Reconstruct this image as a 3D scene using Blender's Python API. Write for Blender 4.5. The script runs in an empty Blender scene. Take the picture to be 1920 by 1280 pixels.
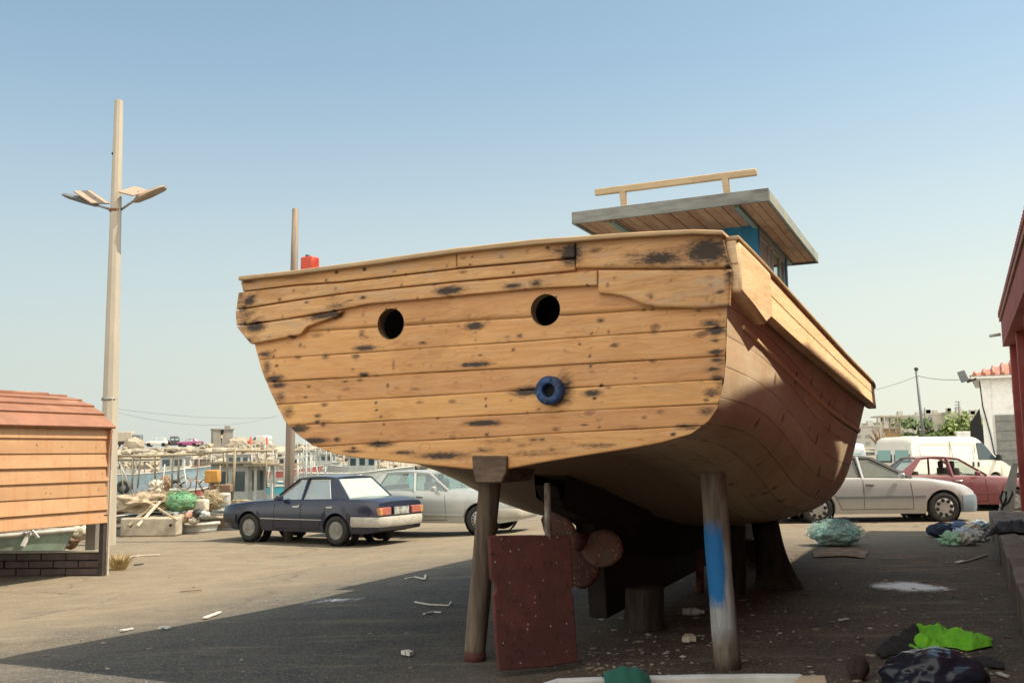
import bpy, bmesh, math, random
import numpy as np
from mathutils import Vector, Matrix, noise
R = math.radians
rnd = random.Random(7)
scene = bpy.context.scene
COL = scene.collection

# ------------------------------------------------------------------ camera
CAM_H, FPX, PITCH, ROLL = 1.55, 1800.0, R(6.65), R(0.7)
cp, sp_ = math.cos(PITCH), math.sin(PITCH)
F0 = Vector((0, cp, sp_)); R0 = Vector((1, 0, 0)); U0 = Vector((0, -sp_, cp))
CR = R0 * math.cos(ROLL) - U0 * math.sin(ROLL)
CU = U0 * math.cos(ROLL) + R0 * math.sin(ROLL)
CPOS = Vector((0, 0, CAM_H))
cam_d = bpy.data.cameras.new('camera'); cam = bpy.data.objects.new('camera', cam_d); COL.objects.link(cam)
cam_d.sensor_width = 36; cam_d.lens = FPX / 1920 * 36; cam_d.clip_end = 9000; cam_d.clip_start = 0.05
cam.matrix_world = Matrix(((CR.x, CU.x, -F0.x, 0), (CR.y, CU.y, -F0.y, 0), (CR.z, CU.z, -F0.z, CAM_H), (0, 0, 0, 1)))
scene.camera = cam

def ray(px, py): return F0 * FPX + CR * (px - 960) + CU * (640 - py)
def at(px, py, Y):                       # survey point: what the photo shows at px,py and stands Y metres out
    d = ray(px, py); return CPOS + d * (Y / d.y)
def on_z(px, py, z=0.0):
    d = ray(px, py); return CPOS + d * ((z - CAM_H) / d.z)
def on_plane(px, py, o, n):
    d = ray(px, py); return CPOS + d * ((o - CPOS).dot(n) / d.dot(n))
def sstep(a, b, x):
    t = max(0.0, min(1.0, (x - a) / (b - a))); return t * t * (3 - 2 * t)

# ------------------------------------------------------------------ objects
def tag(o, label=None, cat=None, group=None, kind=None):
    if label: o['label'] = label
    if cat: o['category'] = cat
    if group: o['group'] = group
    if kind: o['kind'] = kind
    return o
def thing(name, label, cat, loc=(0, 0, 0), rz=0.0, group=None, rx=0.0, ry=0.0):
    o = bpy.data.objects.new(name, None); COL.objects.link(o)
    o.location = loc; o.rotation_euler = (rx, ry, rz); o.empty_display_size = 0.2
    return tag(o, label, cat, group)
def root_matrix(o):
    while o.parent: o = o.parent
    return Matrix.Translation(o.location) @ o.rotation_euler.to_matrix().to_4x4()

class MB:
    def __init__(s): s.bm = bmesh.new()
    def face(s, pts):
        vs = [s.bm.verts.new(p) for p in pts]
        try: return s.bm.faces.new(vs)
        except ValueError: return None
    def box(s, c, size, rz=0.0, M=None):
        x, y, z = [v / 2 for v in size]
        m = M or (Matrix.Translation(c) @ Matrix.Rotation(rz, 4, 'Z'))
        v = [s.bm.verts.new(m @ Vector(p)) for p in ((-x,-y,-z),(x,-y,-z),(x,y,-z),(-x,y,-z),(-x,-y,z),(x,-y,z),(x,y,z),(-x,y,z))]
        for f in ((3,2,1,0),(4,5,6,7),(0,1,5,4),(1,2,6,5),(2,3,7,6),(3,0,4,7)): s.bm.faces.new([v[i] for i in f])
        return s
    def beam(s, a, b, w, h, up=(0, 0, 1)):
        a, b = Vector(a), Vector(b); d = (b - a); L = d.length; d = d.normalized()
        up = Vector(up)
        if abs(d.dot(up)) > .98: up = Vector((0, 1, 0))
        x = d.cross(up).normalized(); z = x.cross(d)
        m = Matrix(((x.x, d.x, z.x, 0), (x.y, d.y, z.y, 0), (x.z, d.z, z.z, 0), (0, 0, 0, 1)))
        return s.box(None, (w, L, h), M=Matrix.Translation((a + b) / 2) @ m)
    def tube(s, pts, r, n=8, caps=True):
        pts = [Vector(p) for p in pts]; rs = r if isinstance(r, (list, tuple)) else [r] * len(pts)
        rings = []
        for i, p in enumerate(pts):
            d = (pts[min(i + 1, len(pts) - 1)] - pts[max(i - 1, 0)]).normalized()
            up = Vector((0, 0, 1)) if abs(d.z) < .95 else Vector((1, 0, 0))
            x = d.cross(up).normalized(); y = x.cross(d)
            rings.append([s.bm.verts.new(p + (x * math.cos(k * 2 * math.pi / n) + y * math.sin(k * 2 * math.pi / n)) * rs[i]) for k in range(n)])
        for a, b in zip(rings, rings[1:]):
            for k in range(n):
                f = s.bm.faces.new((a[k], a[(k + 1) % n], b[(k + 1) % n], b[k])); f.smooth = True
        if caps:
            s.bm.faces.new(rings[0][::-1]); s.bm.faces.new(rings[-1])
        return s
    def lathe(s, prof, n=24, M=None, close=False):            # prof: (r, h) about local z
        M = M or Matrix.Identity(4); rings = []
        for r_, h in prof:
            rings.append([s.bm.verts.new(M @ Vector((r_ * math.cos(k * 2 * math.pi / n), r_ * math.sin(k * 2 * math.pi / n), h))) for k in range(n)])
        for a, b in zip(rings, rings[1:]):
            for k in range(n):
                f = s.bm.faces.new((a[k], a[(k + 1) % n], b[(k + 1) % n], b[k])); f.smooth = True
        if not close:
            if prof[0][0] > 1e-5: s.bm.faces.new(rings[0][::-1])
            if prof[-1][0] > 1e-5: s.bm.faces.new(rings[-1])
        return s
    def prism(s, poly, d, M=None):                           # 2-D polygon (x,z) extruded along y by d
        M = M or Matrix.Identity(4)
        a = [s.bm.verts.new(M @ Vector((x, 0, z))) for x, z in poly]
        b = [s.bm.verts.new(M @ Vector((x, d, z))) for x, z in poly]
        n = len(poly)
        s.bm.faces.new(a); s.bm.faces.new(b[::-1])
        for i in range(n): s.bm.faces.new((a[i], b[i], b[(i + 1) % n], a[(i + 1) % n]))
        return s
    def slab(s, pts, off):                                    # 3-D polygon given thickness along vector off
        off = Vector(off); a = [s.bm.verts.new(Vector(p)) for p in pts]; b = [s.bm.verts.new(Vector(p) + off) for p in pts]
        n = len(pts); s.bm.faces.new(a); s.bm.faces.new(b[::-1])
        for i in range(n): s.bm.faces.new((a[i], b[i], b[(i + 1) % n], a[(i + 1) % n]))
        return s
    def grid(s, rows, smooth=True, closed=False):
        vr = [[s.bm.verts.new(p) for p in r] for r in rows]
        for a, b in zip(vr, vr[1:]):
            n = len(a)
            for k in range(n if closed else n - 1):
                f = s.bm.faces.new((a[k], a[(k + 1) % n], b[(k + 1) % n], b[k])); f.smooth = smooth
        return vr
    def blob(s, c, rad, amp=.2, freq=1.5, sub=3, seed=0, flat=None, smooth=True):
        r = bmesh.ops.create_icosphere(s.bm, subdivisions=sub, radius=1.0)
        c = Vector(c); rad = Vector(rad)
        for v in r['verts']:
            n = noise.fractal(v.co * freq + Vector((seed * 7.1, seed * 3.3, 0)), .8, 2.1, 4)
            p = v.co * (1 + amp * n)
            p = Vector((p.x * rad.x, p.y * rad.y, p.z * rad.z)) + c
            if flat is not None and p.z < flat: p.z = flat
            v.co = p
        if smooth:
            for v in r['verts']:
                for f in v.link_faces: f.smooth = True
        return s
    def leaf(s, p, size, rg):
        a = Vector((rg.uniform(-1, 1), rg.uniform(-1, 1), rg.uniform(-.4, 1))).normalized()
        b = a.orthogonal().normalized() * size * .5; a = a * size
        p = Vector(p); s.face((p, p + a * .5 + b, p + a, p + a * .5 - b))
    def build(s, name, m, parent=None, bevel=0, seg=2, world=False, smooth_angle=None, sub=0):
        me = bpy.data.meshes.new(name)
        bmesh.ops.recalc_face_normals(s.bm, faces=s.bm.faces)
        s.bm.to_mesh(me); s.bm.free()
        if world and parent: me.transform(root_matrix(parent).inverted())
        for mm in (m if isinstance(m, (list, tuple)) else [m]): me.materials.append(mm)
        o = bpy.data.objects.new(name, me); COL.objects.link(o)
        if parent: o.parent = parent
        if bevel:
            b = o.modifiers.new('bevel', 'BEVEL'); b.width = bevel; b.segments = seg; b.limit_method = 'ANGLE'; b.angle_limit = R(40)
        if sub:
            b = o.modifiers.new('sub', 'SUBSURF'); b.levels = b.render_levels = sub
        if bevel or smooth_angle:
            for p in me.polygons: p.use_smooth = True
            try: me.set_sharp_from_angle(angle=R(smooth_angle or 50))
            except Exception: pass
        return o
def single(mb, name, m, label, cat, group=None, kind=None, **k):
    me = mb.build(name, m, None, **k)
    # put the origin at the base of the thing
    me2 = me.data; co = [v.co.copy() for v in me2.vertices]
    c = Vector((sum(v.x for v in co) / len(co), sum(v.y for v in co) / len(co), min(v.z for v in co)))
    me2.transform(Matrix.Translation(-c)); me.location = c
    return tag(me, label, cat, group, kind)

# ------------------------------------------------------------------ materials
class NT:
    def __init__(s, name):
        s.m = bpy.data.materials.new(name); s.m.use_nodes = True
        s.t = s.m.node_tree; s.b = s.t.nodes['Principled BSDF']
    def n(s, typ, **kw):
        x = s.t.nodes.new(typ)
        for k, v in kw.items():
            if k.startswith('i_'):
                key = k[2:]; x.inputs[int(key) if key.isdigit() else key.replace('_', ' ')].default_value = v
            else: setattr(x, k, v)
        return x
    def l(s, a, b): s.t.links.new(a, b)
    def math(s, op, a, b=None, c=None, clamp=False):
        x = s.n('ShaderNodeMath', operation=op, use_clamp=clamp)
        for i, v in enumerate((a, b, c)):
            if v is None: continue
            if isinstance(v, (int, float)): x.inputs[i].default_value = v
            else: s.l(v, x.inputs[i])
        return x.outputs[0]
    def mix(s, f, a, b):
        x = s.n('ShaderNodeMix', data_type='RGBA')
        for i, v in ((0, f), (6, a), (7, b)):
            if isinstance(v, (int, float)): x.inputs[i].default_value = v
            elif isinstance(v, tuple): x.inputs[i].default_value = (*v[:3], 1)
            else: s.l(v, x.inputs[i])
        return x.outputs[2]
    def ramp(s, f, lo, hi):
        x = s.n('ShaderNodeMapRange', interpolation_type='SMOOTHSTEP'); s.l(f, x.inputs[0])
        x.inputs[1].default_value = lo; x.inputs[2].default_value = hi; return x.outputs[0]
    def obj(s): return s.n('ShaderNodeTexCoord').outputs['Object']
    def noise(s, co, scale=5, detail=5, rough=.6, dim='3D', dist=0.0):
        x = s.n('ShaderNodeTexNoise', noise_dimensions=dim); x.inputs['Scale'].default_value = scale
        x.inputs['Detail'].default_value = detail; x.inputs['Roughness'].default_value = rough; x.inputs['Distortion'].default_value = dist
        if co is not None: s.l(co, x.inputs['Vector'])
        return x.outputs[0]
    def scale(s, co, v, off=None):
        x = s.n('ShaderNodeVectorMath', operation='MULTIPLY'); s.l(co, x.inputs[0]); x.inputs[1].default_value = v
        if off is None: return x.outputs[0]
        y = s.n('ShaderNodeVectorMath', operation='ADD'); s.l(x.outputs[0], y.inputs[0]); s.l(off, y.inputs[1]); return y.outputs[0]
    def bump(s, h, strength=.3, dist=.01):
        x = s.n('ShaderNodeBump'); x.inputs['Strength'].default_value = strength; x.inputs['Distance'].default_value = dist
        s.l(h, x.inputs['Height']); s.l(x.outputs[0], s.b.inputs['Normal'])
    def col(s, c):
        if isinstance(c, tuple): s.b.inputs['Base Color'].default_value = (*c[:3], 1)
        else: s.l(c, s.b.inputs['Base Color'])
    def set(s, rough=None, metal=None, spec=None, coat=None):
        for k, v in (('Roughness', rough), ('Metallic', metal), ('Specular IOR Level', spec), ('Coat Weight', coat)):
            if v is None: continue
            if isinstance(v, (int, float)): s.b.inputs[k].default_value = v
            else: s.l(v, s.b.inputs[k])
        return s

def rough_mat(name, c1, c2=None, scale=6.0, rough=.75, bump=.15, metal=0.0, spec=.35, stretch=(1, 1, 1), dirt=None, dirt_amt=.5, bd=.01, coat=None):
    t = NT(name); co = t.scale(t.obj(), stretch)
    c2 = c2 or tuple(v * .78 for v in c1)
    f = t.noise(co, scale, 7, .65)
    c = t.mix(t.ramp(f, .35, .65), c1, c2)
    if dirt:
        d = t.noise(co, scale * .37, 6, .7, dist=.4)
        c = t.mix(t.math('MULTIPLY', t.ramp(d, .5, .72), dirt_amt), c, dirt)
    t.col(c); t.set(rough, metal, spec, coat)
    if bump: t.bump(t.noise(co, scale * 5, 5, .7), bump, bd)
    return t.m

def glass_mat(name, tint=(.55, .72, .7), refl=.28, dust=(.55, .58, .52), dust_amt=.25):
    t = NT(name); out = t.t.nodes['Material Output']
    tr = t.n('ShaderNodeBsdfTransparent'); tr.inputs[0].default_value = (*tint, 1)
    gl = t.n('ShaderNodeBsdfGlossy'); gl.inputs['Color'].default_value = (.9, .95, 1, 1); gl.inputs['Roughness'].default_value = .04
    di = t.n('ShaderNodeBsdfDiffuse'); di.inputs[0].default_value = (*dust, 1)
    m1 = t.n('ShaderNodeMixShader'); m2 = t.n('ShaderNodeMixShader')
    m1.inputs[0].default_value = refl; t.l(tr.outputs[0], m1.inputs[1]); t.l(gl.outputs[0], m1.inputs[2])
    f = t.math('MULTIPLY', t.math('MULTIPLY_ADD', t.noise(t.obj(), 4.0, 5, .6), .6, .7), dust_amt, clamp=True)
    t.l(f, m2.inputs[0]); t.l(m1.outputs[0], m2.inputs[1]); t.l(di.outputs[0], m2.inputs[2])
    t.l(m2.outputs[0], out.inputs[0]); return t.m

def wood_mat(name, base, light, dark, grain=(1.3, 1.3, 16), knots=True, rough=.55, seamless=False, grey=0.0, gcol=(.42, .36, .28), bump=.25, stain=True, island=True):
    """long grain along local x (grain stretch), per-plank tint, knots with rings, charred stains from the 'stain' attribute"""
    t = NT(name); co = t.obj()
    if island:
        isl = t.n('ShaderNodeNewGeometry').outputs['Random Per Island']
        off = t.n('ShaderNodeCombineXYZ'); t.l(t.math('MULTIPLY', isl, 37.0), off.inputs[0]); t.l(t.math('MULTIPLY', isl, 91.0), off.inputs[2])
        offv = off.outputs[0]
    else: isl = None; offv = None
    g = t.scale(co, grain, offv)
    n1 = t.noise(g, 1.6, 8, .62, dist=.9)
    n2 = t.noise(t.scale(co, (grain[0] * 1.7, grain[1] * 1.7, grain[2] * 6), offv), 2.0, 5, .6)
    n3 = t.noise(t.scale(co, (.9, .9, 2.2), offv), 1.3, 4, .6)
    c = t.mix(t.ramp(n1, .3, .72), base, light)
    c = t.mix(t.math('MULTIPLY', t.ramp(n2, .5, .72), .38), c, dark)
    c = t.mix(t.math('MULTIPLY', t.ramp(n3, .45, .7), .5), c, tuple(v * .74 for v in base))
    # cathedral figure: contour lines of a stretched field
    n4 = t.noise(t.scale(co, (grain[0] * .55, grain[1] * .55, grain[2] * .42), offv), 1.1, 3, .5, dist=.5)
    fig = t.math('SINE', t.math('MULTIPLY', n4, 95.0))
    c = t.mix(t.math('MULTIPLY', t.math('MULTIPLY', t.ramp(fig, .35, 1.0), t.ramp(n3, .35, .6)), .34), c, dark)
    blot = t.noise(t.scale(co, (2.2, 2.2, 5), offv), 1.7, 7, .75, dist=.8)
    c = t.mix(t.math('MULTIPLY', t.ramp(blot, .58, .74), .5), c, tuple(v * .55 for v in base))
    if isl is not None:
        hsv = t.n('ShaderNodeHueSaturation'); t.l(c, hsv.inputs['Color'])
        t.l(t.math('MULTIPLY_ADD', isl, .22, 1.0), hsv.inputs['Value']); t.l(t.math('MULTIPLY_ADD', isl, .010, .494), hsv.inputs['Hue'])
        c = hsv.outputs[0]
    if knots:
        v = t.n('ShaderNodeTexVoronoi', voronoi_dimensions='3D'); v.inputs['Scale'].default_value = 1.0; v.inputs['Randomness'].default_value = 1.0
        kn = t.noise(co, 9, 3, .5)
        kc = t.scale(co, (grain[0] * 1.9, .01, 5.2), offv)
        wob = t.n('ShaderNodeVectorMath', operation='ADD'); t.l(kc, wob.inputs[0])
        wv = t.n('ShaderNodeCombineXYZ'); t.l(t.math('MULTIPLY', kn, .22), wv.inputs[0]); t.l(t.math('MULTIPLY', kn, .3), wv.inputs[2]); t.l(wv.outputs[0], wob.inputs[1])
        t.l(wob.outputs[0], v.inputs['Vector'])
        d = v.outputs['Distance']
        k1 = t.math('SUBTRACT', 1.0, t.ramp(d, .04, .14))
        ringw = t.math('SINE', t.math('MULTIPLY', d, 75.0))
        ring = t.math('MULTIPLY', t.math('SUBTRACT', 1.0, t.ramp(d, .1, .36)), t.ramp(ringw, .1, .9))
        c = t.mix(t.math('MULTIPLY', ring, .35), c, dark)
        c = t.mix(t.math('MULTIPLY', k1, .85), c, tuple(v_ * .5 for v_ in dark))
    if grey:
        gq = t.noise(t.scale(co, (1.5, 1.5, 7), offv), 2.2, 7, .7, dist=.5)
        c = t.mix(t.math('MULTIPLY', t.ramp(gq, .47, .68), grey), c, gcol)
    # small pores and nail specks
    sp = t.noise(t.scale(co, (6, 6, 22), offv), 5.0, 2, .5)
    c = t.mix(t.math('MULTIPLY', t.ramp(sp, .68, .76), .5), c, tuple(v_ * .45 for v_ in dark))
    if stain:
        a = t.n('ShaderNodeAttribute', attribute_name='stain').outputs['Fac']
        e = t.noise(t.scale(co, (5, 5, 17)), 3.2, 8, .78, dist=.5)
        e2 = t.noise(t.scale(co, (11, 11, 60)), 2.0, 4, .7)
        sum_ = t.math('ADD', a, t.math('ADD', t.math('MULTIPLY_ADD', e, 1.5, -.75), t.math('MULTIPLY_ADD', e2, .6, -.3)))
        got = t.ramp(a, .02, .2)
        c = t.mix(t.math('MULTIPLY', t.math('MULTIPLY', t.ramp(sum_, .05, .6), got), .6), c, (.16, .075, .03))
        s_ = t.math('MULTIPLY', t.ramp(sum_, .42, .8), got)
        c = t.mix(t.math('MULTIPLY', s_, .93), c, (.02, .014, .012))
    t.col(c); t.set(t.math('MULTIPLY_ADD', n1, .25, rough - .12), 0, .4)
    hh = t.math('ADD', t.math('MULTIPLY', n2, .6), n1)
    t.bump(hh, bump, .006)
    return t.m

def plain(name, c, rough=.6, metal=0.0, spec=.4):
    return rough_mat(name, c, tuple(v * .85 for v in c), 9, rough, .05, metal, spec)

M = {}
M['transom'] = wood_mat('transom_wood', (.56, .275, .092), (.66, .37, .15), (.32, .135, .042), rough=.5, grey=.22, gcol=(.52, .38, .25))
M['belt'] = wood_mat('weathered_belt_wood', (.49, .25, .095), (.60, .36, .165), (.29, .13, .045), rough=.6, grey=.55, gcol=(.46, .36, .265))
M['rail'] = wood_mat('rail_wood', (.40, .26, .13), (.52, .37, .2), (.24, .14, .07), rough=.65, grey=.6, gcol=(.36, .30, .23), knots=False, stain=False)
M['raw_timber'] = wood_mat('raw_timber', (.46, .33, .19), (.56, .43, .27), (.3, .19, .1), rough=.7, knots=False, stain=False, island=False)
M['soffit'] = wood_mat('soffit_boards', (.42, .25, .15), (.52, .33, .21), (.25, .14, .08), rough=.7, knots=False, stain=False)
M['grey_timber'] = rough_mat('grey_timber', (.30, .31, .29), (.16, .16, .15), 5, .8, .3, stretch=(1, 1, 9), dirt=(.05, .045, .04), dirt_amt=.8)
M['blue_paint'] = rough_mat('blue_paint', (.02, .22, .42), (.025, .17, .33), 5, .5, .1)
M['teal_paint'] = rough_mat('faded_teal_paint', (.18, .36, .38), (.26, .3, .27), 7, .7, .2)
M['white_paint'] = rough_mat('white_paint', (.72, .72, .68), (.6, .6, .56), 5, .55, .1, dirt=(.35, .3, .24), dirt_amt=.35)
M['black'] = plain('black_void', (.008, .008, .009), .8)
M['rubber'] = rough_mat('black_rubber', (.022, .022, .022), (.035, .033, .03), 12, .8, .2)
M['dark_plastic'] = plain('dark_plastic', (.03, .032, .035), .5)
M['chrome'] = plain('chrome', (.6, .6, .6), .25, .9)
M['alloy'] = plain('alloy_rim', (.5, .5, .49), .38, .6)
M['glass'] = glass_mat('car_glass')
M['clear_glass'] = glass_mat('clear_glass', (.82, .9, .88), .1, dust_amt=.06)
M['dusty_glass'] = glass_mat('dusty_glass', (.45, .62, .58), .12, (.46, .54, .48), .72)
M['amber'] = plain('amber_lens', (.75, .28, .04), .25)
M['red_lens'] = plain('red_lens', (.5, .06, .05), .25)
M['lamp_lens'] = plain('lamp_lens', (.6, .62, .6), .15)
M['seat'] = plain('seat_cloth', (.06, .055, .05), .9)
M['concrete'] = rough_mat('old_concrete', (.42, .37, .29), (.3, .26, .2), 4, .9, .4, dirt=(.14, .12, .1), dirt_amt=.5, bd=.02)
M['steel'] = rough_mat('dull_steel', (.3, .3, .29), (.2, .18, .16), 8, .55, .1, .5)
M['rust'] = rough_mat('rusty_steel', (.22, .09, .045), (.12, .05, .03), 9, .85, .3)
# ------------------------------------------------------------------ sky and sun
SUN_EL = R(57); SUN_AZ = R(-4)
SKY_S = .102; BACK_FILL = (19.5, 18.2, 15.5, 1); HAZE_F = .92; HAZE_L = (3.75, 3.95, 3.7, 1); HAZE_R = (5.2, 5.15, 4.3, 1)
w = bpy.data.worlds.new('World'); scene.world = w; w.use_nodes = True
wt = w.node_tree; bg = wt.nodes['Background']
sky = wt.nodes.new('ShaderNodeTexSky'); sky.sky_type = 'NISHITA'; sky.sun_disc = False
sky.sun_elevation = SUN_EL; sky.sun_rotation = R(90) - SUN_AZ; sky.air_density = 1.0; sky.dust_density = 1.2; sky.ozone_density = 1.0; sky.altitude = 0
# summer haze: the clear sky pales towards the horizon, warmer on the sun side
def wn(typ, **kw):
    x = wt.nodes.new(typ)
    for k, v in kw.items(): setattr(x, k, v)
    return x
tc = wn('ShaderNodeTexCoord'); sxz = wn('ShaderNodeSeparateXYZ'); wt.links.new(tc.outputs['Generated'], sxz.inputs[0])
mr = wn('ShaderNodeMapRange', interpolation_type='SMOOTHERSTEP'); wt.links.new(sxz.outputs[2], mr.inputs[0]); mr.inputs[1].default_value = -.05; mr.inputs[2].default_value = .5; mr.inputs[3].default_value = HAZE_F; mr.inputs[4].default_value = .16
mx = wn('ShaderNodeMapRange'); wt.links.new(sxz.outputs[0], mx.inputs[0]); mx.inputs[1].default_value = -.5; mx.inputs[2].default_value = .5
hc = wn('ShaderNodeMix', data_type='RGBA'); wt.links.new(mx.outputs[0], hc.inputs[0]); hc.inputs[6].default_value = HAZE_L; hc.inputs[7].default_value = HAZE_R
hm = wn('ShaderNodeMix', data_type='RGBA'); wt.links.new(mr.outputs[0], hm.inputs[0]); tn = wn('ShaderNodeMix', data_type='RGBA', blend_type='MULTIPLY'); tn.inputs[0].default_value = 1; tn.inputs[7].default_value = (.90, 1.08, 1.0, 1); wt.links.new(sky.outputs[0], tn.inputs[6])
wt.links.new(tn.outputs[2], hm.inputs[6]); wt.links.new(hc.outputs[2], hm.inputs[7])
# added fill glow in the unseen half of the sky, brightening the shaded stern
by = wn('ShaderNodeMapRange', interpolation_type='SMOOTHSTEP'); wt.links.new(sxz.outputs[1], by.inputs[0]); by.inputs[1].default_value = .15; by.inputs[2].default_value = -.55
bn = wn('ShaderNodeTexNoise'); bn.inputs['Scale'].default_value = 2.2; bn.inputs['Detail'].default_value = 5; wt.links.new(tc.outputs['Generated'], bn.inputs['Vector'])
bm2 = wn('ShaderNodeMath', operation='MULTIPLY'); wt.links.new(by.outputs[0], bm2.inputs[0]); wt.links.new(bn.outputs[0], bm2.inputs[1])
bc = wn('ShaderNodeMix', data_type='RGBA'); wt.links.new(bm2.outputs[0], bc.inputs[0]); wt.links.new(hm.outputs[2], bc.inputs[6]); bc.inputs[7].default_value = BACK_FILL
wt.links.new(bc.outputs[2], bg.inputs[0]); bg.inputs[1].default_value = SKY_S
sd = bpy.data.lights.new('sun', 'SUN'); sd.energy = 4.2; sd.angle = R(.53); sd.color = (1, .87, .68)
so = bpy.data.objects.new('sun', sd); COL.objects.link(so)
so.rotation_euler = (0, R(90) - SUN_EL, SUN_AZ)          # light comes from +X
scene.view_settings.view_transform = 'Standard'; scene.view_settings.look = 'None'; scene.view_settings.exposure = 0.78; scene.view_settings.gamma = 1
cy = scene.cycles; cy.max_bounces = 8; cy.diffuse_bounces = 3; cy.glossy_bounces = 3; cy.transparent_max_bounces = 14; cy.use_denoising = True
cy.sample_clamp_indirect = 6.0

# ------------------------------------------------------------------ ground, water, far ground
YAW = R(-25)
UX, UY = math.sin(R(25)), math.cos(R(25))           # keel direction
VX, VY = UY, -UX                                     # to starboard
def lat(x, y): return x * VX + (y - 7) * VY
def gz(x, y): return -.3 * sstep(2.5, 9, -lat(x, y)) * sstep(5, 12, y)
QPTS = [(-60, 17), (-20, 21.5), (-9, 24), (-4, 26), (1, 29), (4.2, 34), (4.6, 200)]
def quay(x):
    for (x0, y0), (x1, y1) in zip(QPTS, QPTS[1:]):
        if x0 <= x <= x1: return y0 + (y1 - y0) * (x - x0) / (x1 - x0)
    return QPTS[0][1] if x < QPTS[0][0] else None
def ground_mat():
    t = NT('dusty_asphalt'); co = t.obj()
    fine = t.noise(co, 42, 6, .75); mid = t.noise(co, 2.3, 6, .65); big = t.noise(co, .28, 5, .6, dist=.6)
    c = t.mix(t.ramp(mid, .3, .7), (.182, .146, .100), (.235, .191, .132))
    c = t.mix(t.math('MULTIPLY', t.ramp(big, .45, .65), .45), c, (.145, .124, .094))
    # earthy, darker strip where boats are worked on, between the keel and the platform
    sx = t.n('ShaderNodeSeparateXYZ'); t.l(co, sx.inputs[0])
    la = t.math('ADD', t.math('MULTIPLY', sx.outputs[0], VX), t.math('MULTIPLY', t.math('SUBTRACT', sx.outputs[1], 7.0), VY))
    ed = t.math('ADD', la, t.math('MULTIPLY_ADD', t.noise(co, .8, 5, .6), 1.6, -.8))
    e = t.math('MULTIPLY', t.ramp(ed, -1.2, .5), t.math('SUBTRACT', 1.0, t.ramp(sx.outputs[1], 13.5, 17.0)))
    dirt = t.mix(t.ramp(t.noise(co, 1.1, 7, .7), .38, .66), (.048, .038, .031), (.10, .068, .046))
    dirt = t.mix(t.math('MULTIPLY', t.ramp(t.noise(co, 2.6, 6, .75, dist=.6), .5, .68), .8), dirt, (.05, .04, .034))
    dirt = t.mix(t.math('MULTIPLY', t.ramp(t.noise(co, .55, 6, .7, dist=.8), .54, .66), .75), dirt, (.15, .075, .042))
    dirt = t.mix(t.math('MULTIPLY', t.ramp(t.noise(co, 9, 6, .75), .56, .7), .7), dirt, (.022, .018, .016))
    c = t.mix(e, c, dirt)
    shade_mask = t.math('MULTIPLY', t.math('MULTIPLY', t.ramp(ed, -6.5, -2.5), t.math('SUBTRACT', 1.0, t.ramp(sx.outputs[1], 12.0, 19.0))), t.math('SUBTRACT', 1.0, e))
    c = t.mix(t.math('MULTIPLY', shade_mask, .88), c, t.mix(t.ramp(mid, .3, .7), (.024, .032, .042), (.046, .053, .06)))  # cool shade around the boat put into the asphalt colour
    # cracks and tar-patched joints
    wv = t.n('ShaderNodeVectorMath', operation='ADD'); wn2 = t.n('ShaderNodeTexNoise'); wn2.inputs['Scale'].default_value = 1.4; wn2.inputs['Detail'].default_value = 5; t.l(co, wn2.inputs['Vector']); t.l(co, wv.inputs[0])
    t.l(t.scale(wn2.outputs['Color'], (.9, .9, 0)), wv.inputs[1])
    vc = t.n('ShaderNodeTexVoronoi', feature='DISTANCE_TO_EDGE'); vc.inputs['Scale'].default_value = .42; t.l(wv.outputs[0], vc.inputs['Vector'])
    crk = t.math('MULTIPLY', t.math('SUBTRACT', 1.0, t.ramp(vc.outputs['Distance'], .004, .016)), t.ramp(big, .42, .58))
    c = t.mix(t.math('MULTIPLY', crk, .6), c, (.07, .06, .05))
    stn = t.noise(co, .75, 4, .55, dist=1.2)
    c = t.mix(t.math('MULTIPLY', t.ramp(stn, .62, .72), .5), c, (.09, .08, .068))
    gv = t.n('ShaderNodeTexVoronoi'); gv.inputs['Scale'].default_value = 75; t.l(co, gv.inputs['Vector']); gs = t.n('ShaderNodeSeparateColor'); t.l(gv.outputs['Color'], gs.inputs[0])
    c = t.mix(t.math('MULTIPLY', t.ramp(gs.outputs[0], .55, 1.0), .38), c, (.29, .25, .185)); c = t.mix(t.math('MULTIPLY', t.ramp(gs.outputs[1], .6, 1.0), .42), c, (.08, .07, .058))
    # grit: pale and dark specks
    v = t.n('ShaderNodeTexVoronoi'); v.inputs['Scale'].default_value = 26; t.l(co, v.inputs['Vector'])
    vs = t.n('ShaderNodeSeparateColor'); t.l(v.outputs['Color'], vs.inputs[0])
    spk = t.math('MULTIPLY', t.math('SUBTRACT', 1.0, t.ramp(v.outputs['Distance'], .1, .24)), t.ramp(vs.outputs[0], .8, .84))
    c = t.mix(t.math('MULTIPLY', spk, .6), c, (.5, .45, .37))
    spd = t.math('MULTIPLY', t.math('SUBTRACT', 1.0, t.ramp(v.outputs['Distance'], .12, .3)), t.ramp(vs.outputs[1], .72, .76))
    c = t.mix(t.math('MULTIPLY', spd, .7), c, (.07, .06, .05))
    # tyre-smeared streaks of dust
    st = t.noise(t.scale(co, (.35, 2.6, 1)), 1.3, 6, .7, dist=.4)
    c = t.mix(t.math('MULTIPLY', t.ramp(st, .52, .7), .35), c, (.28, .235, .165))
    c = t.mix(t.math('MULTIPLY', t.ramp(fine, .5, .8), .35), c, (.16, .14, .115))
    t.col(c); t.set(.9, 0, .25)
    t.bump(t.math('ADD', fine, t.math('MULTIPLY', mid, 2.0)), .5, .02)
    return t.m
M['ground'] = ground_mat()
g = MB()
xs = [-900, -300, -120, -60] + [-40 + i * 2.5 for i in range(9)] + [-18 + i * .8 for i in range(46)] + [19, 21, 24, 28, 34, 42, 55, 80, 150, 400, 900, 2500]
rows = []
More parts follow.
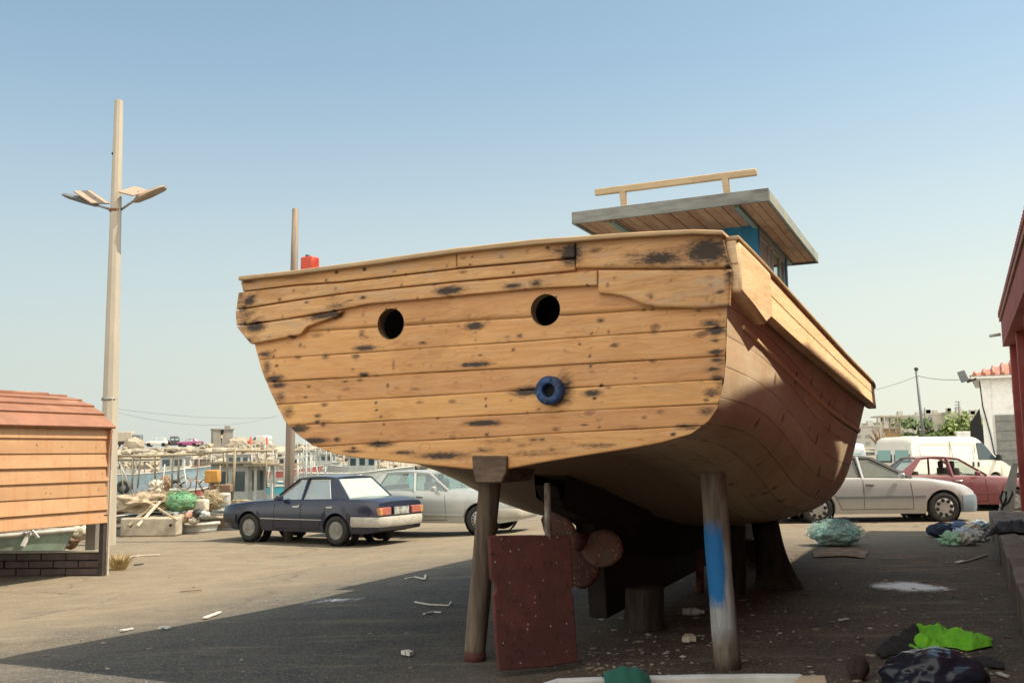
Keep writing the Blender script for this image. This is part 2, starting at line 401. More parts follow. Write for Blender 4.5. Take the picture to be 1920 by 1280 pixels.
for x in xs:
    q = quay(x) if x < 4.3 else None
    col = []
    for j in range(46):
        y = -25 + j * ((q if q else 40.0) + 25) / 45
        col.append(Vector((x, y, gz(x, y))))
    for y, z in ((.03, -3), (60, -3), (160, -3.2)):
        yy = (q or 40) + y
        col.append(Vector((x, yy, z if q else gz(x, yy))))
    for yy in (420, 900, 2500, 5000): col.append(Vector((x, yy, -3 if x < 4.3 else 0)))
    rows.append(col)
g.grid(rows, smooth=False)
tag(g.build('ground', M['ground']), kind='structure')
t = NT('harbour_water'); t.col((.05, .075, .075)); t.set(.12, 0, .5); t.bump(t.noise(t.scale(t.obj(), (1, 1.6, 1)), 1.4, 5, .6), .35, .08); M['water'] = t.m
g = MB(); g.face(((-3000, 15, -.85), (6, 15, -.85), (6, 6000, -.85), (-3000, 6000, -.85)))
tag(g.build('water', M['water']), kind='structure')

# ------------------------------------------------------------------ the wooden boat on props
BO = Vector((-.08, 6.7, 0))                          # transom foot: local x = starboard, y = forward, z = up
boat = thing('wooden_boat', 'large unpainted wooden fishing boat propped on posts, stern with two round holes facing us', 'boat', BO, YAW)
NB = Vector((UX, UY, 0))
RT = Matrix.Rotation(YAW, 4, 'Z'); RTI = RT.inverted()
def tr(px, py, d=0.0):                               # pixel -> (s, z) on the transom plane (moved d metres aft)
    p = RTI @ (on_plane(px, py, BO - NB * d, NB) - BO); return p.x, p.z
def tloc(s, t_, z): return RT @ Vector((s, t_, z)) + BO
def interp(pts, x):
    if x <= pts[0][0]: return pts[0][1]
    for (a, b), (c, d) in zip(pts, pts[1:]):
        if a <= x <= c: return b + (d - b) * ((x - a) / (c - a) if c > a else 0)
    return pts[-1][1]

LEFT = [(478, 560), (478, 645), (490, 690), (504, 728), (518, 758), (535, 791), (557, 814), (584, 833), (627, 850), (674, 858), (756, 867), (807, 872), (885, 879)]
RIGHT = [(885, 879), (950, 879), (1010, 868), (1100, 853), (1180, 840), (1240, 829), (1295, 813), (1328, 790), (1345, 765), (1356, 722), (1361, 680), (1363, 590), (1363, 500)]
bot = [tr(*p) for p in LEFT] + [tr(*p) for p in RIGHT[1:]]
bot_s = [(s, z) for s, z in bot]
for i in range(1, len(bot_s)):                       # keep s increasing
    if bot_s[i][0] <= bot_s[i - 1][0]: bot_s[i] = (bot_s[i - 1][0] + .002, bot_s[i][1])
SEAMS = [((480, 528), (1360, 452)), ((480, 628), (1360, 572)), ((480, 675), (1360, 614)), ((480, 717), (1360, 667)), ((480, 760), (1360, 711)), ((480, 801), (1360, 756)), ((480, 843), (1360, 795)), ((480, 905), (1360, 905))]
def line(seam):
    a, b = tr(*seam[0]), tr(*seam[1]); return lambda s: a[1] + (b[1] - a[1]) * (s - a[0]) / (b[0] - a[0])

STAINS = [(470,525,22,9,.7),(474,566,12,9,.9),(485,612,20,12,.9),(466,595,14,26,.6),(458,560,9,30,.5),(847,546,26,8,1),(967,538,18,5,.9),(1010,533,12,7,.8),(1075,478,20,20,1),(1062,470,30,10,.6),
 (1330,472,44,22,1),(1240,487,50,13,.85),(1190,480,22,6,.5),(1370,500,9,60,.7),(1290,505,40,6,.4),(610,594,30,7,.8),(632,590,12,6,.95),(1150,497,18,3,.7),(1222,555,8,4,.7),(560,522,20,3,.4),(1300,560,60,5,.3),
 (685,652,22,5,.95),(668,668,9,4,.7),(683,702,10,4,1),(674,712,7,3,.8),(678,625,6,8,.6),(498,664,15,6,.75),(515,709,17,6,.95),(522,722,15,5,.9),(890,611,17,7,1),(895,683,27,5,.95),(873,684,8,4,1),
 (1110,737,18,6,.9),(990,733,32,9,.95),(1060,725,14,26,.7),(1055,752,18,8,.6),(905,793,34,6,.95),(590,826,26,6,.95),(712,832,24,6,.9),(760,848,24,4,.8),(830,854,48,7,.85),(905,843,22,5,.6),(660,846,20,4,.7),
 (1342,620,20,7,1),(1335,606,24,7,.75),(1342,660,15,5,.9),(1345,675,12,5,.9),(1338,692,18,6,.7),(1345,708,14,7,.8),(1334,735,16,8,.7),(1325,770,16,8,.7),(1290,800,26,6,.7),(560,803,18,8,.9),(540,772,10,12,.6),
 (525,745,10,10,.6),(500,690,8,16,.6),(610,790,10,4,.5),(930,826,30,4,.5),(1120,835,40,5,.6),(1000,850,50,6,.5),(1180,800,20,4,.4),(725,597,10,22,.25),(640,575,24,7,.5),(700,575,30,5,.35),(595,628,12,5,.5),(612,668,7,6,.6),(738,684,3,9,.7)]
rs = random.Random(3)
for fx in (505, 690, 890, 1105, 1340):               # nail rows over the frames behind
    for k in range(8):
        y = 590 + k * 32 + rs.uniform(-5, 5)
        for q in range(rs.choice((0, 1, 1, 2))): STAINS.append((fx + (y - 600) * .12 + rs.uniform(-9, 9), y + q * 14, rs.uniform(1.5, 4.5), rs.uniform(1.5, 3.5), rs.uniform(.4, 1.1)))
for k in range(150): STAINS.append((rs.uniform(490, 1350), rs.uniform(470, 850), rs.uniform(2, 9), rs.uniform(1.5, 4.5), rs.uniform(.25, .85)))
for k in range(40): STAINS.append((rs.gauss(470, 14), rs.uniform(535, 640), rs.uniform(3, 12), rs.uniform(2, 6), rs.uniform(.3, .8))); STAINS.append((rs.gauss(1345, 12), rs.uniform(460, 790), rs.uniform(3, 12), rs.uniform(2, 5), rs.uniform(.3, .8)))
for k in range(26): STAINS.append((rs.uniform(455, 1370), rs.uniform(455, 600), rs.uniform(2, 5), rs.uniform(2, 4), rs.uniform(.5, 1)))
SW = []
for px, py, rx, ry, a in STAINS:
    s, z = tr(px, py); s2, _ = tr(px + 10, py); _, z2 = tr(px, py + 10)
    SW.append((s, z, rx * abs(s2 - s) / 10, ry * abs(z2 - z) / 10, a))
SW = np.array(SW)
def set_stain(o):
    me = o.data; n = len(me.vertices); co = np.empty(n * 3); me.vertices.foreach_get('co', co); co = co.reshape(n, 3)
    v = np.zeros(n)
    for s, z, rx, rz, a in SW:
        d = np.sqrt(((co[:, 0] - s) / (rx * 1.35)) ** 2 + ((co[:, 2] - z) / (rz * 1.35)) ** 2)
        v = np.maximum(v, a * np.clip(1.25 - d, 0, 1))
    at_ = me.attributes.new('stain', 'FLOAT', 'POINT'); at_.data.foreach_set('value', v.astype(np.float32))

HOLES = []
for (px, py, rx, ry) in ((733, 607, 26, 28), (1023, 581, 29, 29)):
    s, z = tr(px, py); s2, _ = tr(px + rx, py); _, z2 = tr(px, py + ry)
    HOLES.append((s, z, (abs(s2 - s) + abs(z2 - z)) / 2))
tb = MB(); GAP = .0022; TH = .035
smin, smax = bot_s[0][0], bot_s[-1][0]
topz = lambda s: tr(480, 545)[1] + (tr(1360, 470)[1] - tr(480, 545)[1]) * (s - smin) / (smax - smin)
for k in range(len(SEAMS) - 1):
    up, lo = line(SEAMS[k]), line(SEAMS[k + 1])
    out = rs.uniform(-.004, .004)
    joints = {0: [], 2: [], 3: [(1088, 1)], 4: [], 5: []}.get(k, [])
    ns = 330; cols = []
    for i in range(ns + 1):
        s = smin + (smax - smin) * i / ns
        zt, zb = up(s) - GAP / 2, max(lo(s) + GAP / 2, interp(bot_s, s))
        if zt - zb < .004: continue
        w_ = .0012 * math.sin(s * 5 + k * 2)
        cols.append([(s, zb + (zt - zb) * j / 12 + (w_ if j in (0, 12) else 0)) for j in range(13)])
    if len(cols) < 3: continue
    vf = [[tb.bm.verts.new((s, -out - .0015 * math.sin(s * 3.1 + k) + (.0006 if j in (0, 12) else 0), z)) for j, (s, z) in enumerate(c)] for c in cols]
    for a, b in zip(vf, vf[1:]):
        for j in range(12):
            cs = (a[j].co.x + b[j].co.x) / 2; cz = (a[j].co.z + a[j + 1].co.z) / 2
            if any((cs - h[0]) ** 2 + (cz - h[1]) ** 2 < h[2] ** 2 for h in HOLES): continue
            f = tb.bm.faces.new((a[j], b[j], b[j + 1], a[j + 1])); f.smooth = True
    # plank edges going back (real gaps between planks)
    live = {v for c in vf for v in c if v.link_faces}
    for j in (0, 12):
        for a, b in zip(vf, vf[1:]):
            if a[j] not in live or b[j] not in live: continue
            if any(((a[j].co.x + b[j].co.x) / 2 - h[0]) ** 2 + (a[j].co.z - h[1]) ** 2 < h[2] ** 2 for h in HOLES): continue
            m_ = [tb.bm.verts.new((p.co.x, TH, p.co.z)) for p in (a[j], b[j])]
            tb.bm.faces.new((a[j], m_[0], m_[1], b[j]))
for v in list(tb.bm.verts):
    if not v.link_faces: tb.bm.verts.remove(v); continue
    if v.co.y > .02: continue
    for hs, hz, hr in HOLES:
        d = math.hypot(v.co.x - hs, v.co.z - hz)
        if d < hr + .014 and any(e.is_boundary for e in v.link_edges): v.co.x = hs + (v.co.x - hs) * hr / d; v.co.z = hz + (v.co.z - hz) * hr / d
to = tb.build('transom', M['transom'], boat); set_stain(to)
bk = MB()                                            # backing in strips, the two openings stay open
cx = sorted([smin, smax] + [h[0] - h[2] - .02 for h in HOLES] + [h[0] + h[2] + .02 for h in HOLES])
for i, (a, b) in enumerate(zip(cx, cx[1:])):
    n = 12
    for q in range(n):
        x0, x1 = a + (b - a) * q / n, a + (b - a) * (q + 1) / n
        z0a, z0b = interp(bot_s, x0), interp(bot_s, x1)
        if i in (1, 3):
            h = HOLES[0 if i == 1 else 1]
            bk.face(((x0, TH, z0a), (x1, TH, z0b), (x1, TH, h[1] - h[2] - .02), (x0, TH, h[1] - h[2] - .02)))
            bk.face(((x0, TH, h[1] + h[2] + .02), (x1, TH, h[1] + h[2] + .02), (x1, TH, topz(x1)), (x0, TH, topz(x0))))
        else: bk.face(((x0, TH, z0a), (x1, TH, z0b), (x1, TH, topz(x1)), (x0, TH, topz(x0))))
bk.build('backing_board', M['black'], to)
for hs, hz, hr in HOLES:
    p = MB(); mt = Matrix.Translation((hs, 0, hz)) @ Matrix.Rotation(R(-90), 4, 'X')
    p.lathe([(hr - .001, -.004), (hr + .002, .0), (hr + .001, .09), (hr + .05, .095)], 40, mt, close=True)
    p.build('porthole', M['raw_timber'], boat)

# exhaust flange
s, z = tr(1031, 732, .03); fl = MB(); mt = Matrix.Translation((s, -.002, z)) @ Matrix.Rotation(R(90), 4, 'X')
fl.lathe([(.045, .0), (.046, .06), (.058, .064), (.094, .06), (.099, .048), (.099, .0)], 36, mt, close=True)
M['flange_blue'] = rough_mat('flange_blue', (.03, .085, .22), (.015, .03, .08), 9, .45, .2, dirt=(.02, .02, .025), dirt_amt=.8)
fo = fl.build('exhaust_flange', M['flange_blue'], boat)
for k in range(6):
    a = k * math.pi / 3 + .3; b_ = MB()
    b_.lathe([(.011, 0), (.011, .012)], 6, Matrix.Translation((s + .077 * math.cos(a), -.062, z + .077 * math.sin(a))) @ Matrix.Rotation(R(90), 4, 'X')); b_.build('bolt', M['flange_blue'], fo)
h_ = MB(); h_.lathe([(0, .012), (.046, .012)], 24, mt, close=True); h_.build('exhaust_bore', M['black'], fo)

# outer belt of planks round the stern, 5 cm proud of the transom
BD = .042
def bp(px, py): return tr(px, py, BD)
def belt_plank(poly_up, poly_lo, jig=0.0, name='belt_plank'):
    mb = MB(); U = [bp(*p) for p in poly_up]; L = [bp(*p) for p in poly_lo]
    a, b = max(U[0][0], L[0][0]), min(U[-1][0], L[-1][0]); a0, b0 = min(U[0][0], L[0][0]), max(U[-1][0], L[-1][0])
    n = max(8, int((b - a) / .012)); rows_f = []
    for i in range(n + 1):
        f = i / n
        su = U[0][0] + (U[-1][0] - U[0][0]) * f; sl = L[0][0] + (L[-1][0] - L[0][0]) * f
        zu, zl = interp(U, su), interp(L, sl)
        c = []
        for j in range(11):
            q = j / 10; s_ = sl + (su - sl) * q
            e = min(1, min(q, 1 - q) * 8, min(f, 1 - f) * (n / 3.0))
            y = -BD - jig + .003 * (1 - e) ** 2 + .002 * math.sin(s_ * 4 + jig * 900)
            c.append((s_, y, zl + (zu - zl) * q + (.002 if j == 0 else -.002 if j == 10 else 0)))
        rows_f.append(c)
    vr = mb.grid(rows_f)
    bv = lambda v: mb.bm.verts.new((v.co.x, .002, v.co.z))
    ring = [r[0] for r in vr] + vr[-1][1:] + [r[-1] for r in vr[::-1]][1:] + vr[0][::-1][1:-1]
    bb = [bv(v) for v in ring]; n = len(ring)
    for i in range(n): mb.bm.faces.new((ring[i], ring[(i + 1) % n], bb[(i + 1) % n], bb[i]))
    o = mb.build(name, M['belt'], boat); set_stain(o); return o
belt_plank([(452, 527), (550, 516), (700, 496), (856, 474)], [(456, 546), (552, 534), (640, 528), (700, 521), (856, 503)], .004)
belt_plank([(858, 474), (1000, 457), (1078, 449)], [(858, 502), (1000, 490), (1078, 483)], .006)
belt_plank([(1080, 449), (1180, 440), (1300, 432), (1353, 438)], [(1080, 503), (1200, 503), (1300, 503), (1370, 502)], .002)
belt_plank([(447, 548), (552, 536), (640, 530), (856, 505), (1078, 485)], [(443, 580), (560, 561), (654, 548), (850, 528), (1078, 507)], 0)
belt_plank([(442, 582), (560, 563), (654, 550), (850, 530), (1120, 507)], [(444, 610), (540, 597), (640, 580), (690, 570), (842, 556), (1000, 541), (1120, 535)], .003)
belt_plank([(1122, 506), (1220, 506), (1300, 506), (1371, 505)], [(1122, 550), (1150, 552), (1180, 559), (1202, 570), (1235, 576), (1320, 578), (1368, 573)], .005)
belt_plank([(444, 612), (540, 599), (600, 590), (642, 582)], [(471, 645), (540, 632), (564, 627), (577, 612), (631, 593)], .006)

# hull shell lofted from the traced transom outline to the bow
zsheer = lambda px, py: tr(px, py)[1]
Rprof = [tr(*p) for p in RIGHT] + [tr(1364, 452)]
Lprof = [tr(*p) for p in LEFT[::-1]] + [tr(466, 534)]
SC = (tr(915, 879)[0])
def resample(pts, n):
    d = [0]
    for a, b in zip(pts, pts[1:]): d.append(d[-1] + math.hypot(b[0] - a[0], b[1] - a[1]))
    out = []
    for i in range(n + 1):
        q = d[-1] * i / n
        for k in range(len(d) - 1):
            if d[k] <= q <= d[k + 1] + 1e-9:
                f = (q - d[k]) / max(1e-9, d[k + 1] - d[k]); out.append((pts[k][0] + (pts[k + 1][0] - pts[k][0]) * f, pts[k][1] + (pts[k + 1][1] - pts[k][1]) * f)); break
    return out
NS = 40
Rp, Lp = resample([(SC, Rprof[0][1])] + Rprof[1:], NS), resample([(SC, Lprof[0][1])] + Lprof[1:], NS)
ST = [0, .25, .5, .8, 1.2, 1.7, 2.2, 2.8, 3.4, 4, 4.6, 5.2, 5.8, 6.4, 7, 7.6, 8.2, 8.8, 9.4, 10, 10.5, 10.9]
BEAM = [(0, 1.6), (1, 1.74), (2, 1.87), (3, 2.02), (4, 2.11), (4.6, 2.13), (5.5, 2.09), (7, 1.88), (8.5, 1.4), (9.8, .68), (10.5, .25), (10.9, .04)]
SHEER = [(0, 2.94), (.5, 2.84), (1, 2.75), (2, 2.58), (3, 2.42), (4, 2.29), (5, 2.21), (6, 2.2), (7, 2.3), (8.5, 2.55), (10, 2.95), (10.9, 3.3)]
KEELZ = [(0, 1.42), (1, 1.27), (2, 1.06), (3, .86), (4.5, .72), (7, .70), (8.5, .8), (9.6, 1.1), (10.4, 1.7), (10.9, 2.5)]
RAILPX = [(1356, 434), (1432, 511), (1478, 554), (1560, 629), (1643, 714), (1700, 772)]
def proj(p):
    d = p - CPOS; k = FPX / d.dot(F0); return 960 + d.dot(CR) * k, 640 - d.dot(CU) * k
SH2 = []
for q in range(0, 10):
    tt = q * .5; z = 2.6
    for _ in range(60):
        x, y = proj(BO + RTI.inverted() @ Vector((SC + interp(BEAM, tt) + .09, tt, z + .03))); z += (y - interp(RAILPX, x)) * .003
    SH2.append((tt, z))
SHEER = SH2 + [(5.2, SH2[-1][1] - .02), (6, SH2[-1][1]), (7, SH2[-1][1] + .1), (8.5, SH2[-1][1] + .35), (10, SH2[-1][1] + .75), (10.9, SH2[-1][1] + 1.1)]
print('SHEER', [(a, round(b, 2)) for a, b in SHEER])
def smooth_interp(P, x):
    v = [interp(P, x + d) for d in (-.45, -.2, 0, .2, .45)]; return sum(v) / 5 if .45 < x < 10.45 else interp(P, x)
def midsec(tt, side):
    b, zs, zk = smooth_interp(BEAM, tt), smooth_interp(SHEER, tt), smooth_interp(KEELZ, tt)
    pts = []
    p = 2.9 - 1.5 * sstep(6.5, 10.5, tt)
    for i in range(60):
        a = i / 59
        x = 1 - (1 - a) ** p if a < 1 else 1
        q = a ** 2.3
        pts.append((SC + side * b * (.80 + .20 * q) * min(1, (1 - (1 - min(1, a * 1.25)) ** p)), zk + .12 * a + (zs - zk - .12) * q ** 1.05))
    return resample(pts, NS)
def section(tt, side):
    m = midsec(tt, side)
    if tt >= 3.4: return m
    T = Rp if side > 0 else Lp
    f = sstep(0, 3.4, tt); f = f ** .8
    k0, dz = T[0][1], smooth_interp(SHEER, tt) - SHEER[0][1]; kk = (T[-1][1] + dz - k0) / (T[-1][1] - k0); kb = smooth_interp(BEAM, tt) / BEAM[0][1]; T = [(SC + (a - SC) * kb, k0 + (z - k0) * kk) for a, z in T]
    return [(a[0] + (c[0] - a[0]) * f, a[1] + (c[1] - a[1]) * f) for a, c in zip(T, m)]
def hull_mat():
    t = NT('hull_planking'); uv = t.n('ShaderNodeUVMap', uv_map='UVMap').outputs[0]
    sx = t.n('ShaderNodeSeparateXYZ'); t.l(uv, sx.inputs[0])
    br = t.n('ShaderNodeTexBrick'); br.offset = .37; br.inputs['Scale'].default_value = 1.0
    br.inputs['Brick Width'].default_value = 2.3; br.inputs['Row Height'].default_value = .071; br.inputs['Mortar Size'].default_value = .0022; br.inputs['Mortar Smooth'].default_value = .3
    br.inputs['Color1'].default_value = (0, 0, 0, 1); br.inputs['Color2'].default_value = (1, 1, 1, 1); br.inputs['Bias'].default_value = 0
    t.l(uv, br.inputs['Vector'])
    cb = t.n('ShaderNodeSeparateColor'); t.l(br.outputs['Color'], cb.inputs[0])
    co = t.obj()
    n1 = t.noise(t.scale(uv, (1.2, 40, 1)), 2, 7, .6, dist=.6); n2 = t.noise(co, 1.3, 6, .7, dist=.5); n3 = t.noise(co, 7, 6, .7)
    c = t.mix(t.ramp(n1, .3, .7), (.72, .57, .38), (.80, .66, .46))
    c = t.mix(t.math('MULTIPLY', t.ramp(n2, .42, .66), .55), c, (.62, .42, .24))
    c = t.mix(t.math('MULTIPLY', t.ramp(n3, .55, .75), .35), c, (.52, .4, .26))
    hs = t.n('ShaderNodeHueSaturation'); t.l(c, hs.inputs['Color']); t.l(t.math('MULTIPLY_ADD', cb.outputs[0], .22, .86), hs.inputs['Value']); c = hs.outputs[0]
    stx = t.noise(t.scale(co, (5, 5, .7)), 1.7, 5, .7)
    c = t.mix(t.math('MULTIPLY', t.ramp(stx, .6, .75), .5), c, (.2, .125, .075))
    v = t.n('ShaderNodeTexVoronoi'); v.inputs['Scale'].default_value = 1; t.l(t.scale(co, (4.2, 4.2, 2.6)), v.inputs['Vector'])
    dd = t.math('ADD', v.outputs['Distance'], t.math('MULTIPLY_ADD', n3, .16, -.08))
    c = t.mix(t.math('MULTIPLY', t.math('SUBTRACT', 1.0, t.ramp(dd, .08, .19)), .7), c, (.08, .052, .036))
    sc2 = t.noise(t.scale(co, (9, 9, 1.1)), 1.5, 6, .75); c = t.mix(t.math('MULTIPLY', t.ramp(sc2, .6, .72), .5), c, (.30, .2, .125)); fil = t.noise(co, 2.1, 5, .7, dist=.7); c = t.mix(t.math('MULTIPLY', t.ramp(fil, .6, .68), .45), c, (.78, .66, .5))
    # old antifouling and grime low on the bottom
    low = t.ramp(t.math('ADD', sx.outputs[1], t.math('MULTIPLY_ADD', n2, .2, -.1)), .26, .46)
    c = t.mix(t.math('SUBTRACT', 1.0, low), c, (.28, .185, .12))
    mo = t.math('MULTIPLY', br.outputs['Fac'], t.ramp(t.noise(co, 2.4, 3, .5), .3, .6))
    c = t.mix(t.math('MULTIPLY', mo, .5), c, (.16, .10, .06))
    t.col(c); t.set(.62, 0, .35)
    t.bump(t.math('SUBTRACT', t.math('ADD', t.math('MULTIPLY', n3, .5), t.math('MULTIPLY', cb.outputs[0], .25)), t.math('MULTIPLY', br.outputs['Fac'], .5)), .5, .012)
    return t.m
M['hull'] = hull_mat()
hb = MB(); uvl = hb.bm.loops.layers.uv.new('UVMap')
for side in (1, -1):
    grid_r = []
    for tt in ST:
        sec = section(tt, side)
        grid_r.append([hb.bm.verts.new((s, tt - .0 + (.0 if tt else .004), z)) for s, z in sec])
    for i in range(len(ST) - 1):
        for j in range(NS):
            f = hb.bm.faces.new((grid_r[i][j], grid_r[i + 1][j], grid_r[i + 1][j + 1], grid_r[i][j + 1])); f.smooth = True
            for lp, (a, b) in zip(f.loops, ((i, j), (i + 1, j), (i + 1, j + 1), (i, j + 1))): lp[uvl].uv = (ST[a], b / NS)
bmesh.ops.remove_doubles(hb.bm, verts=[v for v in hb.bm.verts if abs(v.co.x - SC) < 1e-5 or v.co.y > 10.8], dist=.002)
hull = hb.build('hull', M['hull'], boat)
def rail_pt(tt, side, dz=0.0, out=0.0):
    s, z = section(tt, side)[-1]; s2 = section(min(10.9, tt + .1), side)[-1][0]; s1 = section(max(0, tt - .1), side)[-1][0]
    ta = Vector((s2 - s1, .2, 0)).normalized(); nn = Vector((ta.y, -ta.x, 0)) * side
    return Vector((s, tt, z + dz)) + nn * out
FT = [i * .3 for i in range(0, 37)]
def hull_pt(tt, side, dz, out=0.0):
    sec = section(tt, side); z = sec[-1][1] + dz; s = sec[-1][0]
    for a, b in zip(sec[::-1], sec[::-1][1:]):
        if b[1] <= z <= a[1]: s = b[0] + (a[0] - b[0]) * ((z - b[1]) / max(1e-6, a[1] - b[1])); break
    return Vector((s + side * out, tt, z))
def strake(name, m, z_hi, z_lo, o_hi, o_lo, t0=0, t1=10.8, inner=-.01, sides=(1, -1), bev=.006, wob=0.0, tap=False, port=0):
    mb = MB()
    for side in sides:
        rr = []
        for tt in [x for x in FT if (t0 if side > 0 else max(t0, port)) - 1e-6 <= x <= t1]:
            wz = wob * math.sin(tt * 2.3); kt = 1 - .28 * sstep(.5, 4.5, tt) if tap else 1; zh_, zl_ = z_hi * kt, z_lo * kt
            P_ = hull_pt if z_hi < -.4 else rail_pt
            rr.append([P_(tt, side, zh_ + wz, o_hi), P_(tt, side, zl_ + wz, o_lo), P_(tt, side, zl_ + wz, inner), P_(tt, side, zh_ + wz, inner)])
        vr = mb.grid(rr, smooth=False, closed=True); mb.bm.faces.new(vr[0]); mb.bm.faces.new(vr[-1][::-1])
    return mb.build(name, m, boat, bevel=bev)
M['bulwark'] = wood_mat('bulwark_wood', (.84, .60, .33), (.88, .68, .42), (.56, .35, .16), rough=.6, grey=.35, gcol=(.5, .39, .24), knots=True, stain=False)
strake('bulwark', M['bulwark'], 0.0, -.15, .055, .06, 0, 10.8, tap=True, port=.3)
strake('lower_bulwark', M['bulwark'], -.155, -.31, .06, .068, .6, 10.8, tap=True)
strake('rubbing_strake', M['bulwark'], -.455, -.485, .016, .018, .06, 10.5, bev=.005)
strake('rail_cap', M['rail'], .032, .002, .075, .075, 0, 10.8, inner=-.12, bev=.008)
# shaped block that closes the bulwark at the stern corner
for side, nm in ((1, 'corner_block'),):
    mb = MB(); a0, a1, a2, a3 = (rail_pt(q, side, 0, .075) for q in (-.0, .25, .5, .66))
    zz = lambda q, d: rail_pt(max(0, q), side).z + d
    top = [Vector((p.x, p.y, zz(q, -.005))) for p, q in ((a0, 0), (a1, .25), (a2, .5), (a3, .66))]
    lowd = (-.33, -.36, -.40, -.31)
    lo_ = [Vector((p.x, p.y, zz(q, d))) for (p, q), d in zip(((a0, 0), (a1, .25), (a2, .5), (a3, .66)), lowd)]
    lo_[0].y += .01; top[0].y += .01
    mb.slab(top + lo_[::-1], (-.14, 0, 0)); mb.build('corner_block', M['bulwark'], boat, bevel=.02)
mb = MB(); p = rail_pt(0, -1, 0, -.005); p.x = tr(447, 580)[0]
mb.slab([(p.x + .02, .012, p.z - .04), (p.x + .0, .5, p.z - .05), (p.x, .5, p.z - .36), (p.x + .02, .1, p.z - .42), (p.x + .05, .012, p.z - .43)], (.20, 0, 0)); mb.build('corner_block', M['belt'], boat, bevel=.02)
# cap on top of the transom
mb = MB(); rr = []
for px, py, th in ((448, 518, 8), (550, 507, 8), (700, 487, 9), (856, 465, 9), (1000, 449, 10), (1180, 436, 9), (1300, 430, 9), (1356, 432, 9)):
    s, z = tr(px, py, .09); s2, z2 = tr(px, py + th, .09)
    rr.append([(s, -.10, z), (s, -.10, z2), (s, .10, z2), (s, .10, z)])
vr = mb.grid(rr, smooth=False, closed=True); mb.bm.faces.new(vr[0]); mb.bm.faces.new(vr[-1][::-1])
mb.build('transom_cap', M['rail'], boat, bevel=.008)
# deck, inside
mb = MB(); dk = []
for tt in ST[:-1]:
    a, b = section(tt, 1)[-1], section(tt, -1)[-1]
    z = min(a[1], b[1]) - .5
    dk.append([(a[0] - .12, tt + .06, z), (SC, tt + .06, z + .04), (b[0] + .12, tt + .06, z)])
mb.grid(dk); mb.build('deck', M['grey_timber'], boat)
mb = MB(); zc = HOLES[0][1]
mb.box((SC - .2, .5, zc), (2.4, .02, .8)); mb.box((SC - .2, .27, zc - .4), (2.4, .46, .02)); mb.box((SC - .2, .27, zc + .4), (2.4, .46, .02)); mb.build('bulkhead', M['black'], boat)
# sternpost head let into the transom foot
mb = MB(); P = [tr(x, y, .03) for x, y in ((884, 854), (949, 854), (949, 884), (940, 905), (892, 905), (886, 884))]
mb.prism(P, .5, Matrix.Translation((0, -.03, 0))); M['old_plank'] = rough_mat('old_sternpost', (.16, .11, .075), (.09, .06, .04), 6, .75, .4, stretch=(1, 1, 4))
mb.build('sternpost_head', M['old_plank'], boat, bevel=.01)
# keel and deadwood
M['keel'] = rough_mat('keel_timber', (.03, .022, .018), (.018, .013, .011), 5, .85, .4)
mb = MB(); kp = [(2.15, .10), (2.1, .62), (1.9, .70), (1.86, .95), (1.55, 1.02), (1.2, 1.1), (1.0, 1.3), (2, 1.15), (4, .85), (8.5, .9), (9.7, 1.25), (10.5, 1.85), (10.8, 2.3), (10.95, 2.2), (10.6, 1.5), (9.9, .9), (9.2, .45), (8.6, .22), (2.15, .10)][:-1]
pa = [mb.bm.verts.new((SC + .09, t_, z)) for t_, z in kp]; pb = [mb.bm.verts.new((SC - .09, t_, z)) for t_, z in kp]
mb.bm.faces.new(pa); mb.bm.faces.new(pb[::-1])
for i in range(len(kp)): mb.bm.faces.new((pa[i], pb[i], pb[(i + 1) % len(kp)], pa[(i + 1) % len(kp)]))
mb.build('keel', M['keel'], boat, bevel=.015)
# garboard fill between hull bottom and deadwood
mb = MB(); rr = []
for tt in (1.1, 1.6, 2.1, 2.8, 3.6, 5, 6.5, 8):
    zt = smooth_interp(KEELZ, tt) + .16; h = sstep(1.0, 3.2, tt) * .5
    wd = .14 + .55 * sstep(1.2, 4, tt)
    rr.append([(SC - wd, tt, zt), (SC - .12, tt, zt - .2 - h * .3), (SC - .1, tt, zt - .22 - h * .55), (SC + .1, tt, zt - .22 - h * .55), (SC + .12, tt, zt - .2 - h * .3), (SC + wd, tt, zt)])
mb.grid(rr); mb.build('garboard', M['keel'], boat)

# rudder: painted plate, pocked and chipped
def antifoul(name, c1, c2, speck, scale=11, amt=.83):
    t = NT(name); co = t.obj(); n = t.noise(co, 3, 6, .7); f = t.noise(co, 16, 6, .75)
    c = t.mix(t.ramp(n, .35, .65), c1, c2)
    c = t.mix(t.math('MULTIPLY', t.ramp(f, .55, .66), .9), c, (.03, .02, .018))
    fl = t.noise(co, 5.5, 7, .72, dist=.7); c = t.mix(t.math('MULTIPLY', t.ramp(fl, .56, .64), .75), c, (.085, .042, .034)); c = t.mix(t.math('MULTIPLY', t.ramp(fl, .66, .7), .8), c, (.2, .13, .1))
    v = t.n('ShaderNodeTexVoronoi'); v.inputs['Scale'].default_value = scale; t.l(co, v.inputs['Vector'])
    vs = t.n('ShaderNodeSeparateColor'); t.l(v.outputs['Color'], vs.inputs[0])
    sp = t.math('MULTIPLY', t.math('SUBTRACT', 1.0, t.ramp(v.outputs['Distance'], .12, .2)), t.ramp(t.math('ADD', vs.outputs[0], t.math('MULTIPLY_ADD', n, .5, -.25)), amt - .08, amt))
    c = t.mix(t.math('MULTIPLY', sp, .85), c, speck); t.col(c); t.set(.85, 0, .3); t.bump(t.math('ADD', f, t.math('MULTIPLY', sp, 2.0)), .6, .012); return t.m
M['rudder'] = antifoul('rudder_antifouling', (.125, .042, .035), (.085, .033, .03), (.5, .44, .38), 24, .8)
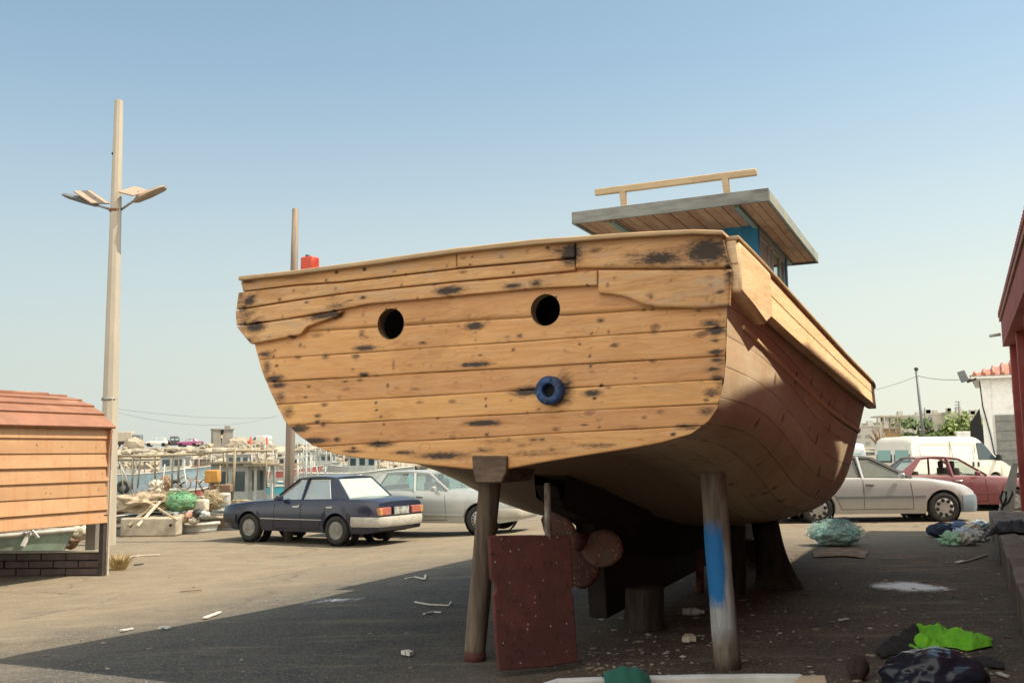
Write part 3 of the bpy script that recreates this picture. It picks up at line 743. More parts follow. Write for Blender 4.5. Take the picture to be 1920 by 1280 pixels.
M['prop'] = antifoul('barnacled_bronze', (.15, .062, .046), (.12, .08, .062), (.6, .56, .5), 30, .5)
rd = MB(); RY = 6.86
ro = [(917, 1004), (1000, 1003), (1071, 1004), (1073, 1060), (1076, 1100), (1070, 1108), (1076, 1118), (1080, 1180), (1085, 1240), (1030, 1250), (937, 1257), (930, 1200), (925, 1115), (930, 1108), (929, 1095), (921, 1085)]
pts = [at(x, y, RY + .25 * (x - 917) / 160) for x, y in ro]
nrm = (pts[2] - pts[0]).cross(Vector((0, 0, 1))).normalized()
rd.slab(pts, nrm * -.05); rud = rd.build('rudder', M['rudder'], boat, bevel=.01, world=True)
rd = MB(); a, b = at(1026, 905, RY + .2), at(1028, 1010, RY + .2); rd.tube([a, b], [.024, .026], 12); M['stock'] = rough_mat('rudder_stock_paint', (.4, .38, .33), (.12, .07, .055), 14, .7, .2, stretch=(1, 1, .4))
rd.build('rudder_stock', M['stock'], rud, world=True)
# propeller: hub and three cupped blades facing aft
HZ = .80; HT = 1.72
pr = MB(); mt = Matrix.Translation((SC, HT, HZ)) @ Matrix.Rotation(R(-90), 4, 'X')
pr.lathe([(.0, -.14), (.05, -.12), (.07, -.05), (.075, .08), (.06, .12), (.04, .4)], 20, mt)
prop = pr.build('propeller', M['prop'], boat)
for k, a in enumerate((-14, 152, 272)):
    bl = MB(); a = R(a + 0); rr = []
    for i in range(9):
        q = i / 8; r_ = .05 + .34 * q; wd = .17 * math.sin(math.pi * min(1, .12 + q * .83)) ** .7 * (1 if q < .97 else .5)
        row = []
        for j in range(7):
            v = (j / 6 - .5) * 2
            tw = R(34 - 12 * q)
            x, y, z = r_, 0, 0
            lx = v * wd * math.cos(tw); ly = v * wd * math.sin(tw) + .03 * v * v
            row.append(Vector((SC + r_ * math.cos(a) - lx * math.sin(a), HT + ly, HZ + r_ * math.sin(a) + lx * math.cos(a))))
        rr.append(row)
    bl.grid(rr); o = bl.build('propeller_blade', M['prop'], prop); so_ = o.modifiers.new('solid', 'SOLIDIFY'); so_.thickness = .014; so_.offset = 0

# wheelhouse
RZ = 4.44
wx0, wx1, wy0, wy1 = SC - .72, SC + .83, 5.95, 8.15
wh = MB(); bz = 2.1
wh.box(((wx0 + wx1) / 2, wy0 + .02, 2.5), (wx1 - wx0, .04, 1.8)); wh.box((wx0 + .02, (wy0 + wy1) / 2, 2.5), (.04, wy1 - wy0 - .1, 1.8)); wh.box((wx1 - .02, (wy0 + wy1) / 2, 2.5), (.04, wy1 - wy0 - .1, 1.8)); wh.box(((wx0 + wx1) / 2, wy1 - .02, 2.5), (wx1 - wx0, .04, 1.8))
wheel = wh.build('wheelhouse', M['blue_paint'], boat)
wh = MB()
for (x, y) in ((wx0 + .05, wy0 + .05), (wx1 - .05, wy0 + .05), (wx0 + .05, wy1 - .05), (wx1 - .05, wy1 - .05)): wh = MB(); wh.box((x, y, 3.85), (.12, .12, 1.06)); wh.build('corner_post', M['blue_paint'], wheel, bevel=.006)
hd = MB(); hd.box(((wx0 + wx1) / 2, wy0 + .03, 4.24), (wx1 - wx0 - .2, .05, .28)); hd.box(((wx0 + wx1) / 2, wy0 + .03, 3.45), (wx1 - wx0 - .2, .05, .12)); hd.box((SC + .42, wy0 + .03, 3.8), (.1, .045, .6)); hd.box((SC - .35, wy0 + .03, 3.8), (.1, .045, .6)); hd.build('aft_frame', M['blue_paint'], wheel)
M['pale_frame'] = rough_mat('pale_window_frame', (.5, .53, .5), (.4, .42, .4), 8, .6, .1, dirt=(.3, .22, .15), dirt_amt=.5)
fr = MB()
for y in (wy0 + .16, wy0 + .8, wy0 + 1.1, wy0 + 1.7, wy1 - .16):
    for x in (wx0 + .03, wx1 - .03): fr.box((x, y, 3.82), (.045, .07, .9))
for x in (wx0 + .03, wx1 - .03): fr.box((x, (wy0 + wy1) / 2, 4.30), (.05, wy1 - wy0 - .25, .12)); fr.box((x, (wy0 + wy1) / 2, 3.42), (.05, wy1 - wy0 - .25, .07))
fr.build('side_frame', M['pale_frame'], wheel)
M['film_glass'] = glass_mat('filmed_glass', (.8, .85, .82), .15, (.72, .74, .68), .55)
for y0, y1, mm in ((wy0 + .2, wy0 + .77, 'film_glass'), (wy0 + .84, wy0 + 1.07, 'film_glass'), (wy0 + 1.14, wy1 - .2, 'clear_glass')):
    for x in (wx0 + .03, wx1 - .03): q = MB(); q.box((x, (y0 + y1) / 2, 3.84), (.008, y1 - y0, .8)); q.build('window', M[mm], wheel)
for x0, x1 in ((SC + .48, wx1 - .12), (wx0 + .12, SC - .41), (SC - .29, SC + .36)): q = MB(); q.box(((x0 + x1) / 2, wy0 + .04, 3.8), (x1 - x0, .008, .58)); q.build('window', M['clear_glass'], wheel)
# roof: sloping slab with boarded soffit and grey fascia
rx0, rx1, ry0, ry1 = SC - 1.16, SC + 1.19, 4.72, 8.75
def rz(y): return RZ + .0 * (y - ry0)
rf = MB(); NBD = 22
for k in range(NBD):                                   # soffit boards run fore and aft, each its own board
    a = rx0 + .03 + (rx1 - rx0 - .06) * k / NBD; b = rx0 + .03 + (rx1 - rx0 - .06) * (k + 1) / NBD - .008
    rf.box(((a + b) / 2, (ry0 + ry1) / 2, RZ - .075 + .003 * math.sin(k * 3)), (b - a, ry1 - ry0 - .1, .02))
rf.build('roof_soffit', M['soffit'], wheel)
rf = MB(); rf.box(((rx0 + rx1) / 2, (ry0 + ry1) / 2, RZ - .02), (rx1 - rx0 - .04, ry1 - ry0 - .04, .06)); rf.build('roof', M['grey_timber'], wheel)
M['fascia'] = rough_mat('grey_fascia', (.26, .27, .25), (.19, .19, .175), 3, .8, .3, stretch=(1, 1, 5), dirt=(.045, .04, .035), dirt_amt=.75)
M['side_fascia'] = rough_mat('worn_teal_fascia', (.36, .36, .29), (.25, .32, .31), 4, .75, .2, dirt=(.2, .16, .1), dirt_amt=.4)
for y in (ry0, ry1): q = MB(); q.box(((rx0 + rx1) / 2, y, RZ - .04), (rx1 - rx0 + .02, .035, .15)); q.build('fascia', M['fascia'], wheel, bevel=.004)
for x in (rx0, rx1): q = MB(); q.box((x, (ry0 + ry1) / 2, RZ - .045), (.03, ry1 - ry0 - .04, .13)); q.build('fascia', M['side_fascia'], wheel, bevel=.004)
for x in (wx0 + .02, wx1 - .02): q = MB(); q.box((x, (ry0 + ry1) / 2, RZ - .105), (.06, ry1 - ry0 - .2, .045)); q.build('roof_beam', M['teal_paint'], wheel)
M['pink_board'] = rough_mat('bare_pink_board', (.5, .38, .26), (.42, .3, .2), 5, .7, .1)
q = MB(); q.box((rx0 + .42, ry0 + .9, RZ - .10), (.16, 1.6, .025)); q.build('soffit_batten', M['pink_board'], wheel)
# handrail on the roof
q = MB(); a, b = (SC - 1.02, 5.15, RZ + .37), (SC + 1.0, 5.15, RZ + .36); q.beam(a, b, .06, .085); rl = q.build('roof_rail', M['raw_timber'], wheel, bevel=.012)
for x in (SC - .66, SC + .62):
    q = MB(); q.slab([(x - .035, 5.12, RZ + .33), (x + .045, 5.12, RZ + .33), (x + .07, 5.12, RZ), (x - .0, 5.12, RZ)], (0, .06, 0)); q.build('rail_post', M['raw_timber'], rl, bevel=.006)

# red fuel can behind the stern rail
p = at(581, 498, 7.85)
b = MB(); rc = thing('fuel_can', 'red translucent plastic can standing on the stern rail beside the tall pole', 'plastic can', (p.x, p.y, p.z - .12), R(-28)); rc.scale = (.85, .85, .8)
M['red_plastic'] = rough_mat('faded_red_plastic', (.55, .07, .035), (.42, .05, .03), 7, .4, .1, dirt=(.6, .25, .18), dirt_amt=.4)
b.box((0, 0, .12), (.15, .12, .24)); b.build('can_body', M['red_plastic'], rc, bevel=.02)
b = MB(); b.lathe([(.022, .235), (.022, .265), (.0, .265)], 12, Matrix.Translation((-.03, 0, 0))); b.build('cap', M['dark_plastic'], rc)
# ------------------------------------------------------------------ vehicles
def paint(name, c, rough=.3, coat=.6, dust=(.42, .36, .27), dust_amt=.25, metal=0.0):
    t = NT(name); co = t.obj(); n = t.noise(co, 2.2, 6, .7); f = t.noise(co, 14, 5, .7)
    cc = t.mix(t.math('MULTIPLY', t.ramp(n, .35, .75), .5), c, tuple(v * .8 for v in c))
    geo = t.n('ShaderNodeNewGeometry'); sn = t.n('ShaderNodeSeparateXYZ'); t.l(geo.outputs['Normal'], sn.inputs[0])
    up = t.math('MULTIPLY', t.ramp(sn.outputs[2], .45, .95), t.math('MULTIPLY_ADD', n, 1.0, .25, clamp=True))   # settled dust on upward faces
    cc = t.mix(t.math('MULTIPLY', up, dust_amt * 2, clamp=True), cc, dust)
    cc = t.mix(t.math('MULTIPLY', t.ramp(f, .55, .8), dust_amt * .6), cc, dust)
    t.col(cc); t.set(t.math('MULTIPLY_ADD', n, .3, rough - .1), metal, .5, coat); t.b.inputs['Coat Roughness'].default_value = .12
    return t.m

def wheel_part(car, x, y, r, wd, rim_m, style, side, detail=True):
    mt = Matrix.Translation((x, y, r)) @ Matrix.Rotation(R(-90) * side, 4, 'X')      # local z = outward
    b = MB(); rr = r * .64; h = wd / 2
    b.lathe([(rr, -h), (r * .93, -h), (r, -h * .7), (r, h * .7), (r * .94, h * .98), (rr * 1.03, h * .95), (rr, h * .8)], 32, mt)
    wh = b.build('wheel', M['rubber'], car)
    if not detail: return wh
    b = MB()
    if style == 'steel':
        b.lathe([(rr, h * .82), (rr * .93, h * .9), (rr * .9, h * .55), (rr * .6, h * .62), (rr * .35, h * .85), (0, h * .85)], 28, mt)
    elif style == 'cover':
        b.lathe([(rr, h * .82), (rr * .97, h * .95), (rr * .5, h * 1.08), (rr * .22, h * 1.12), (rr * .2, h * 1.02), (0, h * 1.02)], 28, mt)
    else:
        b.lathe([(rr, h * .85), (rr * .95, h * .95), (rr * .5, h * .92), (rr * .2, h * .96), (0, h * .96)], 28, mt)
    rim = b.build('rim', M[rim_m], wh)
    nh = {'steel': 7, 'cover': 15, 'alloy': 8}[style]; q0, sz = {'steel': (.70, .19), 'cover': (.78, .075), 'alloy': (.76, .16)}[style]
    for k in range(nh):
        a = 2 * math.pi * k / nh + .2; zz = h * {'steel': .72, 'cover': 1.03, 'alloy': .97}[style]
        b = MB(); b.lathe([(rr * sz * 1.25, 0), (rr * sz * 1.25, .012), (0, .012)], 10, mt @ Matrix.Translation((rr * q0 * math.cos(a), rr * q0 * math.sin(a), zz - .004))); b.build('rim_hole', M['black'], wh)
    return wh

def make_car(root, c, low=False):
    """c: dict of side-profile numbers (metres), x forward, y left, z up; nose at +x"""
    L, W, H = c['L'], c['W'] / 2, c['H']; xf, xr = L / 2, -L / 2
    axf, axr = xf - c['fo'], xf - c['fo'] - c['wb']; r = c['wr']; ar = r * 1.17
    top = c['top']                                       # (x,z) outline of bonnet, waist and boot
    sill = c.get('sill', .22)
    pm = M[c['paint']]
    xs = sorted(set([xr + (xf - xr) * i / 64 for i in range(65)] + [ax + ar * math.cos(k * math.pi / 14) for ax in (axf, axr) for k in range(15)]))
    xs = [x for x in xs if xr - 1e-6 <= x <= xf + 1e-6]
    def zt(x): return interp(top, x)
    def zl(x):
        z = interp(c.get('low', [(xr, .3), (xr + .35, sill), (xf - .4, sill), (xf, .3)]), x)
        for ax in (axf, axr):
            if abs(x - ax) < ar: z = max(z, r + math.sqrt(max(0, ar * ar - (x - ax) ** 2)) - .01)
        return z
    def hw(x):
        e = max(0, (x - (xf - .55)) / .55); e2 = max(0, ((xr + .45) - x) / .45)
        return W * (1 - .13 * e ** 2.2 - .09 * e2 ** 2.2)
    b = MB(); rr = []
    for x in xs:
        t_, l_, w_ = zt(x), zl(x), hw(x); mid = min(max(.52, l_ + .02), t_ - .1)
        half = [(w_ * .93, l_), (w_ * .985, l_ + .5 * (mid - l_)), (w_, mid), (w_ * .99, mid + .5 * (t_ - .07 - mid)), (w_ * .965, t_ - .065), (w_ * .93, t_ - .018), (w_ * .86, t_), (w_ * .45, t_ + .018), (0, t_ + .022)]
        rr.append([Vector((x, y, z)) for y, z in half] + [Vector((x, -y, z)) for y, z in half[-2::-1]])
    vr = b.grid(rr); b.bm.faces.new(vr[0]); b.bm.faces.new(vr[-1][::-1])
    body = b.build('body', pm, root, smooth_angle=38)
    # dark floor and wheel wells
    b = MB(); b.box(((xf + xr) / 2, 0, .36), (L - .7, W * 1.7, .26)); b.build('underbody', M['rubber'], root)
    # cabin
    A0, A1, C1, C0 = c['cab']                            # base of screen, roof front, roof rear, base of rear screen: (x,z)
    yb, yt = W * .9, W * c.get('tumble', .72); th = .045
    P = lambda q, y: Vector((q[0], y, q[1]))
    b = MB(); rf = []
    for i in range(9):
        f = i / 8; x = A1[0] + (C1[0] - A1[0]) * f; zz = A1[1] + (C1[1] - A1[1]) * f + .035 * math.sin(math.pi * f)
        rf.append([Vector((x, yt * v, zz + .03 * (1 - v * v))) for v in (-1, -.85, -.5, 0, .5, .85, 1)])
    vr = b.grid(rf); ext = [[v.co - Vector((0, 0, .05)) for v in r_] for r_ in vr]
    lo = b.grid(ext)
    for a, d in ((vr[0], lo[0]), (vr[-1], lo[-1]), ([r_[0] for r_ in vr], [r_[0] for r_ in lo]), ([r_[-1] for r_ in vr], [r_[-1] for r_ in lo])):
        for k in range(len(a) - 1): b.bm.faces.new((a[k], a[k + 1], d[k + 1], d[k]))
    cpw = c.get('cpw', .25); bx = c['bx']                # C-pillar width, B-pillar x
    for sg in (1, -1):
        b.beam(P(A0, yb * sg), P((A1[0], A1[1] - .02), yt * sg), .055, .05)
        b.slab([P(C0, yb * sg), P((C1[0], C1[1] - .01), yt * sg), P((C1[0] + cpw * .55, C1[1] - .01), yt * sg), P((C0[0] + cpw * 1.5, C0[1]), yb * sg)], (0, -.05 * sg, 0))
        b.beam(P((bx, A0[1] - .03), yb * sg), P((bx - .06, A1[1] - .01), yt * sg), .05, .09)
    b.build('roof', pm, root, smooth_angle=40)
    gm = M[c.get('glass', 'glass')]; gr = M[c.get('rear_glass', c.get('glass', 'glass'))]
    def pane(name, pts, m, off):
        q = MB(); q.slab(pts, off); o = q.build(name, m, root)
        return o
    bt = A0[1] - .0
    pane('windscreen', [P(A0, yb * .98), P(A0, -yb * .98), P((A1[0], A1[1] - .02), -yt * .98), P((A1[0], A1[1] - .02), yt * .98)], gm, (-.006, 0, -.004))
    pane('rear_window', [P((C0[0] + .02, C0[1]), yb * .93), P((C0[0] + .02, C0[1]), -yb * .93), P((C1[0], C1[1] - .03), -yt * .93), P((C1[0], C1[1] - .03), yt * .93)], gr, (.006, 0, -.004))
    for sg in (1, -1):
        zb_ = lambda x: interp(sorted([(C0[0], C0[1]), (A0[0], A0[1])]), x)
        bxt = bx - .06
        q1 = [P((bx + .04, zb_(bx)), yb * sg), P((A0[0] - .07, A0[1]), yb * sg), P((A1[0] - .02, A1[1] - .05), yt * sg), P((bxt + .04, A1[1] - .05), yt * sg)]
        q2 = [P((C0[0] + cpw * 1.5 + .02, C0[1]), yb * sg), P((bx - .04, zb_(bx)), yb * sg), P((bxt - .04, A1[1] - .05), yt * sg), P((C1[0] + cpw * .55 + .02, C1[1] - .05), yt * sg)]
        for q in (q1, q2):
            if c.get('open') and q is not None and sg in c['open']: continue
            pane('side_window', q, gm, (0, -.006 * sg, 0))
        if not low and c.get('wtrim'):
            t_ = MB()
            for q in (q1, q2):
                for a, d in zip(q, q[1:] + q[:1]): t_.beam(a + Vector((0, .006 * sg, 0)), d + Vector((0, .006 * sg, 0)), .014, .022)
            t_.build('window_trim', M[c['wtrim']], root)
    # lamps, bumpers, wheels
    bm_ = M[c.get('bumper', 'dark_plastic')]; bfz = c.get('bz', .42); bh = c.get('bh', .16)
    for nm, x, sg in (('front_bumper', xf, 1), ('rear_bumper', xr, -1)):
        b = MB(); rws = []
        we = hw(x) / W; qm = max(.16, (c['fo'] if sg > 0 else L - c['fo'] - c['wb']) - ar - .02); kq = min(1, qm / .62)
        path = [(-.62 * kq, hw(x - sg * .62 * kq) / W), (-.45 * kq, hw(x - sg * .45 * kq) / W), (-.28 * kq, hw(x - sg * .28 * kq) / W), (-.14 * kq, hw(x - sg * .14 * kq) / W), (-.02, we), (.045, we * .9), (.075, we * .7), (.095, .35), (.10, 0)]
        path = path + [(q, -v) for q, v in path[-2::-1]]
        for q, v in path:
            o = Vector((sg * (1.0 if q > .06 else .7 if q > 0 else .35 if q > -.05 else 0), (0 if abs(v) < .01 else math.copysign(1, v)) * (1 if q < .03 else .5 * abs(v)), 0)).normalized()
            p0 = Vector((x + sg * q, W * v, 0)); up = Vector((0, 0, 1))
            rws.append([p0 + up * (bfz - bh / 2), p0 + o * .024 + up * (bfz - bh * .3), p0 + o * .03 + up * (bfz + bh * .25), p0 + o * .012 + up * (bfz + bh / 2), p0 - o * .07 + up * (bfz + bh / 2), p0 - o * .07 + up * (bfz - bh / 2)])
        vv = b.grid(rws, closed=True); b.bm.faces.new(vv[0]); b.bm.faces.new(vv[-1][::-1])
        b.build(nm, M[c.get('bump_r' if sg < 0 else 'bump_f', c.get('bumper', 'dark_plastic'))], root, smooth_angle=40)
    for sg in (1, -1):
        b = MB(); zz = zt(xf) - .12; b.box((xf - .015, W * .62 * sg, zz), (.07, W * .36, .14)); b.build('headlight', M['lamp_lens'], root, bevel=.01)
        y0 = W * (1 - .09) - .01; zz = zt(xr) - c.get('tl_dz', .16)
        b = MB(); tw = c.get('tl_w', .34); b.box((xr - .0, (y0 - tw / 2) * sg, zz), (.09, tw, c.get('tl_h', .17))); tl = b.build('taillight', M['red_lens'], root, bevel=.012)
        b = MB(); b.box((xr + .0, (y0 - .045) * sg, zz - .01), (.11, .1, c.get('tl_h', .17) - .02)); b.build('indicator', M['amber'], tl, bevel=.008)
    for ax in (axf, axr):
        for sg in (1, -1): wheel_part(root, ax, sg * (W - .10), r, .19, c.get('rim', 'alloy'), c.get('style', 'alloy'), sg, not low)
    for ax in (axf, axr):
        for sg in (1, -1): b = MB(); b.lathe([(ar + .02, -.2), (ar + .02, .06)], 24, Matrix.Translation((ax, sg * (W - .17), r)) @ Matrix.Rotation(R(-90) * sg, 4, 'X'), close=True); b.build('wheel_well', M['black'], root)
    if low: return
    b = MB()
    for (sx, sy) in ((bx + .42, .36), (bx + .42, -.36)):
        b = MB(); b.box((sx - .22, sy, c['cab'][0][1] - .12), (.14, .48, .62)); b.box((sx - .26, sy, c['cab'][0][1] + .27), (.08, .26, .17)); b.build('seat', M['seat'], root, bevel=.04)
    b = MB(); b.box((bx - .82, 0, A0[1] - .02), (.16, 1.2, .26)); b.build('rear_bench', M['seat'], root, bevel=.04)
    b = MB(); b.box((A0[0] - .25, 0, A0[1] - .03), (.3, W * 1.6, .12)); b.build('dashboard', M['dark_plastic'], root, bevel=.03)
    b = MB(); cs = [Vector((A0[0] - .5, c.get('wheel_y', .36) + .18 * math.cos(a), A0[1] + .05 + .18 * math.sin(a))) for a in [k * math.pi / 10 for k in range(21)]]
    b.tube(cs, .014, 6, caps=False); b.build('steering_wheel', M['dark_plastic'], root)
    # seams, mouldings, handles, mirrors, plate
    for sg in (1, -1):
        b = MB()
        def seam(x0, z0, x1, z1):
            n = 8; pts = []
            for i in range(n + 1):
                f = i / n; x = x0 + (x1 - x0) * f; z = z0 + (z1 - z0) * f
                t_, l_, w_ = zt(x), max(zl(x), sill), hw(x); mid = max(.52, sill)
                hf = [(sill, .93), (sill + .5 * (mid - sill), .985), (mid, 1), (mid + .5 * (t_ - .07 - mid), .99), (t_ - .065, .965), (t_ - .018, .93)]
                pts.append(Vector((x, sg * w_ * (interp(hf, z)), z)))
            b.tube(pts, .0055, 5)
        seam(A0[0] - .02, .3, A0[0] - .06, A0[1] - .02); seam(bx, .3, bx, A0[1] - .03); seam(axr + ar + .14, .3, axr + ar + .02, .55); seam(axr + ar + .02, .55, axr + ar - .08, .8); seam(axr + ar + .14, .3, A0[0] - .02, .3)
        b.build('door_seams', M['black'], root)
        b = MB(); mz = c.get('mould_z', .50); xa, xb = axr + ar + .02, axf - ar - .02
        b.beam((xa, sg * (W + .003), mz), (xb, sg * (W + .003), mz), .022, c.get('mould_h', .03)); b.build('side_moulding', M[c.get('mould', 'chrome')], root)
        for hx in (bx + .14, bx - .78):
            b = MB(); b.box((hx, sg * (W * .988), A0[1] - .13), (.17, .035, .04)); b.build('door_handle', M[c.get('handle', 'chrome')], root, bevel=.008)
        b = MB(); b.box((A0[0] - .28, sg * (W + .07), A0[1] + .05), (.09, .17, .11)); b.build('wing_mirror', M[c.get('mirror', c['paint'])], root, bevel=.02)
    b = MB(); b.box((xr - .035, 0, zt(xr) - c.get('tl_dz', .16)), (.02, .5, .15)); b.build('number_plate', M['plate'], root)
    return root
M['plate'] = rough_mat('worn_plate', (.45, .45, .42), (.12, .12, .12), 9, .5, .05)
M['navy'] = paint('navy_paint', (.005, .010, .034), .25, .5, (.2, .22, .21), .05)
M['red_lens'] = plain('faded_red_lens', (.38, .12, .09), .3); M['amber'] = plain('faded_amber', (.5, .24, .1), .3)
M['mint'] = paint('silver_green_paint', (.40, .42, .40), .3, .7, metal=.3)
M['silver'] = paint('silver_paint', (.42, .42, .41), .3, .7, metal=.4, dust_amt=.15)
M['maroon'] = paint('maroon_paint', (.16, .035, .04), .35, .5, (.45, .3, .24), .3)
M['magenta'] = paint('plum_paint', (.28, .04, .15), .3, .6, dust_amt=.1)
M['white_car'] = paint('white_car_paint', (.68, .67, .63), .35, .5, dust_amt=.2)
M['dark_car'] = paint('dark_car_paint', (.03, .028, .035), .35, .5, dust_amt=.1)
M['white_bumper'] = rough_mat('dusty_white_bumper', (.44, .42, .37), (.34, .32, .27), 6, .5, .05)
M['pewter'] = plain('pewter_plastic', (.16, .17, .18), .5)
M['shaded_silver'] = paint('shaded_silver_bumper', (.16, .21, .26), .4, .3, dust_amt=.1)  # bluish shade on the silver car's nose put into the bumper colour

def place(px, py, z=None):
    """ground point seen at px,py (ground falls gently to the quay)"""
    zz = 0.0 if z is None else z
    for _ in range(12):
        p = on_z(px, py, zz)
        if z is not None: return p
        zz = gz(p.x, p.y)
    return on_z(px, py, zz)
def car_between(name, label, group, spec, pf, pr, near, low=False):
    """stand a car on the ground so its near-side front/rear wheels touch at pixels pf/pr; the spacing of the photo sets the yaw"""
    a, d = place(*pf), place(*pr); u = (a - d); u.z = 0
    wb = spec['wb']; mid = (a + d) / 2; dist = mid.y
    u = u.normalized()
    lx = Vector((-u.y, u.x, 0))                        # car's left
    ctr = mid - lx * near * (spec['W'] / 2 - .10)
    off = (spec['L'] / 2 - spec['fo'] - wb / 2)
    org = ctr - u * off
    t_ = thing(name, label, 'car', (org.x, org.y, gz(mid.x, mid.y)), math.atan2(u.y, u.x), group)
    make_car(t_, spec, low); return t_, (a - d).length

navy = dict(L=4.35, W=1.65, H=1.37, fo=.86, wb=2.45, wr=.295, sill=.24, paint='navy', top=[(-2.18, .86), (-2.0, .93), (-1.15, .95), (.55, .91), (1.3, .86), (1.95, .79), (2.18, .74)],
    cab=[(.62, .89), (.02, 1.35), (-.98, 1.36), (-1.42, .93)], bx=-.18, cpw=.30, glass='glass', rear_glass='dusty_glass', wtrim='chrome', bumper='dark_plastic', bump_r='white_bumper', bz=.48, bh=.2,
    rim='steel', style='steel', tl_w=.38, tl_h=.15, tl_dz=.17, mould_z=.5, mould_h=.016, wheel_y=.36)
PG = 'parked cars around the boat yard'
def stand(name, label, spec, px_f, px_r, y_r, near, yaw_deg, low=False, group=None, z=None, dist=None):
    """near rear wheel touches the ground at (px_r,y_r); yaw from the photo's foreshortening"""
    a = place(px_r, y_r, z) if dist is None else Vector((at(px_r, y_r, dist).x, dist, z))
    u = Vector((math.cos(R(yaw_deg)), math.sin(R(yaw_deg)), 0)); lx = Vector((-u.y, u.x, 0))
    org = a - lx * near * (spec['W'] / 2 - .10) - u * (spec['L'] / 2 - spec['fo'] - spec['wb'])
    t_ = thing(name, label, 'car', (org.x, org.y, gz(a.x, a.y) if z is None else z), R(yaw_deg), group); make_car(t_, spec, low); return t_
stand('sedan', 'old navy blue sedan with dusty rear window and white rear bumper, nose to the left', navy, 460, 634, 1021, 1, 150, z=-.27)
merc = dict(L=4.6, W=1.72, H=1.42, fo=.85, wb=2.72, wr=.315, sill=.24, paint='mint', top=[(-2.3, .84), (-2.1, .92), (-1.3, .95), (.6, .95), (1.4, .9), (2.1, .82), (2.3, .74)],
    cab=[(.68, .94), (.18, 1.33), (-.98, 1.34), (-1.38, .95)], bx=-.12, cpw=.2, glass='clear_glass', bumper='white_bumper', bz=.46, bh=.2, rim='alloy', style='cover', mould='mint', mould_z=.42, mould_h=.05)
stand('sedan', 'silver green sedan half hidden behind the navy sedan and the stern', merc, 880, 692, 994, -1, -18, z=-.2, dist=22.3)
cclass = dict(L=4.36, W=1.72, H=1.42, fo=.70, wb=2.69, wr=.32, sill=.2, paint='silver', top=[(-2.25, .86), (-2.05, .97), (-1.25, 1.0), (.7, .96), (1.3, .92), (1.7, .86), (2.0, .78), (2.12, .71), (2.18, .66)],
    cab=[(.85, .95), (.02, 1.41), (-.9, 1.42), (-1.5, .98)], bx=-.22, cpw=.3, tumble=.7, glass='glass', bumper='silver', bump_f='shaded_silver', bz=.40, bh=.36, rim='alloy', style='alloy', mould='pewter', mould_z=.56, mould_h=.035, handle='pewter', wtrim='dark_plastic')
stand('sedan', 'silver sedan with alloy wheels parked beyond the starboard side of the boat', cclass, 1770, 1533, 982, -1, 0, z=-.02)
mar = dict(L=4.4, W=1.68, H=1.38, fo=.85, wb=2.6, wr=.3, sill=.22, paint='maroon', top=[(-2.2, .86), (-2.0, .92), (-1.2, .95), (.6, .93), (1.3, .88), (2.0, .78), (2.2, .70)],
    cab=[(.72, .93), (.1, 1.36), (-.9, 1.37), (-1.45, .95)], bx=-.12, cpw=.22, glass='clear_glass', bumper='maroon', bz=.42, bh=.2, rim='steel', style='steel', mould='maroon', open=(1, -1))
stand('sedan', 'faded maroon sedan with open side windows behind the silver sedan', mar, 1890, 1702, 968, -1, -3, z=-.06, dist=24.2)

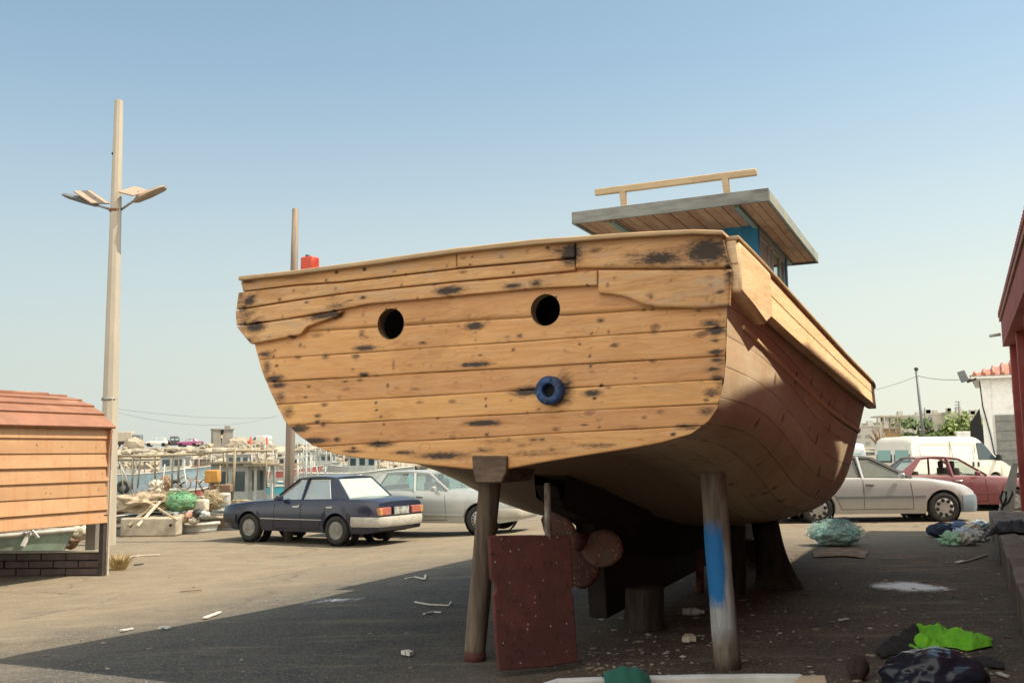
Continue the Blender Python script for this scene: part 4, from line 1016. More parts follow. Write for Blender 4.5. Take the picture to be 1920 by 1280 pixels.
def make_van(root, L, W, H, pm, glass='dusty_glass', low=False):
    w_ = W / 2; xf, xr = L / 2, -L / 2
    prof = [(xr, .35), (xr, 1.0), (xr + .07, H - .2), (xr + .18, H - .03), (xr + .5, H), (xf - 1.75, H), (xf - 1.5, H - .06), (xf - .62, 1.12), (xf - .12, .92), (xf, .7), (xf, .35)]
    b = MB(); rr = []
    ax = (xf - .9, xf - .9 - L * .6); r = .31
    pts = [(xr, .25)]; 
    xs_ = sorted(set([xr + L * i / 40 for i in range(41)] + [a + .37 * math.cos(k * math.pi / 10) for a in ax for k in range(11)]))
    topl = prof[1:-1]
    def zt(x): return interp([(xr, H - .25), (xr + .08, H - .08), (xr + .25, H), (xf - 1.75, H), (xf - 1.5, H - .08), (xf - .62, 1.12), (xf - .12, .93), (xf, .72)], x)
    for x in xs_:
        l_ = .25
        for a in ax:
            if abs(x - a) < .37: l_ = max(l_, r + math.sqrt(.37 ** 2 - (x - a) ** 2))
        t_ = zt(x); e = max(0, (x - (xf - .5)) / .5); e2 = max(0, (xr + .12 - x) / .12); ww = w_ * (1 - .12 * e ** 2 - .04 * e2)
        bz_ = min(1.05, t_ - .1)
        k = max(0, (t_ - 1.05) / (H - 1.05))
        hf = [(ww * .95, l_), (ww, min(.6, t_ - .15) if l_ < .55 else l_ + .03), (ww, bz_), (ww * (1 - .06 * k), bz_ + (t_ - bz_) * .55), (ww * (1 - .10 * k) - .01, t_ - .07), (ww * (1 - .14 * k) - .05, t_ - .01), (ww * .5, t_ + .01), (0, t_ + .015)]
        rr.append([Vector((x, y, z)) for y, z in hf] + [Vector((x, -y, z)) for y, z in hf[-2::-1]])
    vr = b.grid(rr); b.bm.faces.new(vr[0]); b.bm.faces.new(vr[-1][::-1])
    b.build('body', pm, root, smooth_angle=40)
    yw = lambda z: w_ * (1 - .06 * max(0, (z - 1.05) / (H - 1.05)) * 1.3)
    def spane(nm, poly, sg, m, o_=.004):
        q = MB(); q.slab([Vector((x, sg * (yw(z) + o_), z)) for x, z in poly], (0, -.02 * sg, 0)); return q.build(nm, m, root)
    for sg in (1, -1):
        spane('cab_window', [(xf - 1.72, 1.13), (xf - .80, 1.13), (xf - 1.42, H - .22), (xf - 1.72, H - .22)], sg, M['cab_glass'], .008)
        if not low:
            for x0, x1 in ((xr + .35, xr + L * .36), (xr + L * .385, xf - 1.95)):
                q = MB(); f = [(x0, 1.08), (x1, 1.08), (x1, H - .22), (x0, H - .22)]
                for a, d in zip(f, f[1:] + f[:1]): q.tube([Vector((a[0], sg * (yw(a[1]) + .001), a[1])), Vector((d[0], sg * (yw(d[1]) + .001), d[1]))], .009, 6)
                q.build('side_panel', pm, root)
            q = MB(); q.beam((xr + L * .37, sg * (yw(1.5) + .004), .4), (xr + L * .37, sg * (yw(1.8) + .004), H - .15), .02, .012); q.beam((xf - 1.85, sg * (yw(.8) + .004), .4), (xf - 1.85, sg * (yw(1.7) + .002), H - .2), .01, .01); q.build('door_seams', M['dark_plastic'], root)
            for hx in (xf - 1.75, xf - 2.0): q = MB(); q.box((hx, sg * (w_ + .01), .98), (.07, .03, .16)); q.build('door_handle', M['dark_plastic'], root)
            q = MB(); q.box((xf - .85, sg * (w_ + .12), 1.2), (.12, .2, .22)); q.build('wing_mirror', M['dark_plastic'], root, bevel=.03)
    # rear doors: two windows in a dark gasket
    for sg in (1, -1):
        q = MB(); y0, y1 = (.05, w_ * .84); xx = xr - .004
        q.slab([(xx, sg * y0, 1.08), (xx, sg * y1, 1.08), (xx + .035, sg * y1 * .96, H - .27), (xx + .035, sg * y0, H - .27)], (-.012, 0, 0)); fr_ = q.build('rear_window_frame', M['dark_plastic'], root)
        q = MB(); q.slab([(xx - .014, sg * (y0 + .05), 1.13), (xx - .014, sg * (y1 - .05), 1.13), (xx + .018, sg * (y1 * .96 - .05), H - .32), (xx + .018, sg * (y0 + .05), H - .32)], (-.006, 0, 0)); q.build('rear_window', M['teal_pane'], fr_)
        q = MB(); q.box((xr, sg * w_ * .9, .95), (.06, .1, .4)); q.build('taillight', M['red_lens'], root, bevel=.01)
        q = MB(); q.box((xf - .05, sg * w_ * .62, .72), (.12, .3, .16)); q.build('headlight', M['lamp_lens'], root, bevel=.02)
    q = MB(); q.box((xr - .03, 0, .42), (.14, W * .96, .2)); q.build('rear_bumper', M['dark_plastic'], root, bevel=.03)
    q = MB(); q.box((xf - .02, 0, .42), (.16, W * .9, .24)); q.build('front_bumper', M['white_bumper'], root, bevel=.03)
    q = MB(); q.slab([(xf - .66, w_ * .8, 1.14), (xf - .66, -w_ * .8, 1.14), (xf - 1.46, -w_ * .72, H - .14), (xf - 1.46, w_ * .72, H - .14)], (.012, 0, .01)); q.build('windscreen', M['cab_glass'], root)
    for a in ax:
        for sg in (1, -1): wheel_part(root, a, sg * (w_ - .11), r, .2, 'steel', 'steel', sg, not low)
    q = MB(); q.box((0, 0, .5), (L - .3, W * .8, .3)); q.build('underbody', M['black'], root)
t = NT('teal_pane'); t.col((.25, .42, .40)); t.set(.15, 0, .6); M['teal_pane'] = t.m
t = NT('cab_glass'); t.col((.03, .055, .065)); t.set(.08, 0, .6); M['cab_glass'] = t.m
M['white_van'] = paint('cream_white_van_paint', (.72, .69, .60), .35, .4, dust_amt=.2)
M['blue_white'] = paint('pale_blue_white_paint', (.55, .6, .62), .4, .3, dust_amt=.15)
p = at(1714, 870, 33); v = thing('van', 'cream white panel van with two rear windows, behind the maroon sedan', 'van')
# rear right corner of the van stands at p
yaw = R(24); u = Vector((math.cos(yaw), math.sin(yaw), 0)); rt = Vector((u.y, -u.x, 0))
o_ = Vector((p.x, p.y, 0)) + u * 2.4 - rt * .92; v.location = (o_.x, o_.y, 0); v.rotation_euler = (0, 0, yaw); make_van(v, 4.8, 1.84, 1.95, M['white_van'])
p = at(1640, 850, 40); v = thing('van', 'pale blue white van mostly hidden between the boat and the cream van', 'van', (p.x - .9, p.y + 1.5, -.05), R(75)); make_van(v, 4.4, 1.75, 1.85, M['blue_white'], low=True)
p = at(1905, 870, 37); v = thing('pickup', 'pale car with a dark front standing behind the nose of the cream van', 'car', (p.x + 1.2, p.y, 0), R(176)); make_car(v, dict(navy, paint='white_car', bumper='dark_plastic', rim='steel', style='steel', rear_glass='glass'), True)
# cars parked along the breakwater, 170 m away
BWZ = 3.3
def far_car(px, spec, label, yaw_deg, Y=170, name='sedan', van=None):
    p = at(px, 836, Y); v = thing(name, label, 'van' if van else 'car', (p.x, Y, at(px, 837, Y).z), R(yaw_deg), 'vehicles parked on the breakwater')
    if van: make_van(v, *van, low=True)
    else: make_car(v, spec, True)
hatch = dict(L=4.0, W=1.7, H=1.55, fo=.8, wb=2.5, wr=.31, sill=.22, paint='white_car', top=[(-2.0, .95), (-1.9, 1.0), (.8, .98), (1.6, .85), (2.0, .68)], cab=[(1.0, .97), (.2, 1.55), (-1.5, 1.5), (-1.95, 1.0)], bx=-.1, cpw=.3, bumper='dark_plastic')
far_car(294, hatch, 'small silver white hatchback on the breakwater, leftmost of the cars there', 186)
far_car(327, None, 'dark van on the breakwater between a white hatchback and a plum car', 110, 172, 'van', (4.2, 1.7, 1.8, M['dark_car']))
far_car(356, dict(navy, paint='magenta', rim='alloy', style='alloy'), 'plum coloured saloon car parked on the breakwater', 172, 169)
far_car(489, None, 'small white van with rear windows parked at the far right of the breakwater', 140, 165, 'van', (4.1, 1.7, 1.85, M['white_van']))
# ------------------------------------------------------------------ props under the boat
M['post_wood'] = rough_mat('weathered_post', (.20, .15, .11), (.09, .068, .05), 4, .85, .6, stretch=(3, 3, .35), dirt=(.3, .26, .2), dirt_amt=.4, bd=.02)
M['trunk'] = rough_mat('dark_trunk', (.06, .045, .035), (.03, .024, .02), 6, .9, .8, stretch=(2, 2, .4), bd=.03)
def blue_post_mat():
    t = NT('post_with_blue_paint'); co = t.obj(); sx = t.n('ShaderNodeSeparateXYZ'); t.l(co, sx.inputs[0])
    gr = t.noise(t.scale(co, (9, 9, 1.1)), 3, 7, .7); nn = t.noise(co, 5, 5, .7)
    c = t.mix(t.ramp(gr, .3, .7), (.22, .18, .14), (.10, .08, .065))
    wz = t.math('ADD', sx.outputs[2], t.math('MULTIPLY_ADD', nn, .3, -.15))
    side = t.math('ADD', sx.outputs[0], t.math('MULTIPLY_ADD', gr, .12, -.06))
    white = t.math('MULTIPLY', t.math('MULTIPLY', t.ramp(wz, .12, .3), t.math('SUBTRACT', 1.0, t.ramp(wz, .75, .95))), t.math('SUBTRACT', 1.0, t.ramp(side, .02, .08)))
    c = t.mix(t.math('MULTIPLY', white, t.math('MULTIPLY_ADD', t.ramp(gr, .35, .6), .6, .25)), c, (.42, .44, .45))
    blue = t.math('MULTIPLY', t.math('MULTIPLY', t.ramp(wz, .42, .52), t.math('SUBTRACT', 1.0, t.ramp(wz, .95, 1.08))), t.math('SUBTRACT', 1.0, t.ramp(side, -.035, -.005)))
    c = t.mix(blue, c, (.02, .16, .42)); t.col(c); t.set(.75, 0, .3); t.bump(gr, .5, .012); return t.m
M['blue_post'] = blue_post_mat()
def prop(name, label, base, top, r0, r1, mat, cat='prop post', wob=.06, Ytop=None, red=False, group='timber props holding up the boat'):
    b_ = place(*base); Yt = Ytop or b_.y; tp = at(top[0], top[1], Yt) - b_
    t_ = thing(name, label, cat, b_, 0, group); b = MB(); rr = []
    n = 22; seed = base[0]
    for i in range(13):
        f = i / 12; c = tp * f; r = r0 + (r1 - r0) * f
        rr.append([c + Vector((math.cos(k * 2 * math.pi / n), math.sin(k * 2 * math.pi / n), 0)) * r * (1 + wob * 2 * noise.noise(Vector((math.cos(k * 2 * math.pi / n) * 1.5, math.sin(k * 2 * math.pi / n) * 1.5, f * 3 + seed)))) for k in range(n)])
    v = b.grid(rr, closed=True); b.bm.faces.new(v[0]); b.bm.faces.new(v[-1])
    b.build('shaft', mat, t_)
    if red:
        b = MB(); b.tube([Vector((0, 0, -.01)), tp.normalized() * .07], [r0 * 1.04, r0 * 1.03], 20); b.build('painted_foot', M['rudder'], t_)
    return t_
prop('prop_post', 'round weathered post left of the rudder with a red painted foot', (890, 1237), (918, 905), .080, .082, M['post_wood'], red=True, Ytop=7.45)
prop('prop_post', 'thick post with a blue paint patch under the starboard quarter', (1364, 1252), (1336, 885), .093, .095, M['blue_post'], Ytop=7.15)
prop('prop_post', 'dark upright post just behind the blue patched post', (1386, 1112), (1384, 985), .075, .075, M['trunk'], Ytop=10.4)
prop('prop_post', 'short reddish post far under the hull, left of the blue patched post', (1312, 1110), (1313, 1030), .045, .045, M['rust'], Ytop=10.6)
def stump(label, px, py, r0, r1, h, name='tree_stump', ecc=(1, 1), flare=0, lean=(0, 0)):
    p = place(px, py); t_ = thing(name, label, 'stump', p, 0, 'timber props holding up the boat'); b = MB(); rr = []; n = 32
    for i in range(14):
        f = i / 13; r = r0 + (r1 - r0) * f + flare * (1 - f) ** 4
        rr.append([Vector((lean[0] * f + ecc[0] * r * math.cos(a), lean[1] * f + ecc[1] * r * math.sin(a), h * f)) * 1.0 + Vector((math.cos(a), math.sin(a), 0)) * .12 * r * noise.noise(Vector((math.cos(a) * 2.5, math.sin(a) * 2.5, f * 1.5 + px))) for a in [k * 2 * math.pi / n for k in range(n)]])
    v = b.grid(rr, closed=True); b.bm.faces.new(v[0]); b.bm.faces.new(v[-1]); b.build('trunk', M['trunk'], t_, bevel=.012)
    return t_
stump('round chopping block stump under the keel with grooved bark', 1210, 1178, .175, .17, .36)
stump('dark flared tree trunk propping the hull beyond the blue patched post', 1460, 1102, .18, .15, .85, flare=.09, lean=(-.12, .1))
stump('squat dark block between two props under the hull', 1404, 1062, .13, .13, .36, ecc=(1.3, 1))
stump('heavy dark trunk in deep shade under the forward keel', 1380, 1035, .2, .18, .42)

# ------------------------------------------------------------------ left: corrugated kiosk, lamp post, tall pole
def kiosk_mat():
    t = NT('sunburnt_orange_sheet'); co = t.obj(); n = t.noise(t.scale(co, (1, .6, 1)), 2.2, 6, .65); c = t.mix(t.ramp(n, .3, .7), (.47, .28, .15), (.40, .225, .12))
    st = t.noise(t.scale(co, (1, 5.5, .35)), 1.6, 6, .7); c = t.mix(t.math('MULTIPLY', t.ramp(st, .5, .68), .6), c, (.40, .17, .055)); f = t.noise(co, 13, 6, .75)
    c = t.mix(t.math('MULTIPLY', t.ramp(f, .58, .75), .5), c, (.70, .52, .36)); c = t.mix(t.math('MULTIPLY', t.ramp(t.noise(t.scale(co, (1, 2.3, 3)), 3.1, 6, .7, dist=.6), .6, .72), .7), c, (.28, .10, .035))
    t.col(c); t.set(.6, 0, .35); t.bump(t.noise(t.scale(co, (1, .8, 2)), 2.5, 3, .5), .25, .03); return t.m
M['kiosk'] = kiosk_mat()
M['kiosk_roof'] = rough_mat('rust_pink_roof_sheet', (.28, .13, .078), (.22, .105, .065), 3, .65, .1, dirt=(.6, .42, .28), dirt_amt=.35)
M['dark_steel'] = rough_mat('dark_steel', (.035, .03, .028), (.06, .045, .035), 8, .7, .1)
M['brick'] = rough_mat('dark_blockwork', (.10, .075, .066), (.07, .054, .05), 5, .9, .5, dirt=(.03, .028, .03), dirt_amt=.8, bd=.02)  # dark blockwork with darker blotches
M['shade_render'] = rough_mat('grey_render', (.2, .18, .155), (.16, .145, .125), 5, .9, .3)
M['plaster'] = rough_mat('pale_plaster', (.45, .38, .32), (.38, .32, .27), 5, .85, .2)
SK = 1.083; kc = Vector((-6.54, 15.6, gz(-6.54, 15.6)))
kiosk = thing('kiosk', 'orange kiosk of overlapping metal sheets with a barrel roof on a low block wall', 'kiosk', kc, YAW)
g0 = -kc.z
zs_ = [2.03, 1.83, 1.62, 1.42, 1.21, 1.0, .79, .60]      # slat edges, above z=0
LK = 7.0; zs_ = [1.55 + (z - 1.55) * SK for z in zs_]
for a, b2 in zip(zs_, zs_[1:]):
    b = MB(); jx = .01 * math.sin(a * 9)
    b.slab([(.012, 0, a + g0), (.038 + jx, 0, b2 + g0 + .012), (.026 + jx, 0, b2 + g0), (-.02, 0, b2 + g0 + .05), (-.02, 0, a + g0)], (0, -LK, 0)); b.build('wall_sheet', M['kiosk'], kiosk, bevel=.006)
    rg = random.Random(int(a * 100)); b = MB()
    for q in range(3):                                    # fixing screws
        y = -rg.uniform(.05, 1.5); z = (a + b2) / 2 + rg.uniform(-.05, .05); b.lathe([(.008, 0), (.005, .008)], 8, Matrix.Translation((.024, y, z + g0)) @ Matrix.Rotation(R(90), 4, 'Y'))
    b.build('screws', M['rust'], kiosk)
rp = [(0.09, 1.99), (-.14, 2.19), (-.36, 2.32), (-.62, 2.42), (-.95, 2.50), (-1.35, 2.55), (-1.8, 2.57), (-2.25, 2.55), (-2.65, 2.48), (-3.0, 2.36), (-3.3, 2.15), (-3.5, 1.9)]
rp = [(x * SK, 1.55 + (z - 1.55) * SK) for x, z in rp]
for (x0, z0), (x1, z1) in zip(rp, rp[1:]):
    b = MB(); d = Vector((x1 - x0, 0, z1 - z0)).normalized(); n_ = Vector((-d.z, 0, d.x)) * (1 if d.x < 0 else -1)
    if n_.z < 0: n_ = -n_
    lift = n_ * .035
    b.slab([Vector((x0, .03, z0 + g0)) + lift * 1.0, Vector((x1, .03, z1 + g0)) + lift * .1, Vector((x1, .03, z1 + g0)) - n_ * .02, Vector((x0, .03, z0 + g0)) - n_ * .005], (0, -LK, 0)); b.build('roof_sheet', M['kiosk_roof'], kiosk, bevel=.005)
b = MB(); b.slab([(x, -.02, z + g0 - .02) for x, z in rp] + [(-3.6, -.02, .55 + g0), (-.03, -.02, .55 + g0)], (0, -.03, 0)); b.build('end_wall', M['kiosk_roof'], kiosk)
b = MB(); b.box((-.02, -.03, (g0 + .7) / 2 - .02), (.09, .07, g0 + .66)); b.build('corner_post', M['dark_steel'], kiosk)
b = MB(); b.box((.05, .02, 1.0 + g0 / 2), (.025, .03, 2.0 + g0)); b.build('edge_angle', M['plaster'], kiosk)
b = MB(); b.box((-.40, .14, (g0 + .7) / 2), (.22, .16, g0 + .64)); b.build('pillar', M['shade_render'], kiosk)
def block_wall(mb, x, y0, y1, z0, z1, rows_, d):
    h = (z1 - z0) / rows_; rg = random.Random(5)
    for r_ in range(rows_):
        y = y1 + (0 if r_ % 2 else .2)
        while y > y0:
            mb.box((x - d / 2 + rg.uniform(-.008, .008), min(y, y1) - .2, z0 + h * (r_ + .5)), (d, .385, h - .014)); y -= .4
b = MB(); block_wall(b, 0, -LK, -.03, 0, .36, 3, .2); M['coping'] = M['concrete']
wr = Matrix.Rotation(R(25 - 92), 4, 'Z'); bmesh.ops.transform(b.bm, matrix=wr, verts=b.bm.verts); b.build('block_wall', M['brick'], kiosk, bevel=.012)
b = MB(); b.box((-.1, -LK / 2 - .04, .372), (.24, LK - .1, .02)); bmesh.ops.transform(b.bm, matrix=wr, verts=b.bm.verts); b.build('wall_coping', M['concrete'], kiosk, bevel=.006)
b = MB(); b.box((-1.85, -LK / 2, g0 + 2.1), (3.2, LK - .2, .04)); b.build('ceiling', M['dark_steel'], kiosk)

# dry grass at the kiosk corner
p = place(222, 1068); b = MB(); rg = random.Random(2)
for k in range(190):
    a = rg.uniform(0, 6.28); r_ = rg.uniform(0, .12); q = Vector((p.x + r_ * math.cos(a), p.y + r_ * math.sin(a), p.z)); l_ = rg.uniform(.12, .36); tip = q + Vector((math.cos(a) * l_ * rg.uniform(.2, .8), math.sin(a) * l_ * .4, l_ * rg.uniform(.5, 1)))
    mid = (q + tip) / 2 + Vector((0, 0, .05)); w_ = Vector((.006, .003, 0)); b.face((q - w_, q + w_, mid + w_)); b.face((q - w_, mid + w_, mid - w_)); b.face((mid - w_, mid + w_, tip))
M['straw'] = plain('dry_grass', (.42, .31, .14), .9)
single(b, 'grass_tuft', M['straw'], 'tuft of dry yellow grass at the corner post of the orange kiosk', 'grass tuft')

# lamp post with two solar lamps
M['post_cream'] = rough_mat('cream_painted_pole', (.42, .375, .30), (.36, .32, .26), 2, .6, .06, stretch=(1, 1, .3), dirt=(.3, .26, .2), dirt_amt=.3)
LY = 21.0
pb, pt = at(206, 800, LY), at(223, 189, LY); k_ = (gz(pb.x, pb.y) - pb.z) / (pt.z - pb.z); base = pb + (pt - pb) * k_
lamp = thing('lamp_post', 'tall tapering cream lamp post carrying two solar street lights', 'lamp post', base)
b = MB(); L_ = pt - base; b.tube([L_ * 0, L_ * .1, L_ * .28, L_ * .5, L_ * .75, L_], [.185, .178, .165, .145, .118, .092], 10); po = b.build('pole', M['post_cream'], lamp, smooth_angle=20)
def lpt(px, py, Y=LY): return at(px, py, Y) - base
for q in ((206, 748), (216, 395)):
    b = MB(); c = lpt(*q); b.tube([c - Vector((0, 0, .03)), c + Vector((0, 0, .03))], [.172 if q[1] > 500 else .128] * 2, 16); b.build('band', M['rust'] if q[1] < 500 else M['steel'], lamp)
b = MB(); c = lpt(220, 290); b.lathe([(.03, 0), (.0, .01)], 12, Matrix.Translation(c + Vector((-.07, -.08, 0))) @ Matrix.Rotation(R(90), 4, 'X')); b.build('access_hole', M['black'], lamp)
M['panel_back'] = rough_mat('sun_bleached_panel', (.34, .26, .19), (.28, .21, .16), 5, .6, .1)
for nm, arm, head, pan, pl in (
    ('left', ((208, 393), (183, 385), (165, 378)), ((183, 385), (164, 380), (119, 367)), ((138, 358), (170, 357), (206, 381), (172, 380)), 20.8),
    ('right', ((226, 394), (240, 384), (256, 374)), ((252, 378), (268, 372), (311, 352)), ((222, 359), (252, 349), (285, 358), (249, 366)), 20.8)):
    lh = MB(); lh.tube([lpt(*q) for q in arm], .028, 8); ar_ = lh.build('lamp_arm', M['steel'], lamp)
    a, c, d = [lpt(*q) for q in head]; lh = MB()
    dirv = (d - a).normalized(); sd_ = Vector((0, 1, 0)); up = Vector((0, 0, 1))
    rr = []
    for f, w_, h in ((0, .05, .05), (.12, .12, .08), (.5, .17, .075), (.9, .15, .055), (1, .1, .03)):
        p0 = a + (d - a) * f; rr.append([p0 + sd_ * w_, p0 + sd_ * w_ * .7 + up * h, p0 - sd_ * w_ * .7 + up * h, p0 - sd_ * w_, p0 - sd_ * w_ * .7 - up * h * .5, p0 + sd_ * w_ * .7 - up * h * .5])
    v = lh.grid(rr, closed=True); lh.bm.faces.new(v[0]); lh.bm.faces.new(v[-1])
    ho = lh.build('lamp_head', M['pewter'] if nm == 'left' else M['panel_back'], lamp, smooth_angle=40)
    Pn = [at(x, y, LY + dy) - base for (x, y), dy in zip(pan, (-.25, .25, .25, -.25))]
    nn = (Pn[1] - Pn[0]).cross(Pn[3] - Pn[0]).normalized()
    lh = MB(); lh.slab(Pn, nn * .03); pno = lh.build('solar_panel', M['panel_back'], lamp)
    cc = sum(Pn, Vector()) / 4; lh = MB(); tgt = lpt(*arm[-1]); lh.tube([cc, tgt + Vector((.05, 0, 0))], .016, 6); lh.tube([cc + Vector((.08, 0, 0)), tgt + Vector((.12, 0, .02))], .012, 6); lh.build('bracket', M['steel'], pno)

# tall timber pole behind the navy sedan
b0, t0 = at(543, 890, 21.5), at(554, 392, 21.5); k_ = (-.29 - b0.z) / (t0.z - b0.z); base = b0 + (t0 - b0) * k_
po = thing('timber_pole', 'tall bare timber pole standing behind the navy sedan, topping the stern', 'pole', base); b = MB(); b.tube([(t0 - base) * f for f in (0, .25, .5, .75, 1)], [.105, .103, .098, .086, .072], 14)
M['pole_wood'] = rough_mat('grey_brown_pole', (.24, .19, .15), (.13, .105, .085), 3, .85, .4, stretch=(3, 3, .2)); b.build('shaft', M['pole_wood'], po)

# concrete block on the quay
p = place(276, 1006); cb = thing('concrete_block', 'long weathered concrete block lying on the quay between kiosk and navy sedan', 'concrete block', p, R(2)); b = MB()
b.box((0, .3, .22), (1.32, .5, .44)); bl = b.build('block', M['concrete'], cb, bevel=.04, seg=3)
for x in (-.42, .52): b = MB(); b.lathe([(.035, 0), (.0, .012)], 12, Matrix.Translation((x, .046, .26)) @ Matrix.Rotation(R(90), 4, 'X')); b.build('lifting_hole', M['black'], cb)

# ------------------------------------------------------------------ breakwater
M['rubble'] = rough_mat('breakwater_rubble', (.42, .36, .27), (.22, .19, .155), .35, .95, .8, dirt=(.1, .085, .07), dirt_amt=.6, bd=.3)
b = MB(); rr = []
for i in range(90):
    x = -150 + i * 1.9; row = []
    for y, z in ((128, -3), (140, -.6), (145, .4), (150, 1.3), (154, 2.1), (157, 2.8), (160, 3.2), (168, 3.35), (180, 3.3), (190, 0), (200, -3)):
        n_ = noise.fractal(Vector((x * .23, y * .23, 0)), 1, 2, 4)
        row.append(Vector((x, y + 1.5 * n_, z - .12 + n_ * (1.3 if y < 158 else .22))))
    rr.append(row)
b.grid(rr, smooth=False); tag(b.build('breakwater', M['rubble']), kind='structure')
b = MB(); rg = random.Random(11)
for k in range(420):
    x = rg.uniform(-85, -12); f = rg.random(); y = 140 + 21 * f; z = -.4 + 3.9 * f ** .9; s_ = rg.uniform(.3, 1.1)
    b.blob((x, y, z), (s_ * rg.uniform(.7, 1.4), s_, s_ * .6), .35, 1.2, 1, k, smooth=False)
tag(b.build('rubble_boulders', M['rubble'], None), 'pale armour boulders heaped along the seaward breakwater slope', 'boulders', kind='stuff')
# bunker
M['bunker'] = rough_mat('grey_bunker_render', (.26, .24, .21), (.2, .185, .16), .8, .9, .3, dirt=(.12, .11, .1), dirt_amt=.4)
p = at(416, 837, 168); bu = thing('bunker', 'square grey concrete lookout hut on the breakwater crest', 'hut', (p.x, p.y, p.z - .2), R(22)); b = MB(); b.box((0, 0, 1.55), (3.4, 3.4, 3.1)); b.build('wall', M['bunker'], bu, bevel=.08)
b = MB(); b.box((0, 0, 3.18), (3.7, 3.7, .2)); b.build('roof', M['bunker'], bu); b = MB(); b.box((-.2, -1.7, 1.9), (.35, .08, .6)); b.build('window', M['plaster'], bu)
b = MB(); b.box((1.72, .2, 1.9), (.06, .5, .6)); b.build('window', M['black'], bu); b = MB(); b.box((.9, .3, 3.55), (.9, .7, .55)); b.build('roof_vent', M['bunker'], bu)
b = MB(); b.slab([(-.4, -1.73, 3.1), (.15, -1.73, 3.1), (-.02, -1.73, 2.2), (-.2, -1.73, 1.2), (-.15, -1.73, .2), (-.35, -1.73, 1.5)], (0, .05, 0)); b.build('crack', M['black'], bu)
p = at(236, 838, 166); tr_ = thing('loader', 'beige boxy work truck at the left end of the breakwater crest', 'truck', (p.x, p.y, p.z - .1), R(8)); b = MB(); b.box((-.6, 0, 1.9), (3.6, 2.2, 1.7)); b.build('body', M['post_cream'], tr_, bevel=.1)
b = MB(); b.box((1.9, 0, 1.5), (1.4, 2.1, 1.5)); b.build('cab', M['pewter'], tr_, bevel=.15); b = MB(); b.box((0, 0, .8), (5.4, 2.0, .5)); b.build('chassis', M['dark_steel'], tr_)
for x in (-1.6, 1.6): b = MB(); b.lathe([(.5, -1.05), (.5, 1.05)], 16, Matrix.Translation((x, 0, .5)) @ Matrix.Rotation(R(90), 4, 'X')); b.build('wheel', M['rubber'], tr_)
for px, lab in ((470, 'red traffic cone left of the small white van on the breakwater'), (500, 'red traffic cone right beside the small white van on the breakwater')):
    p = at(px, 832, 163); c_ = thing('traffic_cone', lab, 'traffic cone', p, 0, 'cones by the breakwater van'); b = MB(); b.lathe([(.42, 0), (.36, .08), (.12, 1.2), (.08, 1.25)], 14); b.build('cone', M['red_plastic'], c_)
for px, py, s_, lab in ((252, 836, 1.3, 'tawny boulder beside the beige truck on the breakwater'), (452, 834, 1.4, 'pale broken slab leaning by the lookout hut'), (439, 835, 1.0, 'dark lump of concrete right of the lookout hut')):
    p = at(px, py, 164); b = MB(); b.blob((p.x, p.y, p.z), (s_ * 1.5, s_, s_ * 1.1), .4, 1.3, 2, int(px), smooth=False); single(b, 'boulder', M['rubble'], lab, 'boulder')

# ------------------------------------------------------------------ moored boats and quay clutter
def C(name, a, b_=None, **k): M[name] = rough_mat(name, a, b_ or tuple(v * .75 for v in a), 6, k.get('rough', .6), .1, dirt=k.get('dirt'), dirt_amt=.5); return M[name]
C('pale_blue', (.36, .46, .5), dirt=(.3, .3, .26)); C('blue_white_hull', (.48, .56, .62)); C('boat_white', (.5, .49, .45), dirt=(.4, .33, .24)); C('boat_grey', (.42, .43, .4), dirt=(.3, .26, .2)); C('boat_red', (.45, .12, .1)); C('boat_teal', (.1, .4, .45)); C('boat_green', (.27, .36, .30), dirt=(.4, .4, .33)); C('sand_tarp', (.44, .35, .24), dirt=(.28, .2, .13)); C('brown_board', (.25, .16, .1)); C('net_green', (.12, .36, .22), (.2, .32, .15)); C('orange_plastic', (.5, .25, .055)); C('jerry_white', (.6, .54, .43)); C('rope', (.45, .36, .22)); C('red_brown', (.36, .2, .14)); C('khaki_beam', (.3, .25, .165))
def boat_hull(root, L, B, D, hi, lo, gun, split=.55, deck='boat_grey', bow=1.0, detail=True):
    """small craft in local coords: x forward, z up from waterline"""
    n = 22; up, dn, gl = [], [], []
    b = MB(); rows_ = []
    for i in range(n + 1):
        f = i / n; x = -L / 2 + L * f; w_ = B / 2 * (.72 + .28 * math.sin(min(1, f * 1.7) * math.pi / 2)) * (1 - max(0, (f - .5) / .5) ** 2.4) + .02
        sh = D * (1 + .42 * bow * max(0, f - .45) ** 1.6 / .38 + .1 * (1 - f) ** 2); rake = .09 * L * max(0, f - .8) / .2
        sec = [(0, -.3), (w_ * .55, -.25), (w_ * .86, 0), (w_ * .95, sh * split), (w_ * 1.0, sh)]
        rows_.append((x, sec, sh, w_, rake))
    def shell(i0, i1, m, nm):
        b = MB()
        for sg in (1, -1): b.grid([[Vector((x + rk * max(0, z) / D, sg * y, z)) for y, z in sec[i0:i1 + 1]] for x, sec, sh, w_, rk in rows_])
        x, sec, *_ = rows_[0]; 
        for (y0, z0), (y1, z1) in zip(sec[i0:i1], sec[i0 + 1:i1 + 1]): b.face(((x, -y0, z0), (x, y0, z0), (x, y1, z1), (x, -y1, z1)))
        return b.build(nm, M[m], root)
    shell(0, 3, lo, 'hull'); shell(3, 4, hi, 'topsides')
    b = MB()
    for sg in (1, -1): b.tube([Vector((x + rk * sh / D, sg * w_, sh)) for x, sec, sh, w_, rk in rows_], .045, 6)
    b.build('gunwale', M[gun], root)
    b = MB(); b.grid([[Vector((x + rk * .5, sg * w_ * .97, sh - .18)) for sg in (1, 0, -1)] for x, sec, sh, w_, rk in rows_]); b.build('deck', M[deck], root)
    return rows_
